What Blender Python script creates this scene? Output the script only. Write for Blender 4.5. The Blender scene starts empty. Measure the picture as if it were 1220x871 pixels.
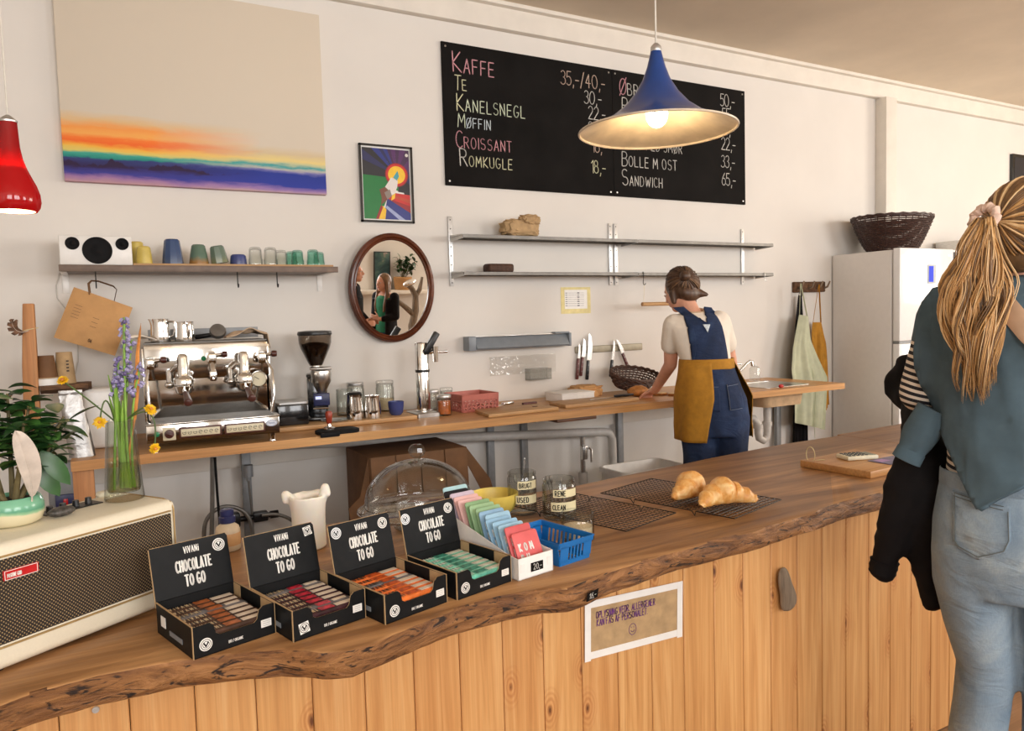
import bpy, bmesh, math, random
from math import sin, cos, pi, radians, atan2, sqrt
from mathutils import Vector, Matrix, noise
from mathutils.bvhtree import BVHTree
random.seed(7)
SC = bpy.context.scene
COL = SC.collection
V3 = Vector
# ------------------------------------------------------------------ camera
FPX, YAW, PIT, ROL = 890.0, radians(28.8596), radians(3.7029), radians(1.63259)
EYE = V3((0, 0, 1.48))
_f = V3((sin(YAW)*cos(PIT), cos(YAW)*cos(PIT), -sin(PIT)))
_r = V3((cos(YAW), -sin(YAW), 0)); _d = _f.cross(_r)
_R = cos(ROL)*_r + sin(ROL)*_d
_D = -sin(ROL)*_r + cos(ROL)*_d
cam = bpy.data.cameras.new('camera'); camo = bpy.data.objects.new('camera', cam); COL.objects.link(camo)
cam.sensor_width = 36; cam.lens = FPX/1220*36; cam.clip_start = .02
camo.matrix_world = Matrix(((_R.x, -_D.x, -_f.x, EYE.x), (_R.y, -_D.y, -_f.y, EYE.y), (_R.z, -_D.z, -_f.z, EYE.z), (0, 0, 0, 1)))
SC.camera = camo
# ------------------------------------------------------------------ light
SC.view_settings.view_transform = 'Standard'; SC.view_settings.look = 'None'
SC.view_settings.gamma = 1; SC.view_settings.use_curve_mapping = False
SC.view_settings.exposure = 0.16
SC.cycles.max_bounces = 10; SC.cycles.diffuse_bounces = 5; SC.cycles.transparent_max_bounces = 24
SC.cycles.caustics_reflective = False; SC.cycles.caustics_refractive = False
W = bpy.data.worlds.new('world'); SC.world = W; W.use_nodes = True
W.node_tree.nodes['Background'].inputs[0].default_value = (.75, .85, 1, 1)
W.node_tree.nodes['Background'].inputs[1].default_value = .6
def area(name, loc, rot, sx, sy, power, col):
    l = bpy.data.lights.new(name, 'AREA'); l.shape = 'RECTANGLE'; l.size = sx; l.size_y = sy; l.energy = power; l.color = col
    o = bpy.data.objects.new(name, l); COL.objects.link(o); o.location = loc; o.rotation_euler = rot
    return o
RY = -3.6                      # rear wall
# daylight entering by the room's windows, rear wall and right end wall
WZ0, WZ1 = 1.35, 3.15
WINS = [(-2.3, -.2), (.7, 3.2), (5.6, 8.6)]
for i, (a, b) in enumerate(WINS):
    area('window_daylight', ((a+b)/2, RY-.05, (WZ0+WZ1)/2), (radians(90), 0, 0), b-a-.1, WZ1-WZ0-.1, (105, 125, 170)[i], (1, .985, .972))
area('window_daylight', (9.55, .4, (WZ0+WZ1)/2), (radians(90), 0, radians(90)), 2.6, WZ1-WZ0-.1, 165, (1, .89, .76))
# ------------------------------------------------------------------ pixel -> point on a real plane
def ray(px, py): return (px-610)/FPX*_R + (py-435.5)/FPX*_D + _f
def Z(px, py, z): d = ray(px, py); return EYE + d*((z-EYE.z)/d.z)
def Y(px, py, y): d = ray(px, py); return EYE + d*(y/d.y)
def X(px, py, x): d = ray(px, py); return EYE + d*(x/d.x)
def PL(px, py, p, n): d = ray(px, py); return EYE + d*((V3(p)-EYE).dot(n)/d.dot(n))
# ------------------------------------------------------------------ materials
def S(r, g, b, k=1.0):
    f = lambda c: (c/255/12.92 if c/255 <= .04045 else ((c/255+.055)/1.055)**2.4)*k
    return (min(f(r), .95), min(f(g), .95), min(f(b), .95), 1)
MATS = {}
def newmat(n):
    m = bpy.data.materials.new(n); m.use_nodes = True; MATS[n] = m
    nt = m.node_tree; return m, nt, nt.nodes['Principled BSDF']
def N(nt, t, **kw):
    n = nt.nodes.new(t)
    for k, v in kw.items():
        if k in n.inputs: n.inputs[k].default_value = v
        else: setattr(n, k, v)
    return n
def coords(nt, scale=(1, 1, 1), kind='Object', rot=(0, 0, 0)):
    tc = N(nt, 'ShaderNodeTexCoord'); mp = N(nt, 'ShaderNodeMapping'); mp.inputs['Scale'].default_value = scale; mp.inputs['Rotation'].default_value = rot
    nt.links.new(tc.outputs[kind], mp.inputs['Vector']); return mp.outputs['Vector']
def noise_tex(nt, vec, scale=5, detail=4, dist=0, rough=.55):
    n = N(nt, 'ShaderNodeTexNoise'); n.inputs['Scale'].default_value = scale; n.inputs['Detail'].default_value = detail
    n.inputs['Distortion'].default_value = dist; n.inputs['Roughness'].default_value = rough
    nt.links.new(vec, n.inputs['Vector']); return n.outputs['Fac']
def ramp(nt, fac, stops, interp='LINEAR'):
    r = N(nt, 'ShaderNodeValToRGB'); cr = r.color_ramp; cr.interpolation = interp
    while len(cr.elements) < len(stops): cr.elements.new(.5)
    for e, (p, c) in zip(cr.elements, stops): e.position = p; e.color = c
    nt.links.new(fac, r.inputs['Fac']); return r.outputs['Color']
def mixc(nt, a, b, fac, mode='MIX'):
    m = N(nt, 'ShaderNodeMix'); m.data_type = 'RGBA'; m.blend_type = mode
    for s, v in ((m.inputs[6], a), (m.inputs[7], b), (m.inputs[0], fac)):
        if hasattr(v, 'is_output'): nt.links.new(v, s)
        else: s.default_value = v
    return m.outputs[2]
def mathn(nt, op, a, b=0.0):
    m = N(nt, 'ShaderNodeMath'); m.operation = op
    for s, v in ((m.inputs[0], a), (m.inputs[1], b)):
        if hasattr(v, 'is_output'): nt.links.new(v, s)
        else: s.default_value = v
    return m.outputs[0]
def bump(nt, b, h, strength=.3, dist=.01):
    n = N(nt, 'ShaderNodeBump'); n.inputs['Strength'].default_value = strength; n.inputs['Distance'].default_value = dist
    nt.links.new(h, n.inputs['Height']); nt.links.new(n.outputs['Normal'], b.inputs['Normal'])
def plain(n, c, rough=.5, metal=0, var=.06, vs=25, bmp=0, spec=None, emit=None, es=0, coat=0, trans=0, sub=0, scale=(1, 1, 1)):
    m, nt, b = newmat(n)
    b.inputs['Roughness'].default_value = rough; b.inputs['Metallic'].default_value = metal
    if spec is None and not metal and max(c[:3]) < .03 and rough > .4: spec = .18
    if spec is not None: b.inputs['Specular IOR Level'].default_value = spec
    if coat: b.inputs['Coat Weight'].default_value = coat
    if emit: b.inputs['Emission Color'].default_value = emit; b.inputs['Emission Strength'].default_value = es
    if sub: b.inputs['Subsurface Weight'].default_value = sub; b.inputs['Subsurface Radius'].default_value = (.03, .02, .012)
    if var or bmp:
        f = noise_tex(nt, coords(nt, scale), vs, 5)
        if var:
            d = tuple(x*(1-var*2) for x in c[:3])+(1,); l = tuple(min(x*(1+var*2), .97) for x in c[:3])+(1,)
            nt.links.new(ramp(nt, f, [(.3, d), (.7, l)]), b.inputs['Base Color'])
        else: b.inputs['Base Color'].default_value = c
        if bmp: bump(nt, b, f, bmp)
    else: b.inputs['Base Color'].default_value = c
    return m
def wood(n, dark, light, scale=(1.2, 14, 14), rough=.5, fine=(3, 160, 160), bmp=.12, dist=1.0, red=None):
    m, nt, b = newmat(n); b.inputs['Roughness'].default_value = rough
    f = noise_tex(nt, coords(nt, scale), 1, 7, dist)
    c = ramp(nt, f, [(.28, dark), (.5, tuple((a+d)/2 for a, d in zip(dark, light))), (.72, light)])
    if red: c = mixc(nt, c, red, ramp(nt, noise_tex(nt, coords(nt, tuple(s*.5 for s in scale)), 1, 3, .5), [(.5, (0, 0, 0, 1)), (.7, (.6, .6, .6, 1))]))
    g = noise_tex(nt, coords(nt, fine), 1, 4)
    c = mixc(nt, c, ramp(nt, g, [(.35, (.72, .72, .72, 1)), (.65, (1, 1, 1, 1))]), .8, 'MULTIPLY')
    nt.links.new(c, b.inputs['Base Color']); bump(nt, b, g, bmp, .003); return m
def glass(n, tint=(1, 1, 1, 1), ior=1.45, spec=1.0, rough=.02, haze=None, hz=0, edge=.6):
    m = bpy.data.materials.new(n); m.use_nodes = True; MATS[n] = m; nt = m.node_tree; nt.nodes.clear()
    out = N(nt, 'ShaderNodeOutputMaterial'); t = N(nt, 'ShaderNodeBsdfTransparent'); lw = N(nt, 'ShaderNodeLayerWeight'); lw.inputs['Blend'].default_value = .5
    nt.links.new(mixc(nt, tint, tuple(c*edge for c in tint[:3])+(1,), mathn(nt, 'POWER', lw.outputs['Facing'], 2.5)), t.inputs[0])
    g = N(nt, 'ShaderNodeBsdfGlossy'); g.inputs['Roughness'].default_value = rough
    fr = N(nt, 'ShaderNodeLayerWeight'); fr.inputs['Blend'].default_value = .5
    k = mathn(nt, 'ADD', mathn(nt, 'MULTIPLY', mathn(nt, 'POWER', fr.outputs['Facing'], 4.0), .75), .035*spec)
    mx = N(nt, 'ShaderNodeMixShader'); nt.links.new(mathn(nt, 'MINIMUM', k, 1.0), mx.inputs[0])
    nt.links.new(t.outputs[0], mx.inputs[1]); nt.links.new(g.outputs[0], mx.inputs[2])
    last = mx
    if hz:
        d = N(nt, 'ShaderNodeBsdfDiffuse'); d.inputs[0].default_value = haze or (.9, .9, .9, 1)
        m2 = N(nt, 'ShaderNodeMixShader'); m2.inputs[0].default_value = hz
        nt.links.new(mx.outputs[0], m2.inputs[1]); nt.links.new(d.outputs[0], m2.inputs[2]); last = m2
    nt.links.new(last.outputs[0], out.inputs[0]); return m
# ------------------------------------------------------------------ mesh builder
class MB:
    def __init__(s): s.bm = bmesh.new(); s.mi = 0; s.T = Matrix(); s.uv = None
    def m(s, i): s.mi = i; return s
    def fin(s, vs, T=None):
        M = s.T @ T if T is not None else s.T
        fs = set()
        for v in vs: v.co = M @ v.co
        for v in vs:
            for f in v.link_faces: fs.add(f)
        for f in fs: f.material_index = s.mi
        return list(vs)
    def box(s, c, d, rot=None, bev=0, seg=2):
        r = bmesh.ops.create_cube(s.bm, size=1); vs = r['verts']
        for v in vs: v.co = V3((v.co.x*d[0], v.co.y*d[1], v.co.z*d[2]))
        if bev:
            es = list({e for v in vs for e in v.link_edges})
            rb = bmesh.ops.bevel(s.bm, geom=es, offset=min(bev, min(d)*.49), segments=seg, affect='EDGES', profile=.5)
            vs = list({v for f in rb['faces'] for v in f.verts} | {v for v in vs if v.is_valid})
            st = list(vs); seen = set(vs)
            while st:
                q = st.pop()
                for e in q.link_edges:
                    o = e.other_vert(q)
                    if o not in seen: seen.add(o); st.append(o)
            vs = list(seen)
        T = Matrix.Translation(V3(c))
        if rot is not None: T = T @ (rot.to_4x4() if hasattr(rot, 'to_4x4') else rot)
        return s.fin(vs, T)
    def rings(s, rings, closed=True, caps=True, loop=False):
        R = [[s.bm.verts.new(p) for p in r] for r in rings]
        n = len(R[0]); k = len(R)
        for i in range(k if loop else k-1):
            a, b = R[i], R[(i+1) % k]
            for j in range(n if closed else n-1):
                try: s.bm.faces.new((a[j], a[(j+1) % n], b[(j+1) % n], b[j]))
                except ValueError: pass
        if caps and not loop and closed:
            for q in (R[0][::-1], R[-1]):
                try: s.bm.faces.new(q)
                except ValueError: pass
        return s.fin([v for r in R for v in r])
    def tube(s, pts, r, n=8, closed=False, caps=True, flat=1.0):
        pts = [V3(p) for p in pts]; k = len(pts)
        rs = r if isinstance(r, (list, tuple)) else [r]*k
        rings = []; up = None
        for i, p in enumerate(pts):
            if closed: t = pts[(i+1) % k]-pts[i-1]
            else: t = pts[min(i+1, k-1)]-pts[max(i-1, 0)]
            t = t.normalized() if t.length > 1e-9 else V3((0, 0, 1))
            if up is None: up = t.orthogonal().normalized()
            up = (up - t*up.dot(t)); up = up.normalized() if up.length > 1e-6 else t.orthogonal().normalized()
            b = t.cross(up)
            rings.append([p + (up*cos(2*pi*j/n) + b*sin(2*pi*j/n)*flat)*rs[i] for j in range(n)])
        return s.rings(rings, caps=caps, loop=closed)
    def cyl(s, p0, p1, r0, r1=None, n=16): return s.tube([p0, p1], [r0, r0 if r1 is None else r1], n)
    def lathe(s, prof, c=(0, 0, 0), n=32, M=None, sx=1, sy=1, caps=False, a0=0, a1=2*pi):
        full = abs(a1-a0-2*pi) < 1e-6
        rings = [[V3((max(r, 1e-4)*cos(a0+(a1-a0)*j/n)*sx, max(r, 1e-4)*sin(a0+(a1-a0)*j/n)*sy, z)) for j in range(n if full else n+1)] for r, z in prof]
        T = Matrix.Translation(V3(c)) @ (M.to_4x4() if M is not None else Matrix())
        old = s.T; s.T = old @ T; v = s.rings(rings, closed=full, caps=caps); s.T = old; return v
    def prism(s, poly, h, M=None, bev=0):
        """2D polygon (x,y) extruded from z=0 to z=h, placed by M"""
        n = len(poly); lo = [s.bm.verts.new((p[0], p[1], 0)) for p in poly]; hi = [s.bm.verts.new((p[0], p[1], h)) for p in poly]
        s.bm.faces.new(lo[::-1]); s.bm.faces.new(hi)
        for j in range(n): s.bm.faces.new((lo[j], lo[(j+1) % n], hi[(j+1) % n], hi[j]))
        return s.fin(lo+hi, M)
    def ball(s, c, r, rot=None, n=20, k=12):
        if not isinstance(r, (tuple, list)): r = (r, r, r)
        q = bmesh.ops.create_uvsphere(s.bm, u_segments=n, v_segments=k, radius=1)['verts']
        T = Matrix.Translation(V3(c))
        if rot is not None: T = T @ rot.to_4x4()
        return s.fin(q, T @ Matrix.Diagonal((*r, 1)))
    def face(s, pts):
        vs = [s.bm.verts.new(p) for p in pts]; s.bm.faces.new(vs); return s.fin(vs)
    def grid(s, fn, nu, nv):
        """fn(u,v) u,v in 0..1"""
        return s.rings([[fn(i/nu, j/nv) for i in range(nu+1)] for j in range(nv+1)], closed=False, caps=False)
    def build(s, name, mats, parent=None, loc=None, rot=None, ang=40, solid=0, recalc=True, mods=()):
        if recalc: bmesh.ops.recalc_face_normals(s.bm, faces=s.bm.faces)
        me = bpy.data.meshes.new(name); s.bm.to_mesh(me); s.bm.free()
        if not isinstance(mats, (list, tuple)): mats = [mats]
        for m in mats: me.materials.append(MATS[m] if isinstance(m, str) else m)
        o = bpy.data.objects.new(name, me); COL.objects.link(o)
        if parent is not None: o.parent = parent
        if loc is not None: o.location = loc
        if rot is not None: o.rotation_euler = rot
        if solid:
            md = o.modifiers.new('solid', 'SOLIDIFY'); md.thickness = solid; md.offset = -1
        for k, kw in mods:
            md = o.modifiers.new(k.lower(), k)
            for a, b in kw.items(): setattr(md, a, b)
        if solid or mods: bake(o)
        if ang is not None:
            me = o.data
            me.polygons.foreach_set('use_smooth', [True]*len(me.polygons))
            if ang < 170: me.set_sharp_from_angle(angle=radians(ang))
        return o
def bake(o):
    dg = bpy.context.evaluated_depsgraph_get(); dg.update()
    me = bpy.data.meshes.new_from_object(o.evaluated_get(dg)); o.modifiers.clear(); o.data = me
def tag(o, label, cat, group=None, kind=None):
    o['label'] = label; o['category'] = cat
    if group: o['group'] = group
    if kind: o['kind'] = kind
    return o
def struct(o): o['kind'] = 'structure'; return o
def thing(name, label, cat, loc=(0, 0, 0), rz=0, group=None):
    o = bpy.data.objects.new(name, None); COL.objects.link(o); o.location = loc; o.rotation_euler = (0, 0, rz); o.empty_display_size = .05
    return tag(o, label, cat, group)
def copy_tree(o, loc, rz=None, label=None, parent=None):
    c = o.copy(); COL.objects.link(c)
    if parent is None:
        c.location = loc
        if rz is not None: c.rotation_euler = (0, 0, rz)
        if label: c['label'] = label
    else: c.parent = parent
    for ch in o.children: copy_tree(ch, None, parent=c)
    return c
ORD = ['frontmost', 'second', 'third', 'fourth', 'fifth', 'sixth', 'seventh', 'eighth', 'ninth', 'tenth', 'eleventh', 'twelfth', 'thirteenth', 'fourteenth', 'fifteenth', 'sixteenth']
RX = lambda a: Matrix.Rotation(a, 4, 'X')
RYm = lambda a: Matrix.Rotation(a, 4, 'Y')
RZ = lambda a: Matrix.Rotation(a, 4, 'Z')
TR = lambda *p: Matrix.Translation(V3(p if len(p) == 3 else p[0]))
# frame matrix: columns u (right), v (up), n (out), origin o
def FR(o, u, v):
    u = V3(u).normalized(); v = V3(v).normalized(); n = u.cross(v).normalized(); o = V3(o)
    return Matrix(((u.x, v.x, n.x, o.x), (u.y, v.y, n.y, o.y), (u.z, v.z, n.z, o.z), (0, 0, 0, 1)))
WALLF = lambda p: FR(p, (1, 0, 0), (0, 0, 1))          # a surface facing the room (-y)
# ------------------------------------------------------------------ stroke lettering
def arc(cx, cy, rx, ry, a, b, n=10): return [(cx+rx*cos(radians(a+(b-a)*i/n)), cy+ry*sin(radians(a+(b-a)*i/n))) for i in range(n+1)]
O_ = arc(.3, .5, .3, .5, 90, 450, 18)
G = {
'A': [[(0, 0), (.28, 1), (.56, 0)], [(.1, .36), (.46, .36)]], 'B': [[(0, 0), (0, 1)], [(0, 1)]+arc(.25, .77, .25, .23, 90, -90, 8)+[(0, .54)], [(.25, .54)]+arc(.27, .27, .29, .27, 90, -90, 8)+[(0, 0)]],
'C': [arc(.3, .5, .3, .5, 50, 310, 14)], 'D': [[(0, 0), (0, 1), (.2, 1)]+arc(.22, .5, .33, .5, 90, -90, 10)+[(0, 0)]],
'E': [[(.48, 1), (0, 1), (0, 0), (.5, 0)], [(0, .52), (.42, .52)]], 'F': [[(.48, 1), (0, 1), (0, 0)], [(0, .52), (.4, .52)]],
'G': [arc(.3, .5, .3, .5, 50, 330, 14)+[(.58, .42), (.34, .42)]], 'H': [[(0, 0), (0, 1)], [(.52, 0), (.52, 1)], [(0, .5), (.52, .5)]],
'I': [[(.05, 0), (.05, 1)]], 'J': [[(.4, 1), (.4, .25)]+arc(.2, .22, .2, .22, 0, -180, 8)], 'K': [[(0, 0), (0, 1)], [(.5, 1), (0, .45), (.54, 0)]],
'L': [[(0, 1), (0, 0), (.48, 0)]], 'M': [[(0, 0), (.06, 1), (.34, .35), (.62, 1), (.68, 0)]], 'N': [[(0, 0), (0, 1), (.52, 0), (.52, 1)]],
'O': [O_], 'P': [[(0, 0), (0, 1), (.24, 1)]+arc(.25, .74, .27, .26, 90, -90, 8)+[(0, .48)]], 'R': [[(0, 0), (0, 1), (.24, 1)]+arc(.25, .75, .25, .25, 90, -90, 8)+[(0, .5)], [(.22, .5), (.54, 0)]],
'S': [arc(.27, .75, .25, .25, 40, 250, 9)+arc(.27, .26, .27, .26, 80, -150, 9)], 'T': [[(0, 1), (.56, 1)], [(.28, 1), (.28, 0)]],
'U': [[(0, 1), (0, .28)]+arc(.27, .27, .27, .27, 180, 360, 9)+[(.54, 1)]], 'V': [[(0, 1), (.28, 0), (.56, 1)]], 'W': [[(0, 1), (.18, 0), (.38, .75), (.58, 0), (.76, 1)]],
'Y': [[(0, 1), (.28, .5), (.56, 1)], [(.28, .5), (.28, 0)]], 'X': [[(0, 0), (.54, 1)], [(0, 1), (.54, 0)]], 'Ø': [O_, [(.02, -.08), (.6, 1.08)]], 'Å': [[(0, 0), (.28, .9), (.56, 0)], [(.1, .33), (.46, .33)], arc(.28, 1.08, .09, .1, 0, 360, 8)],
'0': [O_], '1': [[(.05, .78), (.28, 1), (.28, 0)]], '2': [arc(.27, .72, .25, .28, 160, -30, 9)+[(0, 0), (.54, 0)]], '3': [arc(.24, .76, .23, .24, 150, -80, 8), arc(.24, .27, .28, .27, 85, -150, 9)],
'4': [[(.36, 0), (.36, 1), (0, .34), (.54, .34)]], '5': [[(.48, 1), (.08, 1), (.05, .56)]+arc(.24, .32, .28, .32, 110, -140, 10)], '6': [[(.4, 1), (.12, .62)]+arc(.27, .3, .26, .3, 160, 520, 12)],
'8': [arc(.27, .77, .2, .23, 270, 630, 12), arc(.27, .28, .26, .28, 90, 450, 12)], ',': [[(.08, .06), (.02, -.18)]], '.': [[(.04, .0), (.06, .04)]], '-': [[(0, .42), (.38, .42)]], '/': [[(0, -.1), (.4, 1.08)]], ':': [[(.05, .1), (.05, .14)], [(.05, .6), (.05, .64)]],
'i': [[(.05, 0), (.05, .7)], [(.05, .9), (.05, .96)]],
}
def adv(ch): return .3 if ch == ' ' else max(p[0] for st in G[ch] for p in st)
def ribbon(mb, M, pts, w):
    P = [V3((p[0], p[1], 0)) for p in pts]
    for a, b in zip(P, P[1:]):
        d = b-a
        if d.length < 1e-7: continue
        q = V3((-d.y, d.x, 0)).normalized()*w/2
        vs = [mb.bm.verts.new(M @ x) for x in (a-q, b-q, b+q, a+q)]; mb.bm.faces.new(vs).material_index = mb.mi
    for p in P:
        vs = [mb.bm.verts.new(M @ (p+V3((cos(k*pi/3), sin(k*pi/3), 0))*w/2)) for k in range(6)]; mb.bm.faces.new(vs).material_index = mb.mi
def text(mb, M, s, h, wx=1.0, sw=.12, gap=.2, jit=0, small=None, slope=0, center=False):
    """strokes of string s in frame M, cap height h; small: height factor of all letters but the first of a word"""
    if center:
        tot = sum((adv(c)*wx+gap)*h for c in s)-gap*h; x = -tot/2
    else: x = 0
    x0 = x; first = True
    for c in s:
        if c == ' ': x += .45*h*wx; first = True; continue
        hh = h if (first or small is None) else h*small
        a = jit*random.uniform(-1, 1)
        for st in G[c]:
            ribbon(mb, M, [(x+p[0]*hh*wx-a*p[1]*hh*.4, (x-x0)*slope+p[1]*hh+a*hh*.12) for p in st], sw*h)
        x += (adv(c)*wx*hh + gap*h)
        if not c.isdigit(): first = False
    return x
# ================================================================== MATERIALS
plain('wall_paint', S(226, 222, 216), .85, var=.012, vs=2.5, bmp=.02)
plain('trim_paint', S(228, 222, 212), .6, var=.02, vs=8)
plain('ceiling_paint', S(226, 212, 192), .9, var=.03, vs=2)
wood('floor_wood', S(120, 92, 66), S(160, 128, 96), (1, 9, 9), .45)
wood('slab_wood', S(124, 82, 46), S(200, 150, 98), (.9, 8, 8), .42, fine=(2.5, 90, 90), dist=2.2, red=S(112, 72, 42))
wood('bench_wood', S(186, 130, 74), S(218, 168, 108), (.8, 16, 16), .4, fine=(3, 120, 120), dist=.6)
wood('light_wood', S(176, 132, 84), S(212, 170, 118), (2, 22, 22), .5, dist=.5)
wood('post_wood', S(176, 116, 66), S(206, 150, 98), (12, 12, 1.5), .6, fine=(90, 90, 4))
wood('dark_wood', S(72, 46, 30), S(112, 74, 48), (3, 20, 20), .5)
wood('mirror_wood', S(62, 26, 14), S(110, 54, 28), (6, 6, 6), .25, fine=(40, 40, 40), dist=.6)
wood('drift_wood', S(92, 78, 64), S(150, 130, 108), (30, 30, 5), .8, fine=(120, 120, 14), bmp=.5)
wood('bark', S(66, 42, 24), S(120, 84, 52), (18, 18, 40), .75, fine=(80, 80, 120), bmp=.6)
def mk_bark():
    m, nt, b = newmat('bark_edge'); b.inputs['Roughness'].default_value = .55
    v = coords(nt, (5, 5, 22)); f = noise_tex(nt, v, 1, 8, 2.2, .65)
    c = ramp(nt, f, [(.28, S(62, 38, 20)), (.41, S(112, 72, 40)), (.56, S(152, 104, 60)), (.72, S(184, 132, 82))])
    f2 = noise_tex(nt, coords(nt, (7, 7, 26)), 1.4, 5, 3.5)
    c = mixc(nt, c, S(40, 24, 16), ramp(nt, f2, [(.36, (1, 1, 1, 1)), (.44, (0, 0, 0, 1))]))
    nt.links.new(c, b.inputs['Base Color']); bump(nt, b, f, .9, .016)
mk_bark()
def mk_pine():
    m, nt, b = newmat('pine_boards'); b.inputs['Roughness'].default_value = .48
    tc = N(nt, 'ShaderNodeTexCoord'); sp = N(nt, 'ShaderNodeSeparateXYZ'); nt.links.new(tc.outputs['Object'], sp.inputs[0])
    bid = mathn(nt, 'FLOOR', mathn(nt, 'DIVIDE', mathn(nt, 'ADD', sp.outputs[0], 1.089), .11))
    wn = N(nt, 'ShaderNodeTexWhiteNoise'); wn.noise_dimensions = '1D'; nt.links.new(bid, wn.inputs['W'])
    def vec(sx, sz, off):
        cb = N(nt, 'ShaderNodeCombineXYZ')
        nt.links.new(mathn(nt, 'MULTIPLY', sp.outputs[0], sx), cb.inputs[0])
        nt.links.new(mathn(nt, 'MULTIPLY', bid, off), cb.inputs[1])
        nt.links.new(mathn(nt, 'ADD', mathn(nt, 'MULTIPLY', sp.outputs[2], sz), mathn(nt, 'MULTIPLY', wn.outputs['Value'], 9.0)), cb.inputs[2]); return cb.outputs[0]
    g = noise_tex(nt, vec(30, 1.0, 3.1), 1, 5, 1.8)
    c = ramp(nt, g, [(.3, S(192, 136, 80)), (.5, S(212, 158, 98)), (.7, S(226, 178, 120))])
    c = mixc(nt, c, S(186, 122, 68), mathn(nt, 'MULTIPLY', wn.outputs['Value'], .32))
    vo = N(nt, 'ShaderNodeTexVoronoi'); vo.feature = 'F1'; vo.inputs['Scale'].default_value = 1; vo.inputs['Randomness'].default_value = .95; vo.voronoi_dimensions = '2D'
    wob = noise_tex(nt, vec(20, 12, 1), 1, 3)
    cv_ = N(nt, 'ShaderNodeCombineXYZ'); nt.links.new(mathn(nt, 'ADD', mathn(nt, 'MULTIPLY', sp.outputs[0], 9.0909), mathn(nt, 'MULTIPLY', bid, 7.0)), cv_.inputs[0]); nt.links.new(mathn(nt, 'ADD', mathn(nt, 'MULTIPLY', sp.outputs[2], 4.6), mathn(nt, 'MULTIPLY', wn.outputs['Value'], 40.0)), cv_.inputs[1]); nt.links.new(cv_.outputs[0], vo.inputs['Vector'])
    sc_ = N(nt, 'ShaderNodeSeparateColor'); nt.links.new(vo.outputs['Color'], sc_.inputs[0])
    d = mathn(nt, 'ADD', mathn(nt, 'ADD', vo.outputs['Distance'], mathn(nt, 'MULTIPLY', mathn(nt, 'GREATER_THAN', sc_.outputs[0], .30), .5)), mathn(nt, 'MULTIPLY', mathn(nt, 'SUBTRACT', wob, .5), .14))
    d = mathn(nt, 'ADD', d, mathn(nt, 'MULTIPLY', sc_.outputs[1], .05))
    halo = ramp(nt, d, [(.0, (1, 1, 1, 1)), (.12, (.9, .9, .9, 1)), (.34, (0, 0, 0, 1))])
    rg = mathn(nt, 'MULTIPLY', mathn(nt, 'ADD', mathn(nt, 'SINE', mathn(nt, 'MULTIPLY', d, 95.0)), 1.3), .28)
    c = mixc(nt, c, S(170, 98, 48), mathn(nt, 'MULTIPLY', halo, rg))
    c = mixc(nt, c, S(104, 58, 30), ramp(nt, d, [(.045, (1, 1, 1, 1)), (.095, (0, 0, 0, 1))]))
    f = noise_tex(nt, vec(300, 6, 2), 1, 3)
    c = mixc(nt, c, ramp(nt, f, [(.3, (.86, .86, .86, 1)), (.6, (1, 1, 1, 1))]), .7, 'MULTIPLY')
    nt.links.new(c, b.inputs['Base Color']); bump(nt, b, g, .06, .004)
mk_pine()
plain('black_card', S(20, 21, 22), .5, var=.1, vs=40)
plain('kraft', S(178, 148, 108), .8, var=.08, vs=30)
plain('kraft_dark', S(112, 78, 48), .75, var=.1, vs=12)
plain('paper_brown', S(196, 150, 98), .8, var=.05, vs=14, bmp=.15)
plain('white_card', S(236, 234, 230), .5, var=.02)
plain('white_plastic', S(232, 230, 226), .3, var=.02)
plain('grey_plastic', S(126, 134, 142), .35, var=.03)
plain('black_plastic', S(22, 22, 24), .35, var=.1)
plain('black_rubber', S(18, 18, 20), .7, var=.1)
plain('white_ink', S(240, 238, 232), .6, var=0)
plain('chrome', (.78, .77, .75, 1), .09, 1, var=.03, vs=30)
plain('brushed_steel', (.55, .54, .52, 1), .28, 1, var=.08, vs=30, scale=(1, 1, 14))
plain('dull_steel', (.20, .19, .175, 1), .5, .7, var=.08, vs=20)
plain('galvanised', (.62, .62, .61, 1), .38, .9, var=.08, vs=40)
plain('grey_metal', S(132, 134, 136), .45, .3, var=.05)
plain('cast_black', S(26, 24, 24), .45, .3, var=.12)
plain('lacquer_black', S(16, 16, 18), .2, var=.08, coat=.4)
plain('pvc', S(196, 192, 186), .4, var=.04)
plain('cream_tolex', S(226, 218, 196), .5, var=.012, vs=200, bmp=.06)
plain('ceramic_white', S(236, 232, 224), .25, var=.02)
plain('wax', S(240, 234, 222), .42, var=.02, vs=12, sub=.5, bmp=.12)
glass('clear_glass', (.97, .98, .975, 1), 1.5, 1.4, edge=.45)
glass('jar_glass', (.94, .955, .945, 1), 1.5, 1.6, edge=.4)
glass('teal_glass', (.72, .9, .86, 1), 1.5, 1.2)
glass('vase_glass', (.93, .95, .92, 1), 1.5, 1.6, edge=.35)
glass('water', (.78, .78, .50, 1), 1.33, 1, edge=.55)
glass('clear_film', (.93, .93, .92, 1), 1.6, 2.5, .12, (.9, .9, .9, 1), .10)
glass('clear_acrylic', (.92, .93, .92, 1), 1.5, 1.6, .05, (.9, .9, .9, 1), .08)
glass('hopper_glass', (.72, .68, .64, 1), 1.5, 1.2)
plain('mirror_silver', (.9, .9, .9, 1), .005, 1, var=0)
plain('blackboard', S(22, 20, 19), .8, var=.16, vs=4, spec=.12)
for n, c in dict(chalk_pink=(206, 150, 158), chalk_white=(206, 204, 198), chalk_yellow=(214, 212, 176), chalk_green=(204, 214, 190), chalk_blue=(206, 218, 226), chalk_orange=(196, 172, 156)).items(): plain(n, S(*c), .9, var=.1, vs=120)
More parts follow.
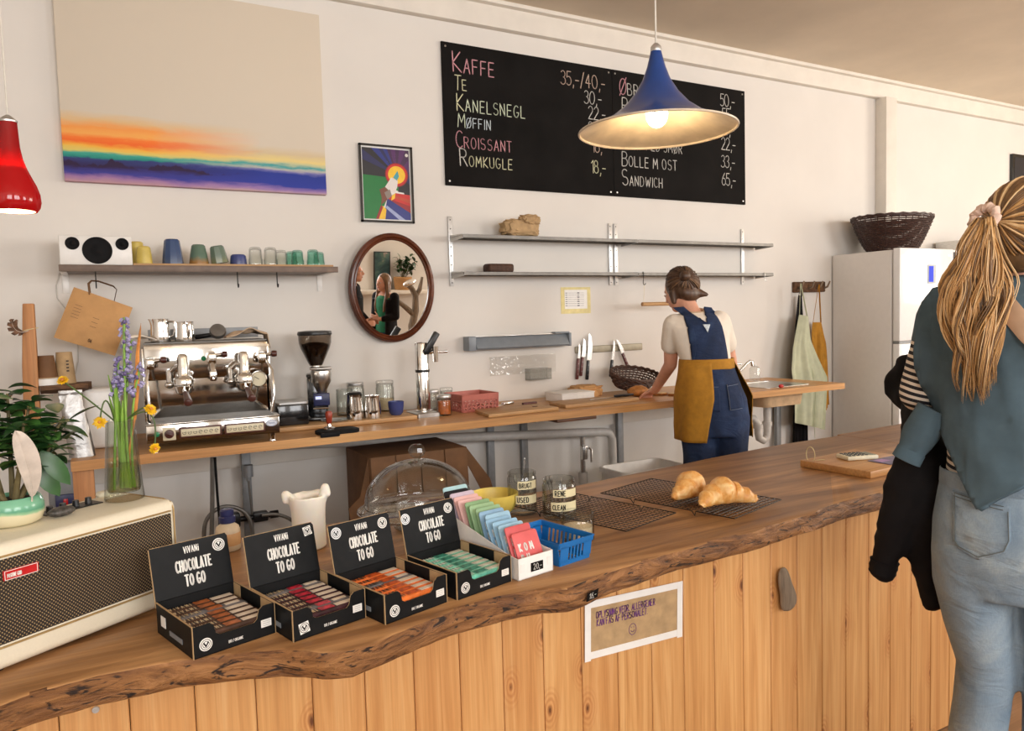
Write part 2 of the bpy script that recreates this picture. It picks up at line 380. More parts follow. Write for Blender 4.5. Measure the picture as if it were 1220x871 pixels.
plain('denim_navy', S(28, 48, 82), .85, var=.12, vs=30, bmp=.1)
plain('mustard_cloth', S(176, 124, 34), .85, var=.08, vs=25, bmp=.1)
plain('sage_cloth', S(190, 194, 166), .85, var=.05, vs=14, bmp=.15)
plain('cream_cloth', S(238, 228, 214), .85, var=.03, vs=14, bmp=.08)
plain('linen_cloth', S(196, 170, 142), .9, var=.08, vs=40, bmp=.3)
plain('black_cloth', S(20, 18, 20), .8, var=.15, vs=14, bmp=.25)
plain('teal_fleece', S(76, 97, 109), .92, var=.07, vs=18, bmp=.15)
plain('skin', S(222, 166, 140), .5, var=.05, vs=14, sub=.15)
plain('sage_green', S(120, 170, 140), .3, var=.05)
# ================================================================== ROOM
CEIL = 3.365; WY = 4.1; XL, XR = -3.0, 9.6
b = MB(); b.box(((XL+XR)/2, (RY+WY)/2, -.06), (XR-XL+.6, WY-RY+.6, .12)); struct(b.build('floor', 'floor_wood'))
b = MB(); b.box(((XL+XR)/2, (RY+WY)/2, CEIL+.06), (XR-XL+.6, WY-RY+.6, .12)); struct(b.build('ceiling', 'ceiling_paint'))
b = MB(); b.box(((XL+XR)/2, WY+.08, CEIL/2), (XR-XL+.5, .16, CEIL)); struct(b.build('wall_back', 'wall_paint'))
b = MB(); b.box((XL-.08, (RY+WY)/2, CEIL/2), (.16, WY-RY, CEIL)); struct(b.build('wall_left', 'wall_paint'))
def wall_with_holes(name, mapf, a0, a1, holes, z0, z1):
    b = MB(); x = a0
    def bx(u0, u1, w0, w1):
        if u1-u0 > 1e-4 and w1-w0 > 1e-4: c, d = mapf((u0+u1)/2, (w0+w1)/2, u1-u0, w1-w0); b.box(c, d)
    for h0, h1 in holes: bx(x, h0, 0, CEIL); bx(h0, h1, 0, z0); bx(h0, h1, z1, CEIL); x = h1
    bx(x, a1, 0, CEIL); return struct(b.build(name, 'wall_paint'))
wall_with_holes('wall_rear', lambda u, w, du, dw: ((u, RY-.1, w), (du, .2, dw)), XL-.2, XR+.2, WINS, WZ0, WZ1)
wall_with_holes('wall_right', lambda u, w, du, dw: ((XR+.1, u, w), (.2, du, dw)), RY, WY, [(-.95, 1.75)], WZ0, WZ1)
k = 1
for (a, c) in WINS:
    b = MB(); y = RY-.015
    for x in (a+.03, c-.03, (a+c)/2): b.box((x, y, (WZ0+WZ1)/2), (.06, .05, WZ1-WZ0), bev=.006)
    for z in (WZ0+.03, WZ1-.03): b.box(((a+c)/2, y, z), (c-a-.12, .05, .06), bev=.006)
    w = struct(b.build('window_%d' % k, 'trim_paint'))
    k += 1
b = MB()
for y in (-.92, 1.72, .4): b.box((XR+.03, y, (WZ0+WZ1)/2), (.05, .06, WZ1-WZ0), bev=.006)
for z in (WZ0+.03, WZ1-.03): b.box((XR+.03, .4, z), (.05, 2.58, .06), bev=.006)
struct(b.build('window_%d' % k, 'trim_paint'))
# beam under the ceiling and battens on the back wall
b = MB(); zt = Y(1052, 117.5, 4.06).z; b.box(((XL+XR)/2, 4.075, (zt+CEIL)/2), (XR-XL, .05, CEIL-zt), bev=.003)
b.box(((XL+XR)/2, 4.055, CEIL-.012), (XR-XL, .09, .024), bev=.002)
struct(b.build('trim_1', 'trim_paint'))
xp = Y(1056, 180, 4.0).x
b = MB(); b.box((xp+.07, 4.05, zt/2), (.14, .1, zt), bev=.003); struct(b.build('trim_2', 'trim_paint'))
b = MB(); b.box(((XL+XR)/2, 4.09, .05), (XR-XL, .02, .1), bev=.004); struct(b.build('baseboard_back', 'trim_paint'))
b = MB(); zl = Y(420, 541.6, 4.06).z; b.box((2.1, 4.085, (zl+.9)/2), (4.6, .03, .9-zl), bev=.003); struct(b.build('trim_3', 'trim_paint'))
# ================================================================== FRONT COUNTER
ZC, SLB = .90, .055
FE = [(-1.2, 1.40), (-.6, 1.38), (-.35, 1.375), (-.167, 1.385), (-.134, 1.40), (-.076, 1.409), (-.03, 1.414), (.051, 1.407), (.091, 1.405), (.153, 1.385), (.198, 1.374), (.256, 1.349), (.289, 1.325), (.316, 1.296), (.362, 1.276), (.421, 1.288), (.504, 1.319), (.597, 1.345), (.702, 1.352), (.797, 1.338), (.85, 1.312), (.905, 1.328), (.945, 1.342), (1.022, 1.358), (1.179, 1.38), (1.353, 1.388), (1.522, 1.40), (1.712, 1.425), (1.924, 1.455), (2.11, 1.464), (2.5, 1.455), (2.937, 1.44)]
BE = [Z(x, y, ZC) for x, y in ((690, 578), (740, 567), (800, 555.5), (850, 545), (930, 529.5), (1000, 516))]
BE = [(-1.2, 2.12), (0, 2.13), (.6, 2.12)] + [(p.x, p.y) for p in BE if p.x < 2.9]
def lerp_list(L, x):
    for a, c in zip(L, L[1:]):
        if a[0] <= x <= c[0]: return a[1]+(c[1]-a[1])*(x-a[0])/(c[0]-a[0])
    return L[-1][1] if x > L[-1][0] else L[0][1]
counter = thing('service_counter', 'long service counter with live-edge wooden top over vertical pine boards', 'counter', (0, 0, 0))
def slab(name, x0, x1, fe, be, hue=0):
    b = MB(); n = int((x1-x0)/.012)
    fr = [(x0+(x1-x0)*i/n) for i in range(n+1)]; bk = fr[::-8] if fr[::-8][-1] == x0 else fr[::-8]+[x0]
    rows = []
    for (z, o) in ((0, .004), (-.003, 0), (-.014, -.002), (-.028, -.004), (-.042, -.002), (-.052, .001), (-SLB, .005)):
        r = []
        for x in fr:
            d = noise.noise(V3((x*9, z*30, 3.3)))*.007 + noise.noise(V3((x*34, z*70, 1)))*.0035 if z < -.002 else 0
            r.append((x, lerp_list(fe, x)+noise.noise(V3((x*5, 0, 7)))*.004+o+d, ZC+z))
        for x in bk: r.append((x, lerp_list(be, x)-min(o, .003), ZC+z))
        rows.append(r)
    b.rings(rows)
    b.bm.normal_update()
    for f in b.bm.faces:
        c = f.calc_center_median()
        f.material_index = 1 if (abs(f.normal.z) < .75 and c.y < 1.6 and x0+.002 < c.x < x1-.002) else 0
    return b.build(name, ['slab_wood', 'bark_edge'], counter, ang=50)
slab('countertop', -1.2, 2.937, FE, BE)
slab('countertop', 2.941, 4.4, [(2.9, 1.44), (4.5, 1.43)], [(2.9, BE[-1][1]+.02), (4.5, BE[-1][1]+.1)])
b = MB(); PY = 1.50
for i in range(49):
    x = -1.089+.11*i+.055
    b.box((x, PY+.01, (ZC-SLB)/2), (.1085, .02, ZC-SLB-.002), bev=.0025, seg=1)
b.build('board_panel', 'pine_boards', counter)
b = MB()
for x in (-1.0, .3, 1.6, 2.9, 4.2): b.box((x, PY+.06, .4), (.07, .07, .8), bev=.004); b.box((x, 2.02, .42), (.07, .07, .84), bev=.004)
for z in (.06, .78): b.box((1.6, PY+.055, z), (5.2, .05, .07))
b.box((1.6, 2.02, .3), (5.2, .36, .03)); b.box((1.6, 1.78, .72), (5.2, .5, .025))
b.build('frame', 'light_wood', counter)
b = MB(); p = Y(114, 845, PY); b.cyl((p.x, PY-.004, p.z), (p.x, PY, p.z), .006, n=10); b.build('screw', 'galvanised', counter)
# paper notice taped to the boards
c = [Y(x, y, PY-.003) for x, y in ((696, 789), (812, 758), (812, 684), (692, 727))]
n_o = c[0]; bw = (c[1]-c[0]).length; bh = .165
NW, NH = .205, .165
# measured edge directions
u = (c[1]-c[0]).normalized(); v = V3((-u.z, 0, u.x)); NW = (c[1]-c[0]).length; NH = ((c[3]-c[0]).length+(c[2]-c[1]).length)/2
NF = FR(c[0]+V3((0, -.0005, 0)), u, v)
nt_ = thing('paper_notice', 'brown paper notice in purple handwriting taped to the pine boards', 'notice', c[0]); nt_.matrix_world = NF
b = MB(); b.box((NW/2, NH/2, .0008), (NW*.9, NH*.88, .0012)); b.build('sheet', 'kraft', nt_)
b = MB(); t = .018
for cx, cy, sx, sy in ((NW/2, NH-t/2, NW, t), (NW/2, t/2+.004, NW*.98, t), (t/2, NH/2, t, NH), (NW-t/2, NH/2, t, NH)):
    b.box((cx, cy, .0019+(.0004 if sy > sx else 0)), (sx, sy, .0008))
b.build('tape', 'white_card', nt_)
plain('purple_ink', S(104, 50, 124), .7, var=.05)
b = MB(); M = TR(0, 0, .0026)
text(b, M @ TR(.034, NH*.69, 0), 'OPLYSNING VEDR. ALLERGENER', .0165, .6, .12, .16, jit=.2)
text(b, M @ TR(.036, NH*.56, 0), 'KAN FÅS AF PERSONALET.', .0165, .62, .12, .16, jit=.2)
ribbon(b, M @ TR(NW*.47, NH*.36, 0), arc(0, 0, .0115, .0145, 0, 360, 20), .0014)
ribbon(b, M @ TR(NW*.47, NH*.36, 0), arc(0, 0, .006, .007, 200, 340, 8), .0014)
for s in (-1, 1): ribbon(b, M @ TR(NW*.47+s*.004, NH*.36+.004, 0), [(0, 0), (0, .003)], .0014)
b.build('lettering', 'purple_ink', nt_)
# small chalk price tag stuck to the live edge
def price(name, M, s, w, h, parent=None, label=None, wx=.8, lh=.62):
    t = parent or thing(name, label, 'price tag', (0, 0, 0))
    if parent is None: t.matrix_world = M
    P = t if parent is None else parent
    b = MB(); b.T = M if parent is not None else Matrix(); b.box((w/2, h/2, .0006), (w, h, .0012), bev=.0004, seg=1); o = b.build('price_card', 'blackboard', P)
    b = MB(); b.T = M if parent is not None else Matrix(); text(b, b.T @ TR(w*.2, h*.22, .0016), s, h*lh, wx, .12, .2, jit=.1); b.build('lettering', 'chalk_white', o)
    return t
p = Z(698, 704, .872)
price('price_tag', FR((p.x-.018, lerp_list(FE, p.x)-.014, .859), (1, .28, .03), (0, -.25, 1)), '16,-', .037, .022, None, 'small black price tag reading 16 stuck on the live edge of the counter')
# driftwood knob on the boards
kc = Y(939, 702, PY-.02)
b = MB(); prof = [(0, -.066, .010, .012), (.004, -.058, .021, .019), (.006, -.04, .026, .024), (.004, -.015, .022, .024), (-.002, .012, .021, .022), (-.006, .036, .019, .019), (-.008, .055, .014, .014), (-.008, .066, .006, .006)]
rr = []
for cx, z, rx, ry in prof:
    rr.append([V3((cx*1.8+1.3*rx*cos(a)*(1+.3*noise.noise(V3((cos(a)*1.5, sin(a)*1.5, z*30)))), .6*ry*sin(a), z+.004*noise.noise(V3((a, z*40, 2))))) for a in [2*pi*j/20 for j in range(20)]])
b.rings(rr)
tag(b.build('driftwood_piece', 'drift_wood', loc=(kc.x, PY-.0145, kc.z), ang=60, mods=[('SUBSURF', dict(levels=1))]), 'weathered driftwood piece fixed upright on the pine front of the counter', 'driftwood')
# ================================================================== THINGS ON THE COUNTER
def mk_grille():
    m, nt, b = newmat('grille_cloth'); b.inputs['Roughness'].default_value = .8
    v = coords(nt, (1, 1, 1)); sp = N(nt, 'ShaderNodeSeparateXYZ'); nt.links.new(v, sp.inputs[0])
    u = mathn(nt, 'MULTIPLY', mathn(nt, 'ADD', sp.outputs[0], sp.outputs[2]), 900.0)
    w = mathn(nt, 'MULTIPLY', mathn(nt, 'SUBTRACT', sp.outputs[0], sp.outputs[2]), 900.0)
    f = mathn(nt, 'MULTIPLY', mathn(nt, 'ADD', mathn(nt, 'SINE', u), 1.0), mathn(nt, 'ADD', mathn(nt, 'SINE', w), 1.0))
    nt.links.new(ramp(nt, mathn(nt, 'MULTIPLY', f, .25), [(.42, S(36, 29, 24)), (.72, S(164, 138, 96))]), b.inputs['Base Color'])
mk_grille()
plain('red_badge', S(190, 26, 30), .3); plain('gold_piping', S(170, 140, 90), .5, .3)
ua = V3((.8436, .5364, 0)); AW, AH, AD = .377, .222, .19
a0 = V3((.124, 1.689, ZC)) - ua*AW; arz = atan2(ua.y, ua.x)
amp = thing('guitar_amplifier', 'cream guitar amplifier with dark woven grille standing on the left end of the counter', 'amplifier', a0, arz)
b = MB(); b.box((AW/2, AD/2, AH/2+.003), (AW, AD, AH-.006), bev=.016, seg=4)
# hollow the front: a recessed frame is shown by the set-in grille below
b.build('cabinet', 'cream_tolex', amp, ang=30)
b = MB(); b.box((AW/2, -.0005, .124), (AW-.036, .005, AH-.078), bev=.0015, seg=1); b.build('grille', 'grille_cloth', amp)
b = MB()
for x in (.011, AW-.011):
    pts = [(x, -.0012, .012), (x, -.0012, AH-.018), (x, .008, AH-.004), (x, .03, AH), (x, AD-.03, AH)]
    b.tube(pts, .0016, 6)
for z in (.047, .201): b.box((AW/2, -.001, z), (AW-.036, .006, .003), bev=.001, seg=1)
b.build('piping', 'gold_piping', amp)
b = MB(); b.box((.062, -.004, .168), (.058, .004, .017), bev=.001, seg=1); lg = b.build('logo_badge', 'red_badge', amp)
b = MB(); M = FR((.039, -.0064, .164), (1, 0, 0), (0, 0, 1)); text(b, M, 'POSITIVE GRID', .0062, .42, .17, .12, slope=.0)
for p0, p1 in (((-.004, -.0035), (.049, -.0035)), ((.049, -.0035), (.049, .0115)), ((.049, .0115), (-.004, .0115)), ((-.004, .0115), (-.004, -.0035))): ribbon(b, M, [p0, p1], .001)
b.build('lettering', 'white_ink', lg)
b = MB(); b.box((.235, AD-.052, AH), (.115, .04, .004), bev=.001, seg=1); cp = b.build('control_panel', 'black_plastic', amp)
for i in range(4):
    b = MB(); x = .195+i*.026; b.cyl((x, AD-.052, AH+.002), (x, AD-.052, AH+.014), .007, .006, 12); b.build('knob', 'black_plastic', cp)
for x in (AW-.03, .03):
    b = MB(); b.box((x, AD-.012, AH+.004), (.06, .02, .014), bev=.006, seg=3); b.build('strap_mount', 'cream_tolex', amp)
for x in (.03, AW-.03):
    for y in (.03, AD-.03): b = MB(); b.cyl((x, y, 0), (x, y, .006), .009); b.build('foot', 'black_rubber', amp)
b = MB(); b.tube([(AW, AD-.05, .09), (AW+.014, AD-.05, .085), (AW+.02, AD-.05, .04), (AW+.01, AD-.03, .004)], .004, 8); b.build('cable_plug', 'black_rubber', amp)
ATOP = ZC+AH
# ---- potted plant
pc = Z(24, 634, ATOP); pc = V3((pc.x, pc.y+.05, ATOP+.002))
pc = V3((-.158, 1.655, ATOP+.0005))
plant = thing('potted_plant', 'leafy green houseplant in a green and cream glazed pot on the amplifier', 'plant', pc)
def mk_pot():
    m, nt, b = newmat('glaze'); b.inputs['Roughness'].default_value = .18
    v = coords(nt); sp = N(nt, 'ShaderNodeSeparateXYZ'); nt.links.new(v, sp.inputs[0])
    z = mathn(nt, 'ADD', sp.outputs[2], mathn(nt, 'MULTIPLY', noise_tex(nt, v, 18, 3), .02))
    nt.links.new(ramp(nt, mathn(nt, 'MULTIPLY', z, 20.0), [(.66, S(216, 206, 172)), (.72, S(150, 190, 150)), (.82, S(92, 156, 126)), (1, S(120, 180, 148))]), b.inputs['Base Color'])
mk_pot()
b = MB(); b.lathe([(0, 0), (.036, 0), (.046, .006), (.051, .02), (.051, .036), (.046, .05), (.043, .052), (.041, .049), (.045, .034), (.04, .012), (0, .01)], n=40); b.build('pot', 'glaze', plant)
plain('soil', S(54, 40, 30), .95, var=.25, vs=120, bmp=.6)
b = MB(); b.lathe([(.0435, .044), (.02, .047), (0, .046)], n=24); b.build('soil', 'soil', plant)
plain('plant_stem', S(104, 92, 58), .7, var=.15, vs=40); plain('leaf_green', S(46, 84, 42), .35, var=.22, vs=9); plain('leaf_light', S(84, 130, 60), .35, var=.15, vs=9)
def leaf(b, p, d, up, L, w, fold=.25, curl=.25):
    d = V3(d).normalized(); up = V3(up); s = d.cross(up).normalized(); n = s.cross(d).normalized(); rows = []
    for i in range(7):
        t = i/6; ww = w*(sin(pi*min(t*.97+.03, 1))**.75); c = V3(p)+d*L*t-n*curl*L*t*t
        rows.append([c-s*ww+n*fold*ww, c, c+s*ww+n*fold*ww])
    b.rings(rows, closed=False, caps=False)
tocam = (EYE-pc); tocam.z = 0; tocam.normalize()
b = MB(); bl = MB(); bl2 = MB(); random.seed(11)
stems = [((-.014, .0, .045), (-.03, .01, .14), (-.05, 0, .235)), ((.004, .006, .045), (.02, .0, .13), (.035, .012, .215)), ((.012, -.005, .045), (.04, -.012, .10), (.075, -.02, .15)), ((0, .01, .045), (.0, .03, .13), (.0, .045, .24)), ((-.01, -.01, .045), (-.045, -.02, .12), (-.09, -.02, .19)), ((.01, .01, .045), (.05, .03, .12), (.09, .03, .19)), ((.006, -.012, .045), (.02, -.03, .12), (.03, -.045, .19))]
for st in stems:
    P = [V3(p) for p in st]; q = [P[0].lerp(P[1], t).lerp(P[1].lerp(P[2], t), t) for t in [i/8 for i in range(9)]]
    b.tube(q, [.0055-.0004*i for i in range(9)], 7)
    for i in range(4, 9):
        for k in range(8):
            a = random.uniform(0, 2*pi); d = V3((cos(a), sin(a), random.uniform(-.25, .7)))
            if d.dot(tocam) > .35 and q[i].z < .2: continue
            base = q[i]+V3((random.uniform(-.012, .012), random.uniform(-.012, .012), random.uniform(-.01, .01)))
            B_ = bl if random.random() < .75 else bl2
            leaf(B_, base, d, (random.uniform(-.3, .3), random.uniform(-.3, .3), 1), random.uniform(.038, .062), random.uniform(.012, .018), curl=random.uniform(.1, .6))
for (dx, dz, L) in ((.095, .135, .08), (.08, .11, .07)): leaf(bl, (dx*.55, -.03, dz), (dx*.5, -.02, -.07), (0, -1, .3), L, .016)
b.build('stem', 'plant_stem', plant)
bl.build("leaves", "leaf_green", plant, recalc=False, ang=180); bl2.build('leaves', 'leaf_light', plant, recalc=False, ang=180)
for o in plant.children:
    if o.name.startswith('leaves'): o['kind'] = 'stuff'
# ---- feathers (one standing in the pot)
plain('feather_pale', S(206, 194, 182), .8, var=.08, vs=30); plain('feather_grey', S(120, 110, 100), .8, var=.2, vs=30); plain('feather_brown', S(104, 74, 54), .8, var=.35, vs=70)
def feather(name, mat, pts, w, face, label, split=0):
    P = [V3(p) for p in pts]; n = 28
    def bez(t):
        q = P[:]
        while len(q) > 1: q = [a.lerp(c, t) for a, c in zip(q, q[1:])]
        return q[0]
    q = [bez(i/n) for i in range(n+1)]; o0 = q[0].copy(); f = thing(name, label, 'feather', o0)
    q = [p-o0 for p in q]; b = MB(); face = V3(face).normalized()
    for sgn in (-1, 1):
        rows = []
        for i in range(4, n+1):
            t = i/n; d = (q[min(i+1, n)]-q[i-1]).normalized(); s = d.cross(face).normalized()
            ww = w*sin(pi*min(1, (t-.12)*1.02/.88))**.6*(1.0 if sgn > 0 else .7) if t > .13 else .0005
            if split and (i % 5 == 0): ww *= .35
            rows.append([q[i]-face*.0004, q[i]+s*sgn*ww*.5+d*ww*.3+face*.002, q[i]+s*sgn*ww+d*ww*.8])
        b.rings(rows, closed=False, caps=False)
    b.build('vane', mat, f, solid=.0005, recalc=False)
    b = MB(); b.tube(q, [.0016*(1-.8*i/n) for i in range(n+1)], 6); b.build('quill', 'feather_pale', f)
    return f
tocam = (EYE-pc); tocam.z = 0; tocam.normalize()
fp = pc+tocam*.046
P_ = lambda x, y: PL(x, y, fp, tocam)
f0 = P_(36, 606); f0.z = max(f0.z, ATOP+.047)
P2 = lambda x, y, k: PL(x, y, pc+tocam*k, tocam)
feather('feather', 'feather_pale', [P2(37, 604, .03), P2(42, 575, .06), P2(31, 545, .082), P2(18, 513, .088)], .021, tocam, 'pale feather standing upright in the houseplant pot')
# ---- dark speckled stone on the amp
plain('speckled', S(70, 66, 62), .5, var=.4, vs=160)
sp_ = Z(76, 616, ATOP)
b = MB(); b.ball((0, 0, .009), (.026, .015, .0095)); tag(b.build('stone', 'speckled', loc=(sp_.x-.004, sp_.y+.01, ATOP+.0005), rot=(0, 0, .5)), 'small dark speckled stone lying on the amplifier beside the plant pot', 'stone')
# ---- vase with flowers
vc = Z(158.5, 597, ATOP); vc = a0+ua*(AW-.046)+V3((-ua.y, ua.x, 0))*.105; vc.z = ATOP+.001
vl = vc - V3((sin(YAW)*.0, .0, 0))
vase = thing('flower_vase', 'tall tapered clear glass vase of stems standing on the amplifier', 'vase', vc)
def vr(z): return .038-.011*(z/.165)
b = MB(); b.lathe([(0, 0), (.037, .0), (.0385, .004), (vr(.02), .02), (vr(.09), .09), (vr(.165), .165), (vr(.165)-.002, .166), (vr(.16)-.003, .16), (vr(.09)-.003, .09), (vr(.025)-.0035, .025), (.03, .017), (0, .014)], n=40); b.build('glass_body', 'vase_glass', vase)
b = MB(); b.lathe([(0, .018), (.03, .02), (vr(.03)-.005, .03), (vr(.078)-.0045, .078), (0, .078)], n=32); b.build('water', 'water', vase)
plain('stem_green', S(124, 164, 62), .45, var=.18, vs=20); plain('stem_dark', S(74, 96, 44), .5, var=.15); plain('bluebell', S(152, 146, 182), .7, var=.25, vs=60); plain('bluebell_dark', S(108, 98, 142), .7, var=.2, vs=60)
plain('yellow_petal', S(244, 186, 24), .6, var=.14, vs=80); plain('dry_leaf', S(196, 126, 56), .6, var=.25, vs=25)
vt = EYE-vc; vt.z = 0; vt.normalize(); vs_ = V3((-vt.y, vt.x, 0))
PV = lambda x, y, dd=0: PL(x, y, vc+vt*dd, vt)
random.seed(5)
def stemline(top, bx, by, bend=.0):
    base = vc+vs_*bx+vt*by+V3((0, 0, .022)); mid = vc+vs_*bx*.55+vt*by*.5+V3((0, 0, .16)); top = V3(top)
    return [base.lerp(mid, t).lerp(mid.lerp(top, t), t) for t in [i/14 for i in range(15)]]
def flower_thing(name, label, cat, pts, r, mat, grp):
    t = thing(name, label, cat, pts[0], group=grp); L = [p-pts[0] for p in pts]
    b = MB(); b.tube(L, r, 7); b.build('stem', mat, t); return t, L
spikes = [((140, 452), (148, 378), .012, .006, 'tallest'), ((133, 470), (141, 425), -.018, .004, 'leftmost'), ((153, 470), (157, 405), .004, -.012, 'middle'), ((164, 470), (168, 432), .02, 0, 'rightmost')]
for i, (lo, hi, bx, by, w_) in enumerate(spikes):
    top = PV(*hi, dd=by); pts = stemline(top, bx, by)
    t, L = flower_thing('bluebell', '%s of the lilac bluebell spikes in the glass vase' % w_, 'flower', pts, .0026, 'stem_green', 'bluebells in the vase')
    b = MB(); b2 = MB(); z0 = PV(*lo, dd=by).z-pts[0].z
    for k in range(46 if i == 0 else 30):
        z = random.uniform(z0, L[-1].z); j = min(range(len(L)), key=lambda q: abs(L[q].z-z)); a = random.uniform(0, 2*pi); h = (z-z0)/(L[-1].z-z0); rr = .0125*(1-.6*h)
        c = V3((L[j].x+cos(a)*rr, L[j].y+sin(a)*rr, z)); B_ = b if random.random() < .7 else b2
        B_.tube([c*.35+V3((L[j].x, L[j].y, z+.002))*.65, c, c+V3((cos(a)*.003, sin(a)*.003, -.005))], [.001, .0036*(1-.3*h), .0044*(1-.3*h)], 6)
    b.build('florets', 'bluebell', t)['kind'] = 'stuff'; b2.build('florets', 'bluebell_dark', t)['kind'] = 'stuff'
def daisy(top, bx, by, dirn, label, r=.014, via=None):
    top = V3(top); pts = stemline(top, bx, by)
    if via:
        rim = vc+vs_*bx*.5+V3((0, 0, .165)); v_ = V3(via)
        pts = [vc+vs_*(-bx)*.6+V3((0, 0, .03))]+[rim.lerp(v_, s).lerp(v_.lerp(top, s), s) for s in [i/10 for i in range(11)]]
    t, L = flower_thing('yellow_flower', label, 'flower', pts, .0016, 'stem_dark', 'yellow flowers in the vase')
    b = MB(); c = L[-1]; d = V3(dirn).normalized(); u = d.orthogonal().normalized(); w = d.cross(u)
    for ring, (n, l, tl) in enumerate(((16, r, .15), (14, r*.8, .5), (10, r*.55, .9))):
        for k in range(n):
            a = 2*pi*k/n+ring*.2+random.uniform(-.15, .15); q = (u*cos(a)+w*sin(a)); leaf(b, c+d*.002*ring, q+d*tl, d, l*random.uniform(.85, 1.1), r*.2, .2, .1)
    b.build('petals', 'yellow_petal', t, recalc=False, ang=180)
    b = MB(); b.ball(c+d*.004, .004, n=10, k=6); b.build('flower_centre', 'dry_leaf', t)
daisy(PV(75, 454, .03), -.02, .01, (-.3, -.5, .8), 'yellow flower reaching furthest left from the vase over the plant', .013, PV(105, 475, .02))
daisy(PV(119, 503, .03), -.02, .006, (-.2, -1, .1), 'drooping yellow flower at the left side of the vase rim', .014, PV(124, 452, .03))
daisy(PV(179, 488, .02), .02, .0, (.4, -.7, .5), 'yellow flower level with the vase rim on its right', .014, PV(176, 478, .02))
daisy(PV(184, 534, .02), .022, .004, (.5, -.8, -.2), 'lowest yellow flower hanging at the right of the vase', .013, PV(192, 470, .02))
lf = [PV(160, 500), PV(163, 460), PV(164, 420), PV(168, 385)]; o0 = lf[0]
b = MB(); rows = []
for i in range(13):
    t = i/12; k = t*3; j = min(int(k), 2); p = lf[j].lerp(lf[j+1], k-j)-o0; w = .0062*(1-t)**.5*(.6+.4*min(1, t*4)); rows.append([p-vs_*w, p+vt*.002, p+vs_*w])
b.rings(rows, closed=False, caps=False); b.tube([lf[0]-o0, vc+V3((0, 0, .03))-o0], .0025, 6)
tag(b.build('dry_leaf', 'dry_leaf', loc=o0, solid=.0006, recalc=False), 'narrow dried orange leaf blade standing among the flowers in the vase', 'leaf')
b = MB()
for k in range(9):
    a = random.uniform(0, 2*pi); r0 = random.uniform(.008, .024); top = vc+vs_*cos(a)*.018+vt*sin(a)*.014+V3((0, 0, random.uniform(.2, .27)))
    base = vc+vs_*cos(a+2.6)*r0*.8+vt*sin(a+2.6)*r0*.8+V3((0, 0, .024)); pts = [(base.lerp(top, s))-vc for s in [i/6 for i in range(7)]]; b.tube(pts, [.0032]*5+[.0028, .001], 6)
o = b.build('foliage_stems', 'stem_green', loc=vc); tag(o, 'bundle of pale green leaf stems standing in the glass vase', 'stems', kind='stuff')
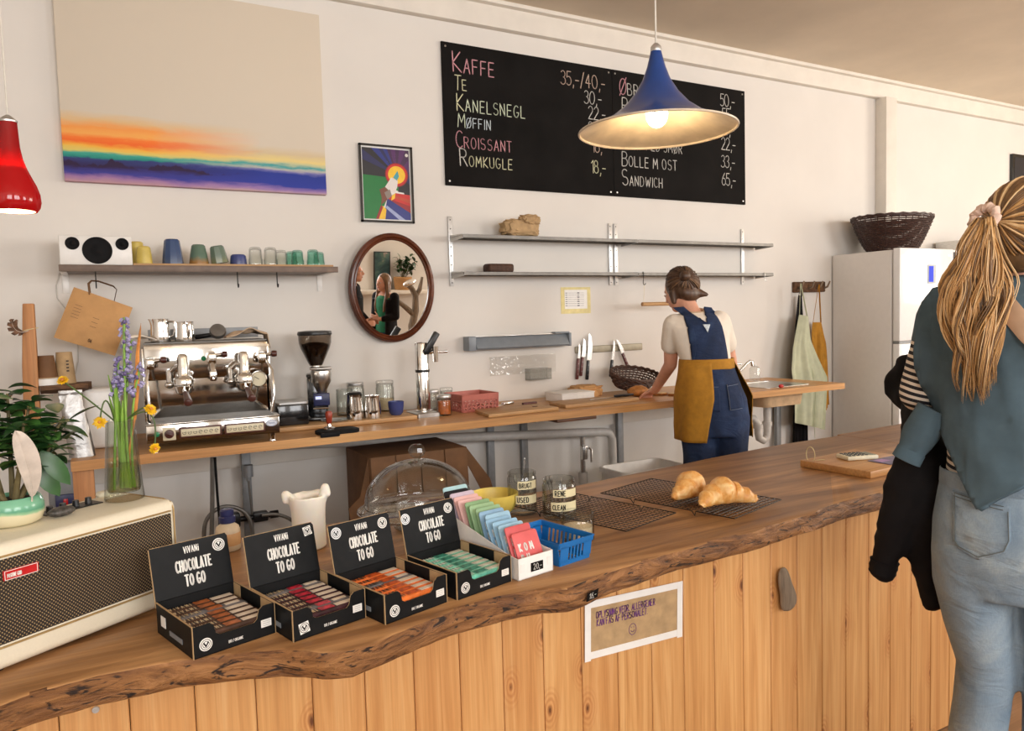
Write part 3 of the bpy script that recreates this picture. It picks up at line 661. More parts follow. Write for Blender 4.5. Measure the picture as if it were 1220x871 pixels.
# ---- chocolate display boxes
plain('bar_brown', S(70, 46, 34), .35, var=.25, vs=60, coat=.3); plain('bar_cherry', S(54, 24, 30), .35, var=.4, vs=70, coat=.3); plain('bar_orange', S(222, 112, 46), .35, var=.16, vs=60, coat=.3); plain('bar_mint', S(98, 176, 152), .35, var=.22, vs=60, coat=.3)
plain('bar_cream', S(222, 206, 186), .45, var=.06, vs=60); plain('bar_copper', S(176, 100, 52), .4, var=.2, vs=90); plain('bar_red', S(190, 40, 60), .4, var=.25, vs=90); plain('bar_amber', S(196, 84, 30), .4, var=.2, vs=90); plain('bar_teal', S(60, 140, 120), .4, var=.25, vs=90); plain('bar_mintcream', S(214, 214, 196), .45, var=.1, vs=60); plain('bar_silver', S(120, 116, 118), .3, .3, var=.2, vs=60)
BWD, BDP, BHT = .1525, .172, .058
def choc_box(FL, rz, label, nth, mats, bar_label, odd, badges, ink, nb=7):
    t = thing('display_box', label, 'display box', (FL[0], FL[1], ZC+.0005), rz, 'black chocolate display boxes')
    b = MB(); th = .0022; w, d, h = BWD, BDP, BHT
    b.box((w/2, d/2, th/2), (w, d, th))
    dip = [(0, 0), (w, 0), (w, h), (w-.022, h), (w-.03, h-.006), (w-.034, h-.022), (w-.04, h-.027), (.048, h-.027), (.041, h-.022), (.037, h-.006), (.031, h-.001), (0, h-.002)]
    b.prism(dip, th, FR((0, th, 0), (1, 0, 0), (0, 0, 1)))
    for x in (0, w-th): b.prism([(0, 0), (d, 0), (d, h), (0, h)], th, Matrix(((0, 0, 1, x), (1, 0, 0, 0), (0, 1, 0, 0), (0, 0, 0, 1))))
    b.box((w/2, d-th/2, h/2), (w, th, h))
    # kraft lining and the insert the bars lie on
    b.m(1); e = .0004
    b.prism([(x*.985+.001, z) for x, z in dip if True], e, FR((0, th+e+.0002, .0), (1, 0, 0), (0, 0, 1)))
    for x in (th, w-th-e): b.box((x+e/2, d*.16, h*.5), (e, d*.28, h*.98)); b.box((x+e/2, d*.9, h*.5), (e, d*.18, h*.98))
    b.box((w/2, d/2, .014), (w-.006, d-.006, .022))
    for x in (.0, w): b.box((x, .001, h*.5), (.0012, .0035, h)); b.box((x, d/2, h), (.003, d, .001))
    b.build('tray', ['black_card', 'kraft'], t, ang=30)
    # lid
    tilt = radians(13); lh = .112; M = TR(0, d, h-.012) @ RX(-tilt)
    b = MB(); b.T = M; b.prism([(0, 0), (w, 0), (w, lh-.006), (w-.004, lh), (.003, lh), (0, lh-.004)], .0022, FR((0, .0022, 0), (1, 0, 0), (0, 0, 1)))
    b.m(1); b.box((-.0004, .0013, lh/2), (.0012, .003, lh*.98)); b.box((w/2, .0013, lh+.0003), (w*.97, .003, .0008))
    lid = b.build('lid', ['black_card', 'kraft'], t, ang=30)
    b = MB(); LM = M @ FR((0, -.0006, 0), (1, 0, 0), (0, 0, 1))
    text(b, LM @ TR(w*.51, lh*.80, 0), 'ViVANi', .0125, .6, .13, .18, center=True, jit=.12)
    text(b, LM @ TR(w*.52, lh*.50, 0), 'CHOCOLATE', .0205, .44, .165, .15, center=True)
    text(b, LM @ TR(w*.52, lh*.24, 0), 'TO GO', .0205, .48, .165, .16, center=True)
    b.build('lettering', ink, lid)
    def badge(Mx, r, parent, kind):
        b = MB(); b.T = Mx
        if kind == 'sq': b.prism([(-r*.7, -r), (r, -r*.75), (r*.7, r), (-r, r*.75)], .0004)
        else: b.lathe([(0, .0005), (r, .0004), (r, 0)], n=24)
        o = b.build('sticker', 'white_ink' if kind != 'dk' else 'galvanised', parent)
        b = MB(); ribbon(b, Mx @ TR(0, 0, .0008), arc(0, 0, r*.78, r*.78, 0, 360, 20), r*.1); ribbon(b, Mx @ TR(0, 0, .0008), [(-r*.3, r*.25), (0, -r*.3), (r*.35, r*.3)], r*.22)
        ribbon(b, Mx @ TR(0, 0, .0008), arc(0, 0, r*.5, r*.5, 0, 360, 16), r*.09)
        b.build('mark', 'black_card', o)
    for k, x, z, r in badges: badge(LM @ TR(w*x, lh*z, 0), r, lid, k)
    FM = FR((0, -.0004, 0), (1, 0, 0), (0, 0, 1))
    badge(FM @ TR(.022, .021, 0), .0115, t, 'rd' if nth != 2 else 'sq')
    b = MB(); text(b, FM @ TR(.063, .010, 0), 'BIO / ORGANIC', .0048, .6, .17, .2)
    b.build('lettering', 'white_ink', t)
    b = MB(); b.box((w-.018, -.0007, .025), (.020, .001, .014)); b.m(1)
    for i in range(3): b.box((w-.018, -.0013, .021+i*.004), (.014, .0004, .001))
    b.build('barcode_label', ['white_ink', 'galvanised'], t)
    b = MB(); b.box((-.0005, d*.8, .03), (.001, .022, .02)); b.m(1); b.box((-.0005, d*.45, .018), (.0009, .06, .009)); b.build('side_label', ['white_ink', 'grey_plastic'], t)
    # bars
    bm1, bm2, bm3 = mats; pitch = (BDP-.012)/nb
    src = None
    for i in range(nb):
        L = BWD-.012; p = V3((.006, .006+pitch*(i+.5), .0255+.0005*i)); wp = Matrix.Translation((FL[0], FL[1], ZC+.0005)) @ RZ(rz) @ TR(p)
        lab = '%s, %s from the front of its display box' % (bar_label, ORD[i] if i else 'first')
        if i in odd:
            tt = thing('chocolate_bar', lab, 'chocolate bar', wp.translation, rz, bar_label+'s')
            make_bar(tt, L, pitch*.94, ('bar_silver', bm2, bm3), True); continue
        if src is None:
            src = thing('chocolate_bar', lab, 'chocolate bar', wp.translation, rz, bar_label+'s'); make_bar(src, L, pitch*.94, mats, False)
        else: copy_tree(src, wp.translation, rz, lab)
def make_bar(t, L, w, mats, odd):
    h = .0125; rings = []
    for i in range(15):
        s = i/14; x = L*s; e = min(1, min(s, 1-s)*14); hh = h*(.12+.88*e**.6); ww = w*.5*(.96+.04*e)
        r = []
        for j in range(14):
            a = 2*pi*j/14; r.append((x, ww*math.copysign(abs(cos(a))**.55, cos(a)), .0005+h*.5+hh*.5*math.copysign(abs(sin(a))**.6, sin(a))))
        rings.append(r)
    b = MB(); b.rings(rings); b.build('wrapper', mats[0], t)
    M = FR((0, 0, h+.0012), (1, 0, 0), (0, 1, 0))
    b = MB(); z = h+.0008
    x0, x1 = (.64, .93)
    if odd: b.box((L*.8, 0, z), (L*.2, w*.5, .0006)); b.m(1); b.box((L*.55, 0, z), (L*.2, w*.7, .0006))
    else: b.box((L*(x0+x1)/2, -w*.05, z), (L*(x1-x0), w*.62, .0006)); b.m(1); b.box((L*.51, 0, z), (L*.2, w*.72, .0006))
    b.build('printed_panel', ['bar_cream' if mats[0] != 'bar_mint' else 'bar_mintcream', mats[1]], t)
    b = MB(); text(b, M @ TR(L*.08, -w*.28, 0), 'ViVANi', w*.56, .55, .15, .4); b.build('lettering', mats[2], t)
plain('gold_ink', S(222, 200, 160), .5, var=0); plain('dark_ink', S(52, 34, 26), .5, var=0)
choc_box((.113, 1.381), radians(15.6), 'black chocolate display box nearest the amplifier, holding brown bars', 1, ('bar_brown', 'bar_copper', 'gold_ink'), 'brown and cream wrapped chocolate bar', (4,), [('rd', .87, .82, .0125)], 'white_ink')
choc_box((.279, 1.359), radians(14.5), 'black chocolate display box holding dark bars with cherry red print', 2, ('bar_cherry', 'bar_red', 'gold_ink'), 'dark red and cream wrapped chocolate bar', (1, 6), [('sq', .9, .86, .0105)], 'white_ink')
choc_box((.448, 1.342), radians(15.8), 'black chocolate display box holding orange bars', 3, ('bar_orange', 'bar_amber', 'dark_ink'), 'orange wrapped chocolate bar', (4,), [('dk', .11, .84, .012), ('rd', .87, .82, .012)], 'white_ink')
choc_box((.616, 1.379), radians(14.4), 'black chocolate display box holding mint green bars', 4, ('bar_mint', 'bar_teal', 'white_ink'), 'mint green wrapped chocolate bar', (), [('dk', .07, .8, .012), ('rd', .87, .82, .012)], 'white_ink')
# ---- white stepped rack of sachets
rk = thing('sachet_rack', 'long white card rack sloping up towards the back, filled with coloured sachets', 'rack', (.777, 1.408, ZC+.0005), radians(10.2))
RW, RD, th = .103, .31, .002
b = MB()
side = [(0, 0), (RD, 0), (RD, .105), (RD-.03, .105), (.03, .05), (0, .048)]
for x in (0, RW-th): b.prism(side, th, Matrix(((0, 0, 1, x), (1, 0, 0, 0), (0, 1, 0, 0), (0, 0, 0, 1))))
b.box((RW/2, th/2, .024), (RW, th, .048)); b.box((RW/2, RD-th/2, .0525), (RW, th, .105)); b.box((RW/2, RD/2, th/2), (RW, RD, th))
sl = atan2(.055, RD-.06)
b.box((RW/2, RD/2+.01, .040), (RW-.005, (RD-.03)/cos(sl), .002), RX(sl))
b.build('card_tray', 'white_card', rk, ang=30)
for k_, x in (('left', .012), ('right', RW-.012)):
    b = MB(); b.box((x, -.0006, .026), (.012, .0008, .02)); b.build('price_slot', 'white_plastic', rk)
price('x', FR((.036, -.0004, .012), (1, 0, 0), (0, 0, 1)), '20,-', .036, .020, rk)
SCOL = [('red', (214, 96, 96)), ('red', (204, 88, 90)), ('light blue', (150, 188, 210)), ('light blue', (146, 186, 212)), ('light blue', (140, 180, 208)), ('light blue', (152, 190, 212)), ('blue grey', (136, 172, 200)), ('green', (144, 178, 136)), ('green', (150, 184, 140)), ('sage green', (130, 166, 120)), ('pink', (222, 176, 172)), ('pink', (224, 180, 176)), ('lilac', (196, 180, 196)), ('black', (34, 34, 38)), ('pale aqua', (168, 206, 212))]
smats = {}
RM = Matrix.Translation((.777, 1.408, ZC+.0005)) @ RZ(radians(10.2))
for i, (cn, c) in enumerate(SCOL):
    mn = 'sachet_%d_%d_%d' % c
    if mn not in MATS: plain(mn, S(*c), .5, var=.04, vs=30)
    y = .006+.0190*i; z = .0425+sin(sl)*(y-RD/2-.01)/cos(sl)+.0006 if i > 1 else .006+.011*i
    if i > 1: y += .006
    loc = RM @ V3((RW/2+random.uniform(-.006, .006) + (.004 if i == 0 else 0), y, z)); a = radians(24+random.uniform(-3, 3))
    lab = '%s sachet with rounded corners, %s in the white sachet rack' % (cn, ORD[i]) if i else 'red sachet in front of all others in the white sachet rack'
    t = thing('sachet', lab, 'sachet', loc, radians(10.2), 'sachets in the white rack')
    w, h = .074, .094; r = .006
    poly = [(-w/2+r+r*cos(q), r+r*sin(q)) for q in [radians(x) for x in range(180, 271, 30)]]+[(w/2-r+r*cos(q), r+r*sin(q)) for q in [radians(x) for x in range(270, 361, 30)]]+[(w/2-r+r*cos(q), h-r+r*sin(q)) for q in [radians(x) for x in range(0, 91, 30)]]+[(-w/2+r+r*cos(q), h-r+r*sin(q)) for q in [radians(x) for x in range(90, 181, 30)]]
    M = RX(-a) @ FR((0, .003, 0), (1, 0, 0), (0, 0, 1))
    b = MB(); b.prism(poly, .003, M); b.build('packet', mn, t, mods=[('BEVEL', dict(width=.0008, segments=2))])
    b = MB(); M2 = M @ TR(0, 0, .0036)
    if i < 8:
        text(b, M2 @ TR(-.026, .052, 0), 'KOM', .0155, .72, .25, .62); text(b, M2 @ TR(-.026, .027, 0), 'BU', .0155, .72, .25, .62); b.build('lettering', 'white_ink', t)
    else: b.bm.free()
# ---- blue plastic basket
plain('blue_plastic', S(22, 108, 178), .35, var=.04)
bk = thing('plastic_basket', 'small blue slotted plastic basket beside the white sachet rack', 'basket', (.903, 1.437, ZC+.0005), radians(12))
bw, bd, bh, fl = .098, .165, .055, .009
def slotted(b, p0, p1, out, h, fl, n, margin):
    p0, p1 = V3(p0), V3(p1); L = (p1-p0).length; u = (p1-p0)/L; up = (V3((0, 0, h))+V3(out)*fl).normalized(); M = FR(p0, u, up); H = h/up.z
    ex = fl
    b.T = M
    b.box((L/2, H*.1, 0), (L, H*.2, .0022)); b.box((L/2, H*.9, 0), (L+ex*1.6, H*.24, .0022))
    mg = L*margin
    b.box((mg/2-.001, H*.5, 0), (mg+.003, H*.66, .0022)); b.box((L-mg/2+.001, H*.5, 0), (mg+.003, H*.66, .0022))
    sp = (L-2*mg)/(n*2-1)
    for i in range(1, n): b.box((mg+sp*(2*i-.5), H*.5, 0), (sp*.8, H*.66, .0022))
    b.T = Matrix()
b = MB()
slotted(b, (0, 0, 0), (bw, 0, 0), (0, -1, 0), bh, fl, 5, .24); slotted(b, (bw, 0, 0), (bw, bd, 0), (1, 0, 0), bh, fl, 9, .12)
slotted(b, (bw, bd, 0), (0, bd, 0), (0, 1, 0), bh, fl, 5, .24); slotted(b, (0, bd, 0), (0, 0, 0), (-1, 0, 0), bh, fl, 9, .12)
b.box((bw/2, bd/2, .001), (bw, bd, .002))
b.build('basket_body', 'blue_plastic', bk)
b = MB(); b.tube([(-fl, -fl, bh), (bw+fl, -fl, bh), (bw+fl, bd+fl, bh), (-fl, bd+fl, bh)], .0022, 6, closed=True); b.build('rim', 'blue_plastic', bk)
for i in range(5):
    p = Matrix.Translation((.903, 1.437, ZC)) @ RZ(radians(12)) @ V3((.02+.013*i, .02, .0045))
    b = MB(); b.box((0, .062, 0), (.006, .125, .0025), bev=.001); tag(b.build('wooden_stirrer', 'light_wood', loc=p, rot=(0, 0, radians(12+random.uniform(-3, 3)))), 'wooden stirring stick lying in the blue plastic basket', 'stirring stick', 'stirring sticks in the blue basket')
# ---- jars
def jar(loc, r, h, label, neck=.9, lab=None, name='glass_jar', grp=None, mat='jar_glass', lip=.012):
    t = thing(name, label, 'jar', loc, 0, grp); rn = r*neck
    b = MB(); b.lathe([(0, 0), (r*.93, 0), (r, .005), (r, h-.024), (r*.99, h-.02), (rn, h-lip), (rn+.002, h-lip+.002), (rn+.002, h-.002), (rn, h), (rn-.003, h-.001), (rn-.003, h-lip), (r-.0035, h-.024), (r-.0035, .008), (r*.85, .006), (0, .007)], n=36)
    b.build('jar_body', mat, t); return t
plain('paper_tape', S(226, 216, 176), .7, var=.04)
def wrap_label(t, r, z, hh, a0, a1, s, hgt):
    b = MB(); n = 14; b.rings([[((r+.0006)*cos(a0+(a1-a0)*i/n), (r+.0006)*sin(a0+(a1-a0)*i/n), zz) for i in range(n+1)] for zz in (z, z+hh)], closed=False, caps=False); lo = b.build('jar_label', 'paper_tape', t, recalc=False)
    b = MB(); text(b, Matrix(), s, hgt, .7, .17, .22, jit=.1)
    for v in b.bm.verts:
        a = a0+.12+v.co.x/r; v.co = V3(((r+.0014)*cos(a), (r+.0014)*sin(a), z+hh*.2+v.co.y))
    b.build('lettering', 'black_card', lo, recalc=False)
def cam_ang(p): return atan2(EYE.y-p.y, EYE.x-p.x)
j1 = Z(670, 622, ZC); j1 = V3((1.135, 1.80, ZC+.0005)); r1 = .049
t = jar(j1, r1, .115, 'wide glass jar labelled RENE holding clean spoons'); a = cam_ang(j1)
wrap_label(t, r1, .068, .022, a-.35, a+1.25, 'RENE', .014); wrap_label(t, r1, .028, .026, a-.5, a+1.25, 'CLEAN', .013)
j2 = V3((1.072, 1.905, ZC+.0005)); r2 = .043
t = jar(j2, r2, .125, 'glass jar labelled BRUGT and USED behind the yellow bowl', .93); a = cam_ang(j2)
wrap_label(t, r2, .078, .024, a-.3, a+1.2, 'BRUGT', .013); wrap_label(t, r2, .035, .025, a-.45, a+1.2, 'USED', .015)
j3 = V3((1.058, 1.592, ZC+.0005)); r3 = .043
t = jar(j3, r3, .072, 'low open glass jar of pale sugar behind the blue basket', .96, lip=.016)
plain('sugar', S(226, 204, 168), .9, var=.1, vs=300, bmp=.4)
b = MB(); b.lathe([(0, .008), (r3-.005, .009), (r3-.0045, .036), (.02, .041), (0, .038)], n=30); b.build('sugar', 'sugar', t)
def spoon(loc, top, name, label, mat, grp, bowl_up=False):
    t = thing(name, label, 'spoon', loc, 0, grp); v = V3(top)-V3(loc); d = v.normalized(); u = d.orthogonal().normalized(); L = v.length; w = d.cross(u)
    b = MB(); A, B_ = (V3((0, 0, 0)), v); b.tube([A, v*.3, v*.72, v*.78], [.0032, .002, .0016, .002], 8, flat=.5); b.build('handle', mat, t)
    b = MB(); b.ball(v*.88, (L*.115, .011, .0028), Matrix((d, u, w)).transposed(), n=14, k=8); b.build('spoon_bowl', mat, t)
G_ = 'spoons in the RENE jar'
for i, (dx, dy, tx, ty, hz) in enumerate(((-.02, .01, -.03, -.01, .128), (-.012, -.015, -.018, .02, .122), (.01, .0, -.005, -.02, .118), (-.02, -.01, -.034, .012, .124))):
    spoon(j1+V3((dx, dy, .0095)), j1+V3((tx, ty, hz)), 'teaspoon', 'steel teaspoon standing in the RENE jar', 'dull_steel', G_)
spoon(j2+V3((.015, .0, .0095)), j2+V3((-.034, -.012, .118)), 'teaspoon', 'steel teaspoon leaning left out of the BRUGT jar', 'dull_steel', 'spoons in the BRUGT jar')
spoon(j2+V3((.0, .01, .0095)), j2+V3((.012, .0, .165)), 'teaspoon', 'tallest spoon standing in the BRUGT jar', 'clear_acrylic', 'spoons in the BRUGT jar')
# ---- yellow bowl
plain('yellow_glaze', S(224, 200, 96), .4, var=.04)
yb = V3((1.0, 1.945, ZC+.0005))
b = MB(); b.lathe([(0, 0), (.035, 0), (.055, .012), (.069, .04), (.071, .062), (.068, .063), (.065, .04), (.05, .014), (0, .006)], n=40); tag(b.build('yellow_bowl', 'yellow_glaze', loc=yb), 'yellow bowl behind the sachet rack', 'bowl')
# ---- cake dome on its stand
dc = V3((.762, 1.95, ZC+.0005))
cs = thing('cake_stand', 'low glass cake stand beneath the clear dome', 'cake stand', dc)
b = MB(); b.lathe([(0, 0), (.07, 0), (.072, .004), (.03, .012), (.018, .022), (.02, .034), (.06, .042), (.165, .046), (.172, .052), (.168, .053), (.16, .0495), (0, .0475)], n=56); b.build('plate', 'clear_glass', cs)
dm = thing('cake_dome', 'large clear glass cake dome with a faceted glass knob', 'cake dome', dc+V3((0, 0, .054)))
b = MB(); R_, Hh = .150, .135
pr = [(R_+.010, 0), (R_+.011, .004), (R_+.004, .012)]+[(R_*cos(a_), .012+(Hh-.012)*sin(a_)**.92) for a_ in [radians(x) for x in range(0, 91, 6)]]
b.lathe(pr+[(max(r-.003, .0), z-.003) for r, z in pr[::-1]][:-3], n=64); b.build('dome', 'clear_glass', dm)
b = MB(); b.lathe([(.006, Hh-.002), (.009, Hh+.006), (.02, Hh+.012), (.024, Hh+.022), (.022, Hh+.034), (.014, Hh+.042), (0, Hh+.044)], n=10); b.build('knob', 'jar_glass', dm, ang=10)
# ---- candle
cd = V3((.448, 1.925, ZC+.0005))
def candle_mesh():
    b = Blob(); b.lathe([(0, 0), (.040, 0), (.0425, .004), (.0425, .10), (0, .10)], n=36)
    ax = V3((cos(YAW), -sin(YAW), 0))
    b.lathe([(0, .08), (.0425, .08), (.0435, .10), (.047, .125), (.049, .137), (.044, .140), (.038, .128), (.033, .108), (.0, .104)], n=36)
    b.cap(-ax*.036+V3((0, 0, .122)), .012, -ax*.056+V3((0, 0, .138)), .0125); b.cap(-ax*.056+V3((0, 0, .138)), .0125, -ax*.058+V3((0, -.012, .126)), .010)
    b.cap(ax*.036+V3((0, 0, .120)), .012, ax*.046+V3((0, 0, .155)), .012); b.cap(ax*.046+V3((0, 0, .155)), .012, ax*.050+V3((0, -.006, .140)), .009)
    b.cap(-ax*.02+V3((.015, .03, .125)), .010, ax*.02+V3((.015, .03, .135)), .010); return b
CANDLE_AT = cd
# ---- bottle with blue cap
plain('blue_cap', S(34, 40, 84), .4); plain('milky', S(210, 190, 160), .4, var=.05); plain('orange_label', S(206, 160, 110), .5)
k_ = .70
bt = thing('squeeze_bottle', 'pale bottle with a dark blue cap behind the leftmost display box', 'bottle', (.264, 2.03, ZC+.0005)); bt.scale = (.85, .85, .70)
b = MB(); b.lathe([(0, 0), (.034, 0), (.036, .004), (.036, .07), (.033, .085), (.02, .098), (.018, .104), (0, .104)], n=30); b.build('bottle_body', 'milky', bt)
b = MB(); b.lathe([(.0365, .02), (.0368, .021), (.0368, .064), (.0365, .065)], n=30); b.build('bottle_label', 'orange_label', bt)
b = MB(); b.lathe([(.021, .1), (.024, .102), (.024, .122), (.02, .126), (.0205, .129), (.0205, .146), (.016, .151), (0, .152)], n=30); b.build('cap', 'blue_cap', bt)
# ---- cooling racks
def cooling_rack(FLc, FRc, BLc, label):
    o = V3((*FLc, ZC+.0005)); u = V3((FRc[0]-FLc[0], FRc[1]-FLc[1], 0)); v = V3((BLc[0]-FLc[0], BLc[1]-FLc[1], 0)); w, d = u.length, v.length; rz = atan2(u.y, u.x)
    t = thing('cooling_rack', label, 'cooling rack', o, rz, 'black wire cooling racks'); z = .016
    b = MB(); n = int(w/.0165)
    for i in range(1, n): b.tube([(w*i/n, 0, z), (w*i/n, d, z)], .0009, 5)
    m = int(d/.0165)
    for i in range(1, m): b.tube([(0, d*i/m, z+.0016), (w, d*i/m, z+.0016)], .0009, 5)
    b.build('wire_grid', 'cast_black', t)
    b = MB(); q = [(0, 0, z)]
    for k in (.3, .72): q += [(w*0, 0, z)] if False else []
    pts = [(0, 0, z), (w, 0, z), (w, d*.26, z), (w-.006, d*.275, .001), (w, d*.29, z), (w, d*.72, z), (w-.006, d*.735, .001), (w, d*.75, z), (w, d, z), (0, d, z), (0, d*.75, z), (.006, d*.735, .001), (0, d*.72, z), (0, d*.29, z), (.006, d*.275, .001), (0, d*.26, z)]
    b.tube(pts, .0017, 6, closed=True); b.build('rim', 'cast_black', t)
cooling_rack((1.170, 1.535), (1.395, 1.600), (1.055, 1.94), 'black wire cooling rack beside the glass jars, empty')
cooling_rack((1.484, 1.464), (1.745, 1.535), (1.370, 1.915), 'black wire cooling rack carrying the croissants')
def mk_cro():
    m, nt, b = newmat('croissant'); b.inputs['Roughness'].default_value = .45
    f = noise_tex(nt, coords(nt, (1, 1, 1)), 34, 6, .6); f2 = noise_tex(nt, coords(nt, (1, 1, 1)), 14, 3)
    c = ramp(nt, f, [(.28, S(190, 122, 56)), (.48, S(226, 166, 90)), (.7, S(244, 210, 150))]); c = mixc(nt, c, S(206, 138, 66), ramp(nt, f2, [(.5, (0, 0, 0, 1)), (.7, (.7, .7, .7, 1))]))
    nt.links.new(c, b.inputs['Base Color']); bump(nt, b, f, .5, .004)
mk_cro()
def croissant(loc, rz, L, label, bendk=.28):
    b = MB(); rows = []; n = 96
    for i in range(n+1):
        t = i/n*2-1; x = t*L/2; y = -bendk*L*t*t*.7
        q = abs(t)*3.4; seg = q % 1.0; k = int(q)
        env = (.040, .034, .025, .013)[min(k, 3)]; nxt = (.034, .025, .013, .004)[min(k, 3)]
        r = env*(1-.10*seg)+(nxt*1.0-env)*max(0, seg-.55)/.45*.75
        if q > 3.3: r *= .5
        if k == 0: r += .004*(1-seg)
        tt = V3((1, -bendk*1.4*t, 0)).normalized(); s = V3((-tt.y, tt.x, 0)); ring = []
        for j in range(24):
            a = 2*pi*j/24; rr_ = r*(1+.07*noise.noise(V3((x*40, cos(a)*2, sin(a)*2))))
            ring.append(V3((x+.006*sin(a*1)*(1 if t > 0 else -1), y, 0))+s*cos(a)*rr_*1.08+V3((0, 0, max(r*.78+sin(a)*rr_*.98, 0))))
        rows.append(ring)
    b.rings(rows)
    tag(b.build('croissant', 'croissant', loc=loc, rot=(0, 0, rz), ang=70, mods=[('SMOOTH', dict(iterations=1, factor=.4))]), label, 'croissant', 'croissants on the wire rack')
zr = ZC+.0205
croissant((1.575, 1.60, zr), radians(-14), .18, 'larger croissant at the front of the wire rack')
croissant((1.557, 1.715, zr), radians(28), .165, 'croissant lying behind the front one on the wire rack', -.22)
# ---- board with card reader and leaflet
bo = thing('chopping_board', 'thick wooden board lying near the far end of the counter', 'board', (2.25, 1.60, ZC+.0005), radians(4))
b = MB(); BW_, BD_ = .34, .275
b.box((BW_/2, BD_/2, .0125), (BW_, BD_, .025), bev=.003); b.build('board', 'bench_wood', bo)
plain('string', S(220, 206, 160), .8)
b = MB(); b.tube([(.02+.0*i, BD_-.03+.018*cos(radians(a_)), .047+.028*sin(radians(a_))) for i, a_ in enumerate(range(-75, 256, 15))], .0016, 6); b.tube([(.02, BD_-.025, .02), (.045, BD_-.05, .027), (.06, BD_-.06, .027)], .0016, 6); b.build('string_loop', 'string', bo)
BM_ = Matrix.Translation((2.25, 1.60, ZC+.026)) @ RZ(radians(4))
plain('calc_body', S(228, 224, 200), .5); plain('calc_key', S(70, 78, 84), .5); plain('lcd', S(120, 130, 112), .3)
p = BM_ @ V3((.105, .15, 0)); ca = thing('calculator', 'cream pocket calculator with grey keys lying on the wooden board', 'calculator', p, radians(4-22))
b = MB(); b.box((.062, .0365, .008), (.125, .073, .015), bev=.004); b.build('calculator_body', 'calc_body', ca)
b = MB(); b.box((.105, .0365, .0158), (.026, .058, .001)); b.build('display', 'lcd', ca)
for i in range(4):
    for j in range(5):
        b = MB(); b.box((.014+j*.017, .0115+i*.0165, .0165), (.010, .0095, .003), bev=.001, seg=1); b.build('key', 'calc_key', ca)
plain('leaflet_purple', S(88, 78, 122), .35, var=.25, vs=30); plain('leaflet_violet', S(170, 130, 190), .4)
p = BM_ @ V3((.15, .018, .0008)); lf_ = thing('leaflet', 'glossy purple leaflet lying at the front of the wooden board', 'leaflet', p, radians(4-3))
b = MB(); b.box((.075, .045, .0006), (.15, .09, .0012)); b.build('sheet', 'leaflet_purple', lf_)
b = MB(); b.box((.04, .06, .0014), (.05, .035, .0004)); b.box((.11, .035, .0014), (.025, .03, .0004)); b.build('printed_panel', 'leaflet_violet', lf_)
# ================================================================== BACK WALL
def flat(n, c, rough=.6): return plain(n, S(*c), rough, var=.03, vs=40)
# ---- large canvas
def mk_canvas():
    m, nt, b = newmat('sunset_paint'); b.inputs['Roughness'].default_value = .75
    tc = N(nt, 'ShaderNodeTexCoord'); sp = N(nt, 'ShaderNodeSeparateXYZ'); nt.links.new(tc.outputs['Object'], sp.inputs[0])
    wob = mathn(nt, 'MULTIPLY', mathn(nt, 'SUBTRACT', noise_tex(nt, coords(nt, (3, 3, 16)), 1, 5, .6), .5), .05)
    fine = mathn(nt, 'MULTIPLY', mathn(nt, 'SUBTRACT', noise_tex(nt, coords(nt, (14, 14, 60)), 1, 4, .4), .5), .02)
    z = mathn(nt, 'ADD', sp.outputs[2], mathn(nt, 'ADD', wob, fine)); t = mathn(nt, 'MULTIPLY', z, 2.5)       # 0..0.4 m -> 0..1
    base = S(215, 204, 187)
    left = ramp(nt, t, [(0, S(190, 150, 160)), (.06, S(160, 120, 170)), (.11, S(60, 60, 150)), (.2, S(48, 36, 90)), (.27, S(50, 60, 120)), (.29, S(30, 140, 130)), (.34, S(70, 170, 150)), (.37, S(226, 206, 110)), (.42, S(246, 186, 70)), (.47, S(246, 110, 40)), (.52, S(248, 128, 52)), (.57, S(248, 176, 90)), (.64, S(246, 160, 80)), (.72, S(226, 190, 140)), (.82, base)])
    right = ramp(nt, t, [(0, S(196, 166, 170)), (.05, S(150, 120, 180)), (.1, S(44, 60, 160)), (.24, S(36, 56, 150)), (.28, S(120, 120, 180)), (.31, S(190, 190, 180)), (.34, S(60, 160, 165)), (.37, S(196, 200, 160)), (.42, S(232, 212, 140)), (.5, S(214, 194, 158)), (.6, base)])
    x = mathn(nt, 'MULTIPLY', mathn(nt, 'ADD', sp.outputs[0], mathn(nt, 'MULTIPLY', wob, 5.0)), .8)
    c = mixc(nt, left, right, ramp(nt, x, [(.3, (0, 0, 0, 1)), (.72, (1, 1, 1, 1))]))
    # dark island silhouette
    hill = mathn(nt, 'SUBTRACT', sp.outputs[2], mathn(nt, 'ADD', .075, mathn(nt, 'MULTIPLY', mathn(nt, 'SUBTRACT', noise_tex(nt, coords(nt, (7, 7, .1)), 1, 6, .3), .5), .17)))
    hm = mathn(nt, 'MULTIPLY', ramp(nt, hill, [(0, (1, 1, 1, 1)), (.006, (0, 0, 0, 1))]), ramp(nt, mathn(nt, 'MULTIPLY', z, 10.0), [(.62, (0, 0, 0, 1)), (.75, (1, 1, 1, 1))]))
    hm = mathn(nt, 'MULTIPLY', hm, ramp(nt, sp.outputs[0], [(.62, (1, 1, 1, 1)), (.8, (0, 0, 0, 1))]))
    c = mixc(nt, c, S(46, 26, 66), hm)
    nt.links.new(c, b.inputs['Base Color']); bump(nt, b, noise_tex(nt, coords(nt, (600, 600, 600)), 1, 2), .05, .002)
mk_canvas()
c0 = Y(77, 215.5, 4.07); c1 = Y(389, 228.5, 4.07); zt_ = c0.z+.92
cv = thing('canvas_painting', 'large unframed canvas painting of a sunset over blue sea', 'painting', (c0.x, 4.1, c0.z))
CWd = c1.x-c0.x; CH = .95
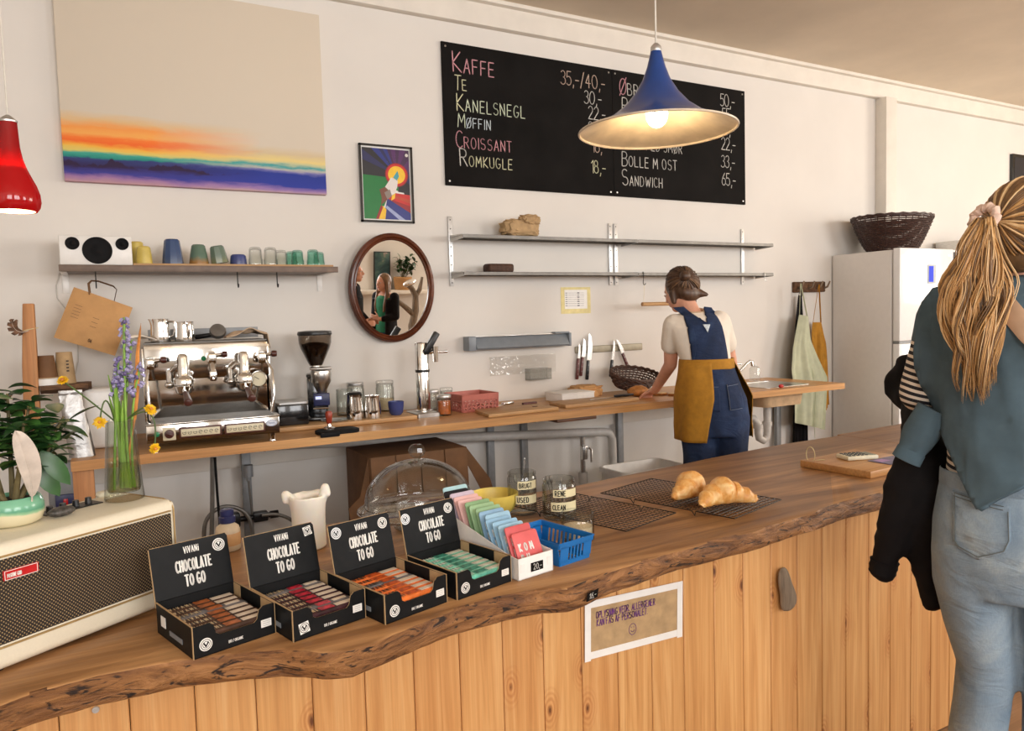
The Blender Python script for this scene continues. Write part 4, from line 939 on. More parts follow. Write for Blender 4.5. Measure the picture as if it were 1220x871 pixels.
b = MB(); b.box((CWd/2, -.0175, CH/2), (CWd, .035, CH), bev=.003); b.build('canvas', 'sunset_paint', cv)
b = MB()
for x in (.02, CWd-.02): b.box((x, -.008, CH/2), (.035, .012, CH-.02))
b.build('stretcher_frame', 'light_wood', cv)
# ---- framed poster: rays, sun and a white bird, drawn as flat shapes
for n, c in dict(pz_black=(30, 26, 32), pz_blue=(38, 48, 128), pz_navy=(34, 34, 84), pz_purple=(84, 36, 96), pz_plum=(64, 30, 72), pz_green=(10, 118, 50), pz_red=(200, 40, 34), pz_crim=(150, 26, 30), pz_yel=(244, 196, 46), pz_teal=(70, 160, 176), pz_white=(226, 220, 216), pz_brown=(120, 70, 50), pz_grey=(140, 128, 120), pz_lil=(160, 170, 210), pz_brick=(190, 70, 40)).items(): flat(n, c, .35)
p0 = Y(431, 264, 4.085); p1 = Y(494, 265.5, 4.085); PW = p1.x-p0.x; PH = Y(427, 170, 4.085).z-p0.z
po = thing('framed_poster', 'black framed colourful poster of a white bird, sun and rays above the oval mirror', 'poster', (p0.x, 4.1, p0.z))
b = MB(); f = .011
for cx, cz, sx, sz in ((PW/2, PH-f/2, PW, f), (PW/2, f/2, PW, f), (f/2, PH/2, f, PH), (PW-f/2, PH/2, f, PH)): b.box((cx, -.010, cz), (sx, .02, sz), bev=.001, seg=1)
b.build('frame', 'lacquer_black', po)
b = MB(); b.box((PW/2, -.005, PH/2), (PW-f, .004, PH-f)); b.build('mount', 'white_card', po)
b = MB(); i0 = .019; w, h = PW-2*i0, PH-2*i0; M0 = FR((i0, -.0075, i0), (1, 0, 0), (0, 0, 1)); lay = [0]
PM = ['pz_black', 'pz_blue', 'pz_navy', 'pz_purple', 'pz_plum', 'pz_green', 'pz_red', 'pz_crim', 'pz_yel', 'pz_teal', 'pz_white', 'pz_brown', 'pz_grey', 'pz_lil', 'pz_brick']
def shp(mat, pts):
    lay[0] += 1; b.m(PM.index(mat)); b.face([M0 @ V3((x*w, y*h, lay[0]*.00006)) for x, y in pts])
shp('pz_black', [(0, .62), (.5, .6), (.5, .9), (0, 1)])
sx_, sy_ = .72, .64
ang = [(175, 165, 'pz_black'), (165, 155, 'pz_navy'), (155, 146, 'pz_black'), (146, 136, 'pz_blue'), (136, 128, 'pz_navy'), (128, 118, 'pz_blue'), (118, 108, 'pz_plum'), (108, 92, 'pz_purple'), (92, 78, 'pz_plum'), (78, 60, 'pz_purple'), (60, 40, 'pz_plum'), (40, 10, 'pz_purple'), (10, -25, 'pz_navy'), (-25, -60, 'pz_black')]
def rayend(a):
    dx, dy = cos(radians(a)), sin(radians(a)); t = 9
    for lim, o, d in ((0, sx_, dx), (1, sx_, dx), (0, sy_, dy), (1, sy_, dy)):
        if abs(d) > 1e-6 and (lim-o)/d > 0: t = min(t, (lim-o)/d)
    return (sx_+dx*t, sy_+dy*t)
for a0_, a1_, m_ in ang:
    pts = [(sx_, sy_), rayend(a0_)]
    for cx, cy in ((0, 1), (1, 1), (1, 0)):
        aa = math.degrees(atan2(cy-sy_, cx-sx_))
        if a1_ < aa < a0_: pts.append((cx, cy))
    pts.append(rayend(a1_)); shp(m_, pts)
shp('pz_green', [(0, 0), (.3, 0), (.6, .45), (.78, .4), (.75, .5), (.5, .6), (0, .62)])
shp('pz_black', [(.74, .4), (1, .38), (1, .5), (.76, .52)]); shp('pz_red', [(.5, .3), (1, .18), (1, .36), (.68, .38)]); shp('pz_crim', [(.5, .3), (1, .1), (1, .2)]); shp('pz_brick', [(.6, .32), (1, .24), (1, .29), (.62, .35)])
shp('pz_blue', [(.4, 0), (1, 0), (1, .1), (.5, .3)]); shp('pz_lil', [(.48, .2), (.88, 0), (.74, 0), (.46, .16)])
shp('pz_crim', arc(sx_, sy_, .25, .17, 0, 350, 24)); shp('pz_red', arc(sx_, sy_, .23, .155, 0, 350, 24)); shp('pz_yel', arc(sx_, sy_, .185, .125, 0, 350, 24))
shp('pz_white', [(.46, .46), (.6, .6), (.74, .56), (.72, .46), (.66, .38), (.56, .4)]); shp('pz_teal', [(.64, .6), (.74, .70), (.77, .62), (.72, .56)])
shp('pz_brown', [(.34, .42), (.46, .46), (.54, .4), (.5, .28), (.36, .2), (.38, .3)]); shp('pz_grey', [(.44, .38), (.56, .43), (.6, .34), (.5, .28)]); shp('pz_yel', [(.6, .34), (.68, .38), (.66, .3), (.58, .27)])
shp('pz_yel', [(.28, 0), (.44, 0), (.47, .14), (.4, .19)]); shp('pz_crim', [(.24, 0), (.3, 0), (.4, .17), (.36, .2)]); shp('pz_white', arc(.95, .93, .035, .025, 0, 340, 10))
b.build('print', PM, po, recalc=False, ang=None)
# ---- oval mirror, hanging with its top tilted out from the wall
mc = Y(465.5, 343.5, 4.07); mw, mh = .215, .268
mi = thing('oval_mirror', 'oval mirror in a dark brown wooden frame', 'mirror', (mc.x, 4.045, mc.z)); MT = radians(2.9)
mi.rotation_euler = (MT, 0, 0)
b = MB(); rings = []
prof = [(0, -.006), (0, -.016), (.004, -.019), (.010, -.017), (.012, -.021), (.020, -.025), (.030, -.022), (.033, -.015), (.037, -.013), (.040, -.006), (.040, .004), (.0, .004)]
n = 72
rings = [[((mw+o)*cos(2*pi*j/n), y, (mh+o)*sin(2*pi*j/n)) for o, y in prof] for j in range(n)]
b.rings(rings, closed=True, caps=False, loop=True); b.build('frame', 'mirror_wood', mi)
b = MB(); b.prism([((mw+.004)*cos(2*pi*j/n), (mh+.004)*sin(2*pi*j/n)) for j in range(n)], .003, FR((0, -.006, 0), (1, 0, 0), (0, 0, 1))); b.build('mirror_glass', 'mirror_silver', mi)
# ---- menu blackboards
b0 = Y(531, 220.5, 4.09); b1 = Y(888, 244, 4.09); bt_ = Y(526, 49, 4.09).z; bm_ = Y(730, 160, 4.09).x; BZ = (b0.z+b1.z)/2; BH = bt_-BZ
def board(x0, x1, label):
    t = thing('menu_blackboard', label, 'blackboard', (x0, 4.098, BZ), 0, 'menu blackboards'); w = x1-x0-.002
    b = MB(); b.box((w/2, -.006, BH/2), (w, .012, BH), bev=.001, seg=1); b.build('panel', 'blackboard', t)
    for x in (.025, w-.025):
        for z in (.025, BH-.025): b = MB(); b.cyl((x, -.0135, z), (x, -.012, z), .006, n=10); b.build('screw', 'brushed_steel', t)
    return t
bl_ = board(b0.x, bm_, 'left half of the black menu board, listing coffee, tea and pastries'); br_ = board(bm_, b1.x, 'right half of the black menu board, partly behind the blue lamp')
CH_ = ['chalk_pink', 'chalk_white', 'chalk_yellow', 'chalk_green', 'chalk_blue', 'chalk_orange']
def chalk(t, s, px, py, h, mats, wx=.85, small=.72, gap=.24, ox=0.0):
    """baseline-left at photo pixel px,py on the board"""
    p = Y(px, py, 4.087); b = MB(); M = FR((p.x-t.location.x, -.0126, p.z-t.location.z), (1, 0, 0), (0, 0, 1))
    b.m(0); n0 = len(s) if small is None else 1
    x = text(b, M, s[:1], h, wx, .06, gap*.55, jit=.10)
    if len(s) > 1:
        b.m(len(mats)-1); text(b, M @ TR(x, 0, 0), s[1:], h*(small or 1), wx, .078 if small else .065, gap, jit=.10)
    b.build('lettering', mats, t)
H1 = .115
chalk(bl_, 'KAFFE', 540, 85, H1, ['chalk_pink', 'chalk_pink']); chalk(bl_, 'TE', 541.5, 106.5, .085, ['chalk_yellow', 'chalk_yellow']); chalk(bl_, 'KANELSNEGL', 544.5, 131.5, .098, ['chalk_yellow', 'chalk_green'], .82)
chalk(bl_, 'MØFFIN', 545.5, 151, .08, ['chalk_green', 'chalk_blue']); chalk(bl_, 'CROISSANT', 543.5, 175.5, .098, ['chalk_pink', 'chalk_pink'], .84, .66); chalk(bl_, 'ROMKUGLE', 548.5, 197.5, .1, ['chalk_white', 'chalk_yellow'], .84, .62)
chalk(bl_, '35,-/40,-', 668, 100, .086, ['chalk_orange', 'chalk_orange'], .8, None, .16)
for s, x, y, m in (('30,-', 696, 123, 'chalk_white'), ('22,-', 701, 141.5, 'chalk_white'), ('22,-', 701, 160, 'chalk_white'), ('18,-', 705, 181, 'chalk_orange'), ('18,-', 704, 206, 'chalk_yellow')): chalk(bl_, s, x, y, .082, [m, m], .8, None, .16)
chalk(br_, 'ØBRØD', 738, 112, .105, ['chalk_pink', 'chalk_white']); chalk(br_, 'RUGBRØD', 741, 134, .1, ['chalk_white', 'chalk_white']); chalk(br_, 'BOLLE', 741, 157, .095, ['chalk_white', 'chalk_white'])
chalk(br_, 'MED SMØR', 770, 179, .07, ['chalk_orange', 'chalk_white'], .8, .9); chalk(br_, 'BOLLE M OST', 741, 197.5, .095, ['chalk_white', 'chalk_white'], .84, .72); chalk(br_, 'SANDWICH', 741.5, 220.5, .105, ['chalk_white', 'chalk_white'], .84, .62)
for s, x, y in (('50,-', 858, 126), ('55,-', 860, 143), ('35,-', 858, 160), ('22,-', 859.5, 178), ('33,-', 859, 199), ('65,-', 860, 220.5)): chalk(br_, s, x, y, .086, ['chalk_white', 'chalk_white'], .8, None, .15)
# ---- left cup shelf
sy0 = 3.84; s0 = Y(71, 322, sy0); s1 = Y(402, 323, sy0); SZ = Y(236, 316.5, sy0).z; sw_ = s1.x-s0.x
shf = thing('wall_shelf', 'narrow dark-edged wall shelf carrying cups and glasses left of the mirror', 'shelf', (s0.x, sy0, SZ))
sd = 4.1-sy0
b = MB(); b.box((sw_/2, sd/2, -.014), (sw_, sd, .024), bev=.002); b.box((sw_/2, -.0025, -.015), (sw_+.006, .007, .030), bev=.002); plain('shelf_edge', S(112, 94, 82), .5, var=.1, vs=20); b.build('shelf_board', 'shelf_edge', shf)
xw0 = Y(159, 318, sy0+.03).x-s0.x
b = MB(); b.box(((xw0+sw_-.012)/2, sd/2+.012, .0045), (sw_-.012-xw0, sd-.03, .013), bev=.001); b.build('plank', 'light_wood', shf)
for px in (78, 381):
    x = Y(px, 335, 4.09).x-s0.x; b = MB(); b.box((x, sd-.003, -.07), (.026, .004, .09), bev=.001); b.box((x, sd*.55, -.029), (.026, sd*.85, .004)); b.cyl((x, sd-.007, -.085), (x, sd-.004, -.085), .004, n=8); b.build('bracket', 'white_plastic', shf)
for px, py in ((283, 345), (330, 345), (114, 335)):
    x = Y(px, 330, sy0+.06).x-s0.x; b = MB(); pts = [(x, .06, -.026), (x, .06, -.075)]+[(x, .06-.012+.012*cos(radians(a)), -.085-.016*sin(radians(a))) for a in range(0, 181, 30)]
    b.tube(pts, .0028, 7); b.build('hook', 'cast_black', shf)
ST = SZ+.011+.0005
def on_shelf(px, y): return V3((Y(px, 310, y).x, y, ST))
# speaker
p = Y(71.5, 318, sy0+.01); q = Y(158.5, 318, sy0+.01); spw = q.x-p.x; sph = Y(115, 281, sy0+.01).z-SZ
sp_ = thing('shelf_speaker', 'white wide speaker with three black drivers on the left end of the shelf', 'speaker', (p.x, sy0+.01, SZ+.0005), 0)
b = MB(); b.box((spw/2, .075, sph/2), (spw, .15, sph), bev=.004, seg=3); b.build('cabinet', 'white_plastic', sp_)
for px, py, r in ((116, 298.5, .060), (86, 290, .028), (145.5, 291, .027)):
    c = Y(px, py, sy0+.01)-V3((p.x, sy0+.01, SZ)); b = MB(); Mx = TR(c.x, 0, c.z) @ RX(radians(90))
    b.lathe([(r, 0), (r, .003), (r*.93, .005), (r*.86, .003), (r*.55, -.004 if False else .0015), (r*.4, .0015), (r*.3, .005), (0, .0075)], M=Mx, n=36); b.build('driver', 'black_rubber', sp_)
b = MB(); a_ = Y(66, 330, 4.09); pts = [(Y(71, 300, 4.09).x, 4.088, SZ-.0), Y(67, 340, 4.09), Y(68, 355, 4.09), Y(78, 368, 4.09), Y(92, 390, 4.09), Y(93, 430, 4.092), Y(90, 445, 4.092), Y(78, 452, 4.09)]
tag(b.tube(pts, .0028, 6) and b.build('cable', 'pvc'), 'thin pale cable running down the wall from the white speaker', 'cable')
# cups (upside down) and glasses
plain('cup_yellow', S(206, 184, 92), .35, var=.05)
def glz(n, lo, hi, rough=.25):
    m, nt, b = newmat(n); b.inputs['Roughness'].default_value = rough
    tc = N(nt, 'ShaderNodeTexCoord'); sp = N(nt, 'ShaderNodeSeparateXYZ'); nt.links.new(tc.outputs['Object'], sp.inputs[0])
    f = mathn(nt, 'ADD', mathn(nt, 'MULTIPLY', sp.outputs[2], 10.0), mathn(nt, 'MULTIPLY', noise_tex(nt, coords(nt), 30, 4), .4))
    nt.links.new(ramp(nt, f, [(.3, lo), (.55, hi)]), b.inputs['Base Color'])
glz('cup_blue', S(66, 84, 116), S(50, 74, 116)); glz('cup_amber', S(150, 110, 56), S(92, 116, 100)); glz('cup_sage', S(120, 126, 96), S(104, 122, 108)); glz('cup_indigo', S(64, 74, 120), S(58, 70, 128))
def cup(px, y, rb, rt, h, mat, label, grp, tilt=0, facets=0):
    p = on_shelf(px, y); t = .003; n = facets or 32
    b = MB(); b.lathe([(rb-t, 0), (rb, 0), (rb, .003), ((rb+rt)/2*1.02, h*.5), (rt, h-.006), (rt-.006, h), (0, h), (0, h-.004), (rt-.008, h-.005), (rb-t, .004)], n=n)
    o = b.build('cup', mat, loc=p, rot=(0, tilt, 0), ang=30 if not facets else 10); return tag(o, label, 'cup', grp)
G1 = 'upturned cups on the wall shelf'
cup(163.5, 3.97, .036, .029, .108, 'cup_yellow', 'pale yellow upturned cup at the back beside the white speaker', G1); cup(172, 3.90, .035, .028, .080, 'cup_yellow', 'pale yellow upturned cup in front, nearest the room', G1)
cup(206, 3.92, .0475, .034, .118, 'cup_blue', 'tall blue upturned tumbler on the wall shelf', G1, 0, 10); cup(237, 3.92, .045, .031, .095, 'cup_amber', 'green upturned tumbler with an amber rim on the wall shelf', G1)
cup(262, 3.92, .042, .033, .085, 'cup_sage', 'grey green tilted tumbler on the wall shelf', G1, radians(-9), 9).location.z += .0066
cup(284, 3.92, .040, .036, .050, 'cup_indigo', 'low indigo blue cup on the wall shelf', G1)
def tumbler(px, y, r, h, mat, label):
    p = on_shelf(px, y); b = MB(); b.lathe([(r, 0), (r, h*.3), (r*.93, h*.34), (r*.88, h*.85), (r*.7, h*.97), (r*.4, h), (0, h), (0, h-.006), (r*.4, h-.007), (r*.78, h*.84), (r*.86, h*.34), (r-.003, h*.3), (r-.003, 0)], n=30)
    return tag(b.build('drinking_glass', mat, loc=p), label, 'glass', 'upturned glasses on the wall shelf')
tumbler(304.5, 3.91, .034, .088, 'clear_glass', 'leftmost clear upturned glass on the wall shelf'); tumbler(322.5, 3.91, .034, .088, 'clear_glass', 'clear upturned glass, second from the indigo cup'); tumbler(335, 3.96, .032, .08, 'clear_glass', 'clear upturned glass set back beside the teal glasses')
tumbler(347.5, 3.97, .030, .076, 'teal_glass', 'teal glass at the back, next to the clear glasses'); tumbler(354.5, 3.90, .032, .076, 'teal_glass', 'front teal glass, left one of the front pair'); tumbler(373, 3.90, .032, .08, 'teal_glass', 'front teal glass nearest the shelf end'); tumbler(380, 3.97, .030, .075, 'teal_glass', 'teal glass at the back by the right end of the shelf')
# ---- paper bag hanging from the shelf hook
bgp = Y(112, 337, sy0+.055); BY = sy0+.06
B = lambda px, py: Y(px, py, BY)
pb = thing('paper_bag', 'flat brown paper carrier bag hanging askew from the cup shelf', 'bag', B(100, 425)); o_ = pb.location.copy()
q = [B(88, 342), B(158, 366.5), B(137, 424), B(64, 402)]
b = MB()
def bagp(u, v, off): p = q[0].lerp(q[1], u).lerp(q[3].lerp(q[2], u), v); return p-o_+V3((0, off*(1-(2*u-1)**4)*(1-.4*(2*v-1)**4)+.004*noise.noise(V3((u*3, v*3, off*50))), 0))
b.grid(lambda u, v: bagp(u, v, -.016), 14, 14); b.grid(lambda u, v: bagp(u, v, .012), 14, 14); bmesh.ops.remove_doubles(b.bm, verts=b.bm.verts, dist=.004); b.build('bag_body', 'paper_brown', pb)
b = MB(); 
hp = [bagp(.28, .04, -.016), bagp(.28, .04, -.016)+(B(104, 333)-B(106, 345)), B(110, 334)-o_, B(121, 336.5)-o_, B(139, 343)-o_, B(136, 358)-o_]
for a_, c_ in zip(hp[1:], hp[2:]): pass
b.tube([hp[0], B(105.5, 338)-o_, B(109, 334.5)-o_, B(117, 335)-o_, B(135, 341)-o_, B(139, 345)-o_, B(136, 359)-o_], .0075, 8, flat=.12); b.build('handle', 'kraft_dark', pb)
b = MB(); u_ = (q[1]-q[0]).normalized(); v_ = (q[0]-q[3]).normalized(); Mb = FR(bagp(.12, .30, -.0), u_, v_); Mb = TR(0, -.024, 0) @ Mb
for i in range(5): ribbon(b, Mb @ TR(0, -.014*i, 0), [(0, 0), (.03, 0)], .0012)
for i in range(3): ribbon(b, Mb @ TR(.085, -.02*i-.03, 0), [(0, 0), (.025, 0)], .0012)
text(b, Mb @ TR(.1, -.14, 0), '06', .014, .7, .15)
b.build('print', 'dark_ink', pb)
# ---- steel shelves on the right
ry = 3.915; zu = Y(650, 282, ry).z; zlw = Y(650, 324.3, ry).z; x0_ = Y(559.5, 280, ry).x; xm_ = Y(760, 285, ry).x; x1_ = Y(921.5, 290, ry).x
rails = [Y(537.5, 300, 4.09).x, Y(727.5, 300, 4.09).x, Y(734, 300, 4.09).x, Y(885, 300, 4.09).x]
def steel_unit(x0, x1, ra, label):
    t = thing('steel_shelving', label, 'shelving', (x0, 4.1, 0), 0, 'steel wall shelving'); dp = 4.1-ry
    for x in ra:
        b = MB(); zt, zb = Y(540, 258, 4.09).z, Y(540, 341, 4.09).z; b.box((x-x0, -.005, (zt+zb)/2), (.026, .010, zt-zb), bev=.001)
        b.m(1)
        for i in range(8): z = zb+.02+i*(zt-zb-.04)/7; b.cyl((x-x0, -.0108, z), (x-x0, -.0098, z), .004, n=8)
        b.build('wall_rail', ['galvanised', 'cast_black'], t)
    for z in (zu, zlw):
        w = x1-x0; b = MB(); b.box((w/2, -dp/2-.002, z-.004), (w, dp-.02, .003)); b.box((w/2, -dp-.001+.003, z-.009), (w, .006, .02), bev=.001, seg=1); b.box((w/2, -.014, z-.004), (w, .006, .02), bev=.001, seg=1); s = b.build('shelf', 'dull_steel', t)
        for x in (.0015, w-.0015): b = MB(); b.prism([(-dp, z-.021), (-.01, z-.03), (-.01, z+.012), (-dp, z+.003)], .003, Matrix(((0, 0, 1, x-.0015), (1, 0, 0, 0), (0, 1, 0, 0), (0, 0, 0, 1)))); b.build('end_bracket', 'brushed_steel', s)
    return t
steel_unit(x0_-.045, xm_-.002, rails[:2], 'left run of two long steel wall shelves holding a paper bag and a loaf'); steel_unit(xm_, x1_, rails[2:], 'right run of two long steel wall shelves above the baker, empty')
# crumpled paper bag of bread
def crumple(b, c, r, seed, rough=.25, sc=2.2, flat_=.0):
    q = bmesh.ops.create_icosphere(b.bm, subdivisions=4, radius=1)['verts']
    for v in q:
        d = v.co.normalized(); k = 1+rough*(abs(noise.noise(d*sc+V3((seed, 0, 0))))*1.6-.5)+rough*.5*noise.noise(d*sc*3+V3((0, seed, 0)))
        e = V3((math.copysign(abs(d.x)**.6, d.x), math.copysign(abs(d.y)**.6, d.y), math.copysign(abs(d.z)**.6, d.z)))
        v.co = V3((e.x*r[0]*k, e.y*r[1]*k, e.z*r[2]*k))+V3(c)
        if v.co.z < flat_: v.co.z = flat_
    b.fin(q)
p = Y(619, 281, 3.99); b = MB(); crumple(b, (0, 0, .055), (.125, .06, .055), 3.1, .2, 2.2); crumple(b, (.055, -.02, .105), (.065, .045, .032), 8.7, .25, 2.4)
tag(b.build('bread_bag', 'kraft', loc=(p.x, 3.985, zu-.002), ang=25), 'crumpled brown paper bag standing on the upper steel shelf', 'bag')
plain('rye', S(72, 46, 32), .7, var=.2, vs=60, bmp=.5)
p = Y(594, 324, 3.98); b = MB(); b.box((0, 0, .027), (.175, .09, .054), bev=.018, seg=4)
for v in b.bm.verts: v.co += V3((0, 0, .003*noise.noise(v.co*30))) if v.co.z > .01 else V3((0, 0, 0))
tag(b.build('rye_loaf', 'rye', loc=(p.x, 3.98, zlw-.002)), 'dark brown loaf lying on the lower steel shelf', 'loaf')
# S hooks, hanging rolling pin
for i, (px, lab) in enumerate(((765, 'steel hook hanging below the middle of the lower steel shelf'), (909.5, 'steel hook hanging at the right end of the lower steel shelf'))):
    p = Y(px, 326, ry+.006); b = MB(); k_ = .8 if i == 0 else .55
    pts = [(0, .012+.0, -.012), (0, .009, -.02+.03*0), (0, 0, .006), (0, -.006, -.004), (0, -.006, -.03*k_), (0, 0, -.075*k_)]+[(.010-.010*cos(radians(a)), 0, -.085*k_-.012*sin(radians(a))) for a in range(0, 200, 25)]
    b.tube(pts, .0024, 7); tag(b.build('hook', 'cast_black' if i == 0 else 'galvanised', loc=(p.x, ry-.004, zlw)), lab, 'hook', 'hooks under the steel shelf')
p = Y(765, 362.5, ry+.0); rp = thing('hanging_rod', 'wooden rod hanging horizontally from the hook under the steel shelf', 'rod', (p.x, p.y, p.z))
b = MB(); b.cyl((0, 0, 0), (.30, .0, .0), .013, n=18); b.build('rod', 'light_wood', rp)
b = MB(); b.tube([(.012, 0, .0), (.016, -.0, .055), (.018, -.004, zlw-.07-p.z)], .001, 5); b.build('string', 'string', rp)
# ---- note with yellow tape
n0 = Y(669, 374, 4.095); n1 = Y(703.5, 342, 4.095); nw, nh = n1.x-n0.x, n1.z-n0.z
nt2 = thing('wall_note', 'printed sheet with a yellow tape border on the wall above the knives', 'note', (n0.x, 4.1, n0.z))
plain('yellow_tape', S(226, 212, 150), .6); plain('note_ink', S(96, 96, 106), .6, var=0)
b = MB(); b.box((nw/2, -.0012, nh/2), (nw, .002, nh)); b.build('tape', 'yellow_tape', nt2)
b = MB(); b.box((nw/2, -.003, nh*.54), (nw*.76, .0012, nh*.72)); b.build('sheet', 'white_card', nt2)
b = MB(); M = FR((nw*.15, -.0038, nh*.3), (1, 0, 0), (0, 0, 1))
for i in range(7):
    z = nh*.08*i; ribbon(b, M, [(0, z), (nw*.06, z)], .004); ribbon(b, M, [(nw*.09, z), (nw*.37, z)], .0014); ribbon(b, M, [(nw*.4, z), (nw*.46, z)], .005 if i % 2 else .007); ribbon(b, M, [(nw*.49, z), (nw*.62, z)], .0014)
b.build('print', 'note_ink', nt2)
# ---- grey foil dispenser
d0 = Y(558, 418, 4.03); d1 = Y(680, 414.5, 4.03); dw = d1.x-d0.x; dz = d0.z
ds = thing('foil_dispenser', 'long grey wrap dispenser mounted on the wall below the steel shelves', 'dispenser', (d0.x, 4.1, dz))
pr_ = [(0, 0), (-.075, 0), (-.09, .012), (-.062, .062), (-.05, .078), (0, .078)]
b = MB(); b.prism([(y, z) for y, z in pr_], dw-.07, Matrix(((0, 0, 1, .05), (1, 0, 0, 0), (0, 1, 0, 0), (0, 0, 0, 1)))); b.build('housing', 'grey_plastic', ds, mods=[('BEVEL', dict(width=.003, segments=2))])
for x, w_ in ((0, .048), (dw-.018, .018)):
    b = MB(); b.box((x+w_/2, -.042, .041), (w_, .084, .086), bev=.004); b.build('end_cap', 'grey_plastic', ds)
b = MB(); b.box((dw/2, -.05, .081), (dw-.1, .012, .007), bev=.001); b.build('cutter', 'brushed_steel', ds)
b = MB(); b.box((dw-.06, -.045, .086), (.11, .05, .012), bev=.003); b.build('slider', 'grey_plastic', ds)
# clear film sheet hanging below, and small acrylic holder
f0_ = Y(584, 448, 4.085); f1_ = Y(662, 421, 4.085)
b = MB(); fw, fh = f1_.x-f0_.x, f1_.z-f0_.z
b.grid(lambda u, v: V3((u*fw, -.004+.006*noise.noise(V3((u*14, v*7, 1)))*(1.2-u), v*fh)), 40, 16)
tag(b.build('clear_film', 'clear_film', loc=(f0_.x, 4.09, f0_.z), recalc=False), 'crinkled strip of clear film on the wall under the grey dispenser', 'film')
a0_ = Y(628.5, 453, 4.07); a1_ = Y(654, 438, 4.07); aw_, ah_ = a1_.x-a0_.x, a1_.z-a0_.z
b = MB(); b.box((aw_/2, 0, .002), (aw_, .06, .004)); b.box((aw_/2, -.029, ah_/2), (aw_, .003, ah_)); b.box((.0015, 0, ah_/2), (.003, .06, ah_)); b.box((aw_-.0015, 0, ah_/2), (.003, .06, ah_)); b.box((aw_/2, .029, ah_/2), (aw_, .003, ah_*1.05))
tag(b.build('acrylic_holder', 'clear_acrylic', loc=(a0_.x, 4.0685, a0_.z)), 'small clear acrylic box on the wall below the film strip', 'holder')
# ---- magnetic strip with knives
m0 = Y(686, 418.5, 4.085); m1 = Y(766, 413, 4.085)
b = MB(); L = m1.x-m0.x; hh = .046; b.box((L/2, -.006, 0), (L, .012, hh), bev=.005, seg=3)
mz = (Y(730, 414.8, 4.085)).z
plain('strip_steel', S(158, 150, 130), .45, .2, var=.06)
tag(b.build('magnetic_strip', 'strip_steel', loc=(m0.x, 4.1, mz)), 'steel magnetic knife strip on the wall above the woven basket', 'knife strip')
plain('knife_steel', (.72, .71, .69, 1), .22, 1, var=.05); plain('handle_red', S(92, 40, 36), .4, var=.15, vs=50); plain('handle_black', S(26, 26, 30), .35)
def knife(hpx, tpx, bl, bwid, hl, hm, label, sheath=False):
    """hpx pixel of handle end, tpx pixel of blade tip"""
    A_, B_ = Y(*hpx, 4.082), Y(*tpx, 4.082); L = (B_-A_).length; v = (B_-A_).normalized(); u = V3((v.z, 0, -v.x))
    t = thing('kitchen_knife', label, 'knife', A_, 0, 'knives on the magnetic strip'); M = FR((0, 0, 0), u, v); hl = L*hl
    b = MB(); w = bwid; b.prism([(-w*.3, hl), (w*.7, hl+.004), (w*.72, L*.72), (w*.35, L*.93), (-w*.25, L), (-w*.3, L*.8)], .0022, M @ TR(0, 0, .0035)); b.build('blade', 'knife_steel', t)
    b = MB(); b.T = M; b.box((0, hl/2, .003), (.02, hl, .016), bev=.005, seg=2); h = b.build('handle', hm, t)
    for k in (.25, .5, .75): b = MB(); b.T = M; b.cyl((0, hl*k, .0111), (0, hl*k, .0117), .0026, n=8); b.build('rivet', 'brushed_steel', h)
knife((687, 452), (690, 409), 1, .018, .58, 'handle_red', 'leftmost small knife with a dark red handle on the strip'); knife((691.5, 448), (696, 403), 1, .030, .5, 'handle_red', 'red-handled peeling knife second from the left on the strip')
knife((699, 452.5), (702.5, 397), 1, .036, .42, 'handle_black', 'large chef knife with a black handle on the strip'); knife((727, 449), (731.5, 405), 1, .020, .46, 'handle_black', 'slim black-handled knife hanging above the woven basket'); knife((748.5, 439), (734.5, 404), 1, .026, .52, 'handle_red', 'rightmost knife, hanging tilted on the strip')
# ---- apron hooks and aprons
hk = Y(947, 338, 4.07); he = Y(982, 345, 4.07)
hr = thing('apron_rack', 'rough wooden peg rail on the wall beside the fridge', 'peg rail', (hk.x, 4.1, Y(960, 342, 4.07).z))
b = MB(); L = he.x-hk.x+.02; b.box((L/2, -.014, 0), (L, .028, .085), bev=.008, seg=2)
for v in b.bm.verts: v.co.z += .006*noise.noise(v.co*9)
b.build('rail', 'bark', hr)
for k_ in (.12, .45, .72, .95): b = MB(); b.tube([(L*k_, -.024, -.01), (L*k_, -.06, .0), (L*k_+.01, -.075, .045)], [.009, .008, .006], 8); b.build('peg', 'drift_wood', hr)
def apron(name, label, mat, top, strapR, outline, y, depth, grp='aprons on the peg rail', ties=None):
    o = Y(*top, y); t = thing('apron', label, 'apron', o, 0, grp)
    L = [Y(x, yy, y)-o for x, yy in outline[0]]; R = [Y(x, yy, y)-o for x, yy in outline[1]]
    def at(P, v): k = v*(len(P)-1); i = min(int(k), len(P)-2); return P[i].lerp(P[i+1], k-i)
    b = MB(); b.grid(lambda u, v: at(L, v).lerp(at(R, v), u)+V3((0, -depth*sin(pi*u)-.016*v**.5*(sin(u*17+v*2)+.6*sin(u*31+1))*min(1, v*2.5), .0)), 40, 30); b.build('cloth', mat, t, solid=.003, recalc=False)
    b = MB(); b.tube([L[0]+V3((.003, -.002, -.004)), V3((-.004, -.012, .0)), V3((0, -.014, .012)), V3((.004, -.012, .0)), R[0]+V3((-.003, -.002, -.004))], .007, 8, flat=.3); b.build('neck_strap', mat, t)
    if ties:
        b = MB()
        for tt in ties: b.tube([Y(x, yy, y-.05)-o for x, yy in tt], .006, 6, flat=.4)
        b.build('tie', mat, t)
apron('apron', 'long black apron at the left of the peg rail, mostly behind the sage one', 'black_cloth', (953, 341), 0, ([(951, 352), (947, 385), (944, 420), (945, 470), (944, 540)], [(955, 352), (957, 385), (960, 440), (962, 480), (962, 540)]), 4.05, .01)
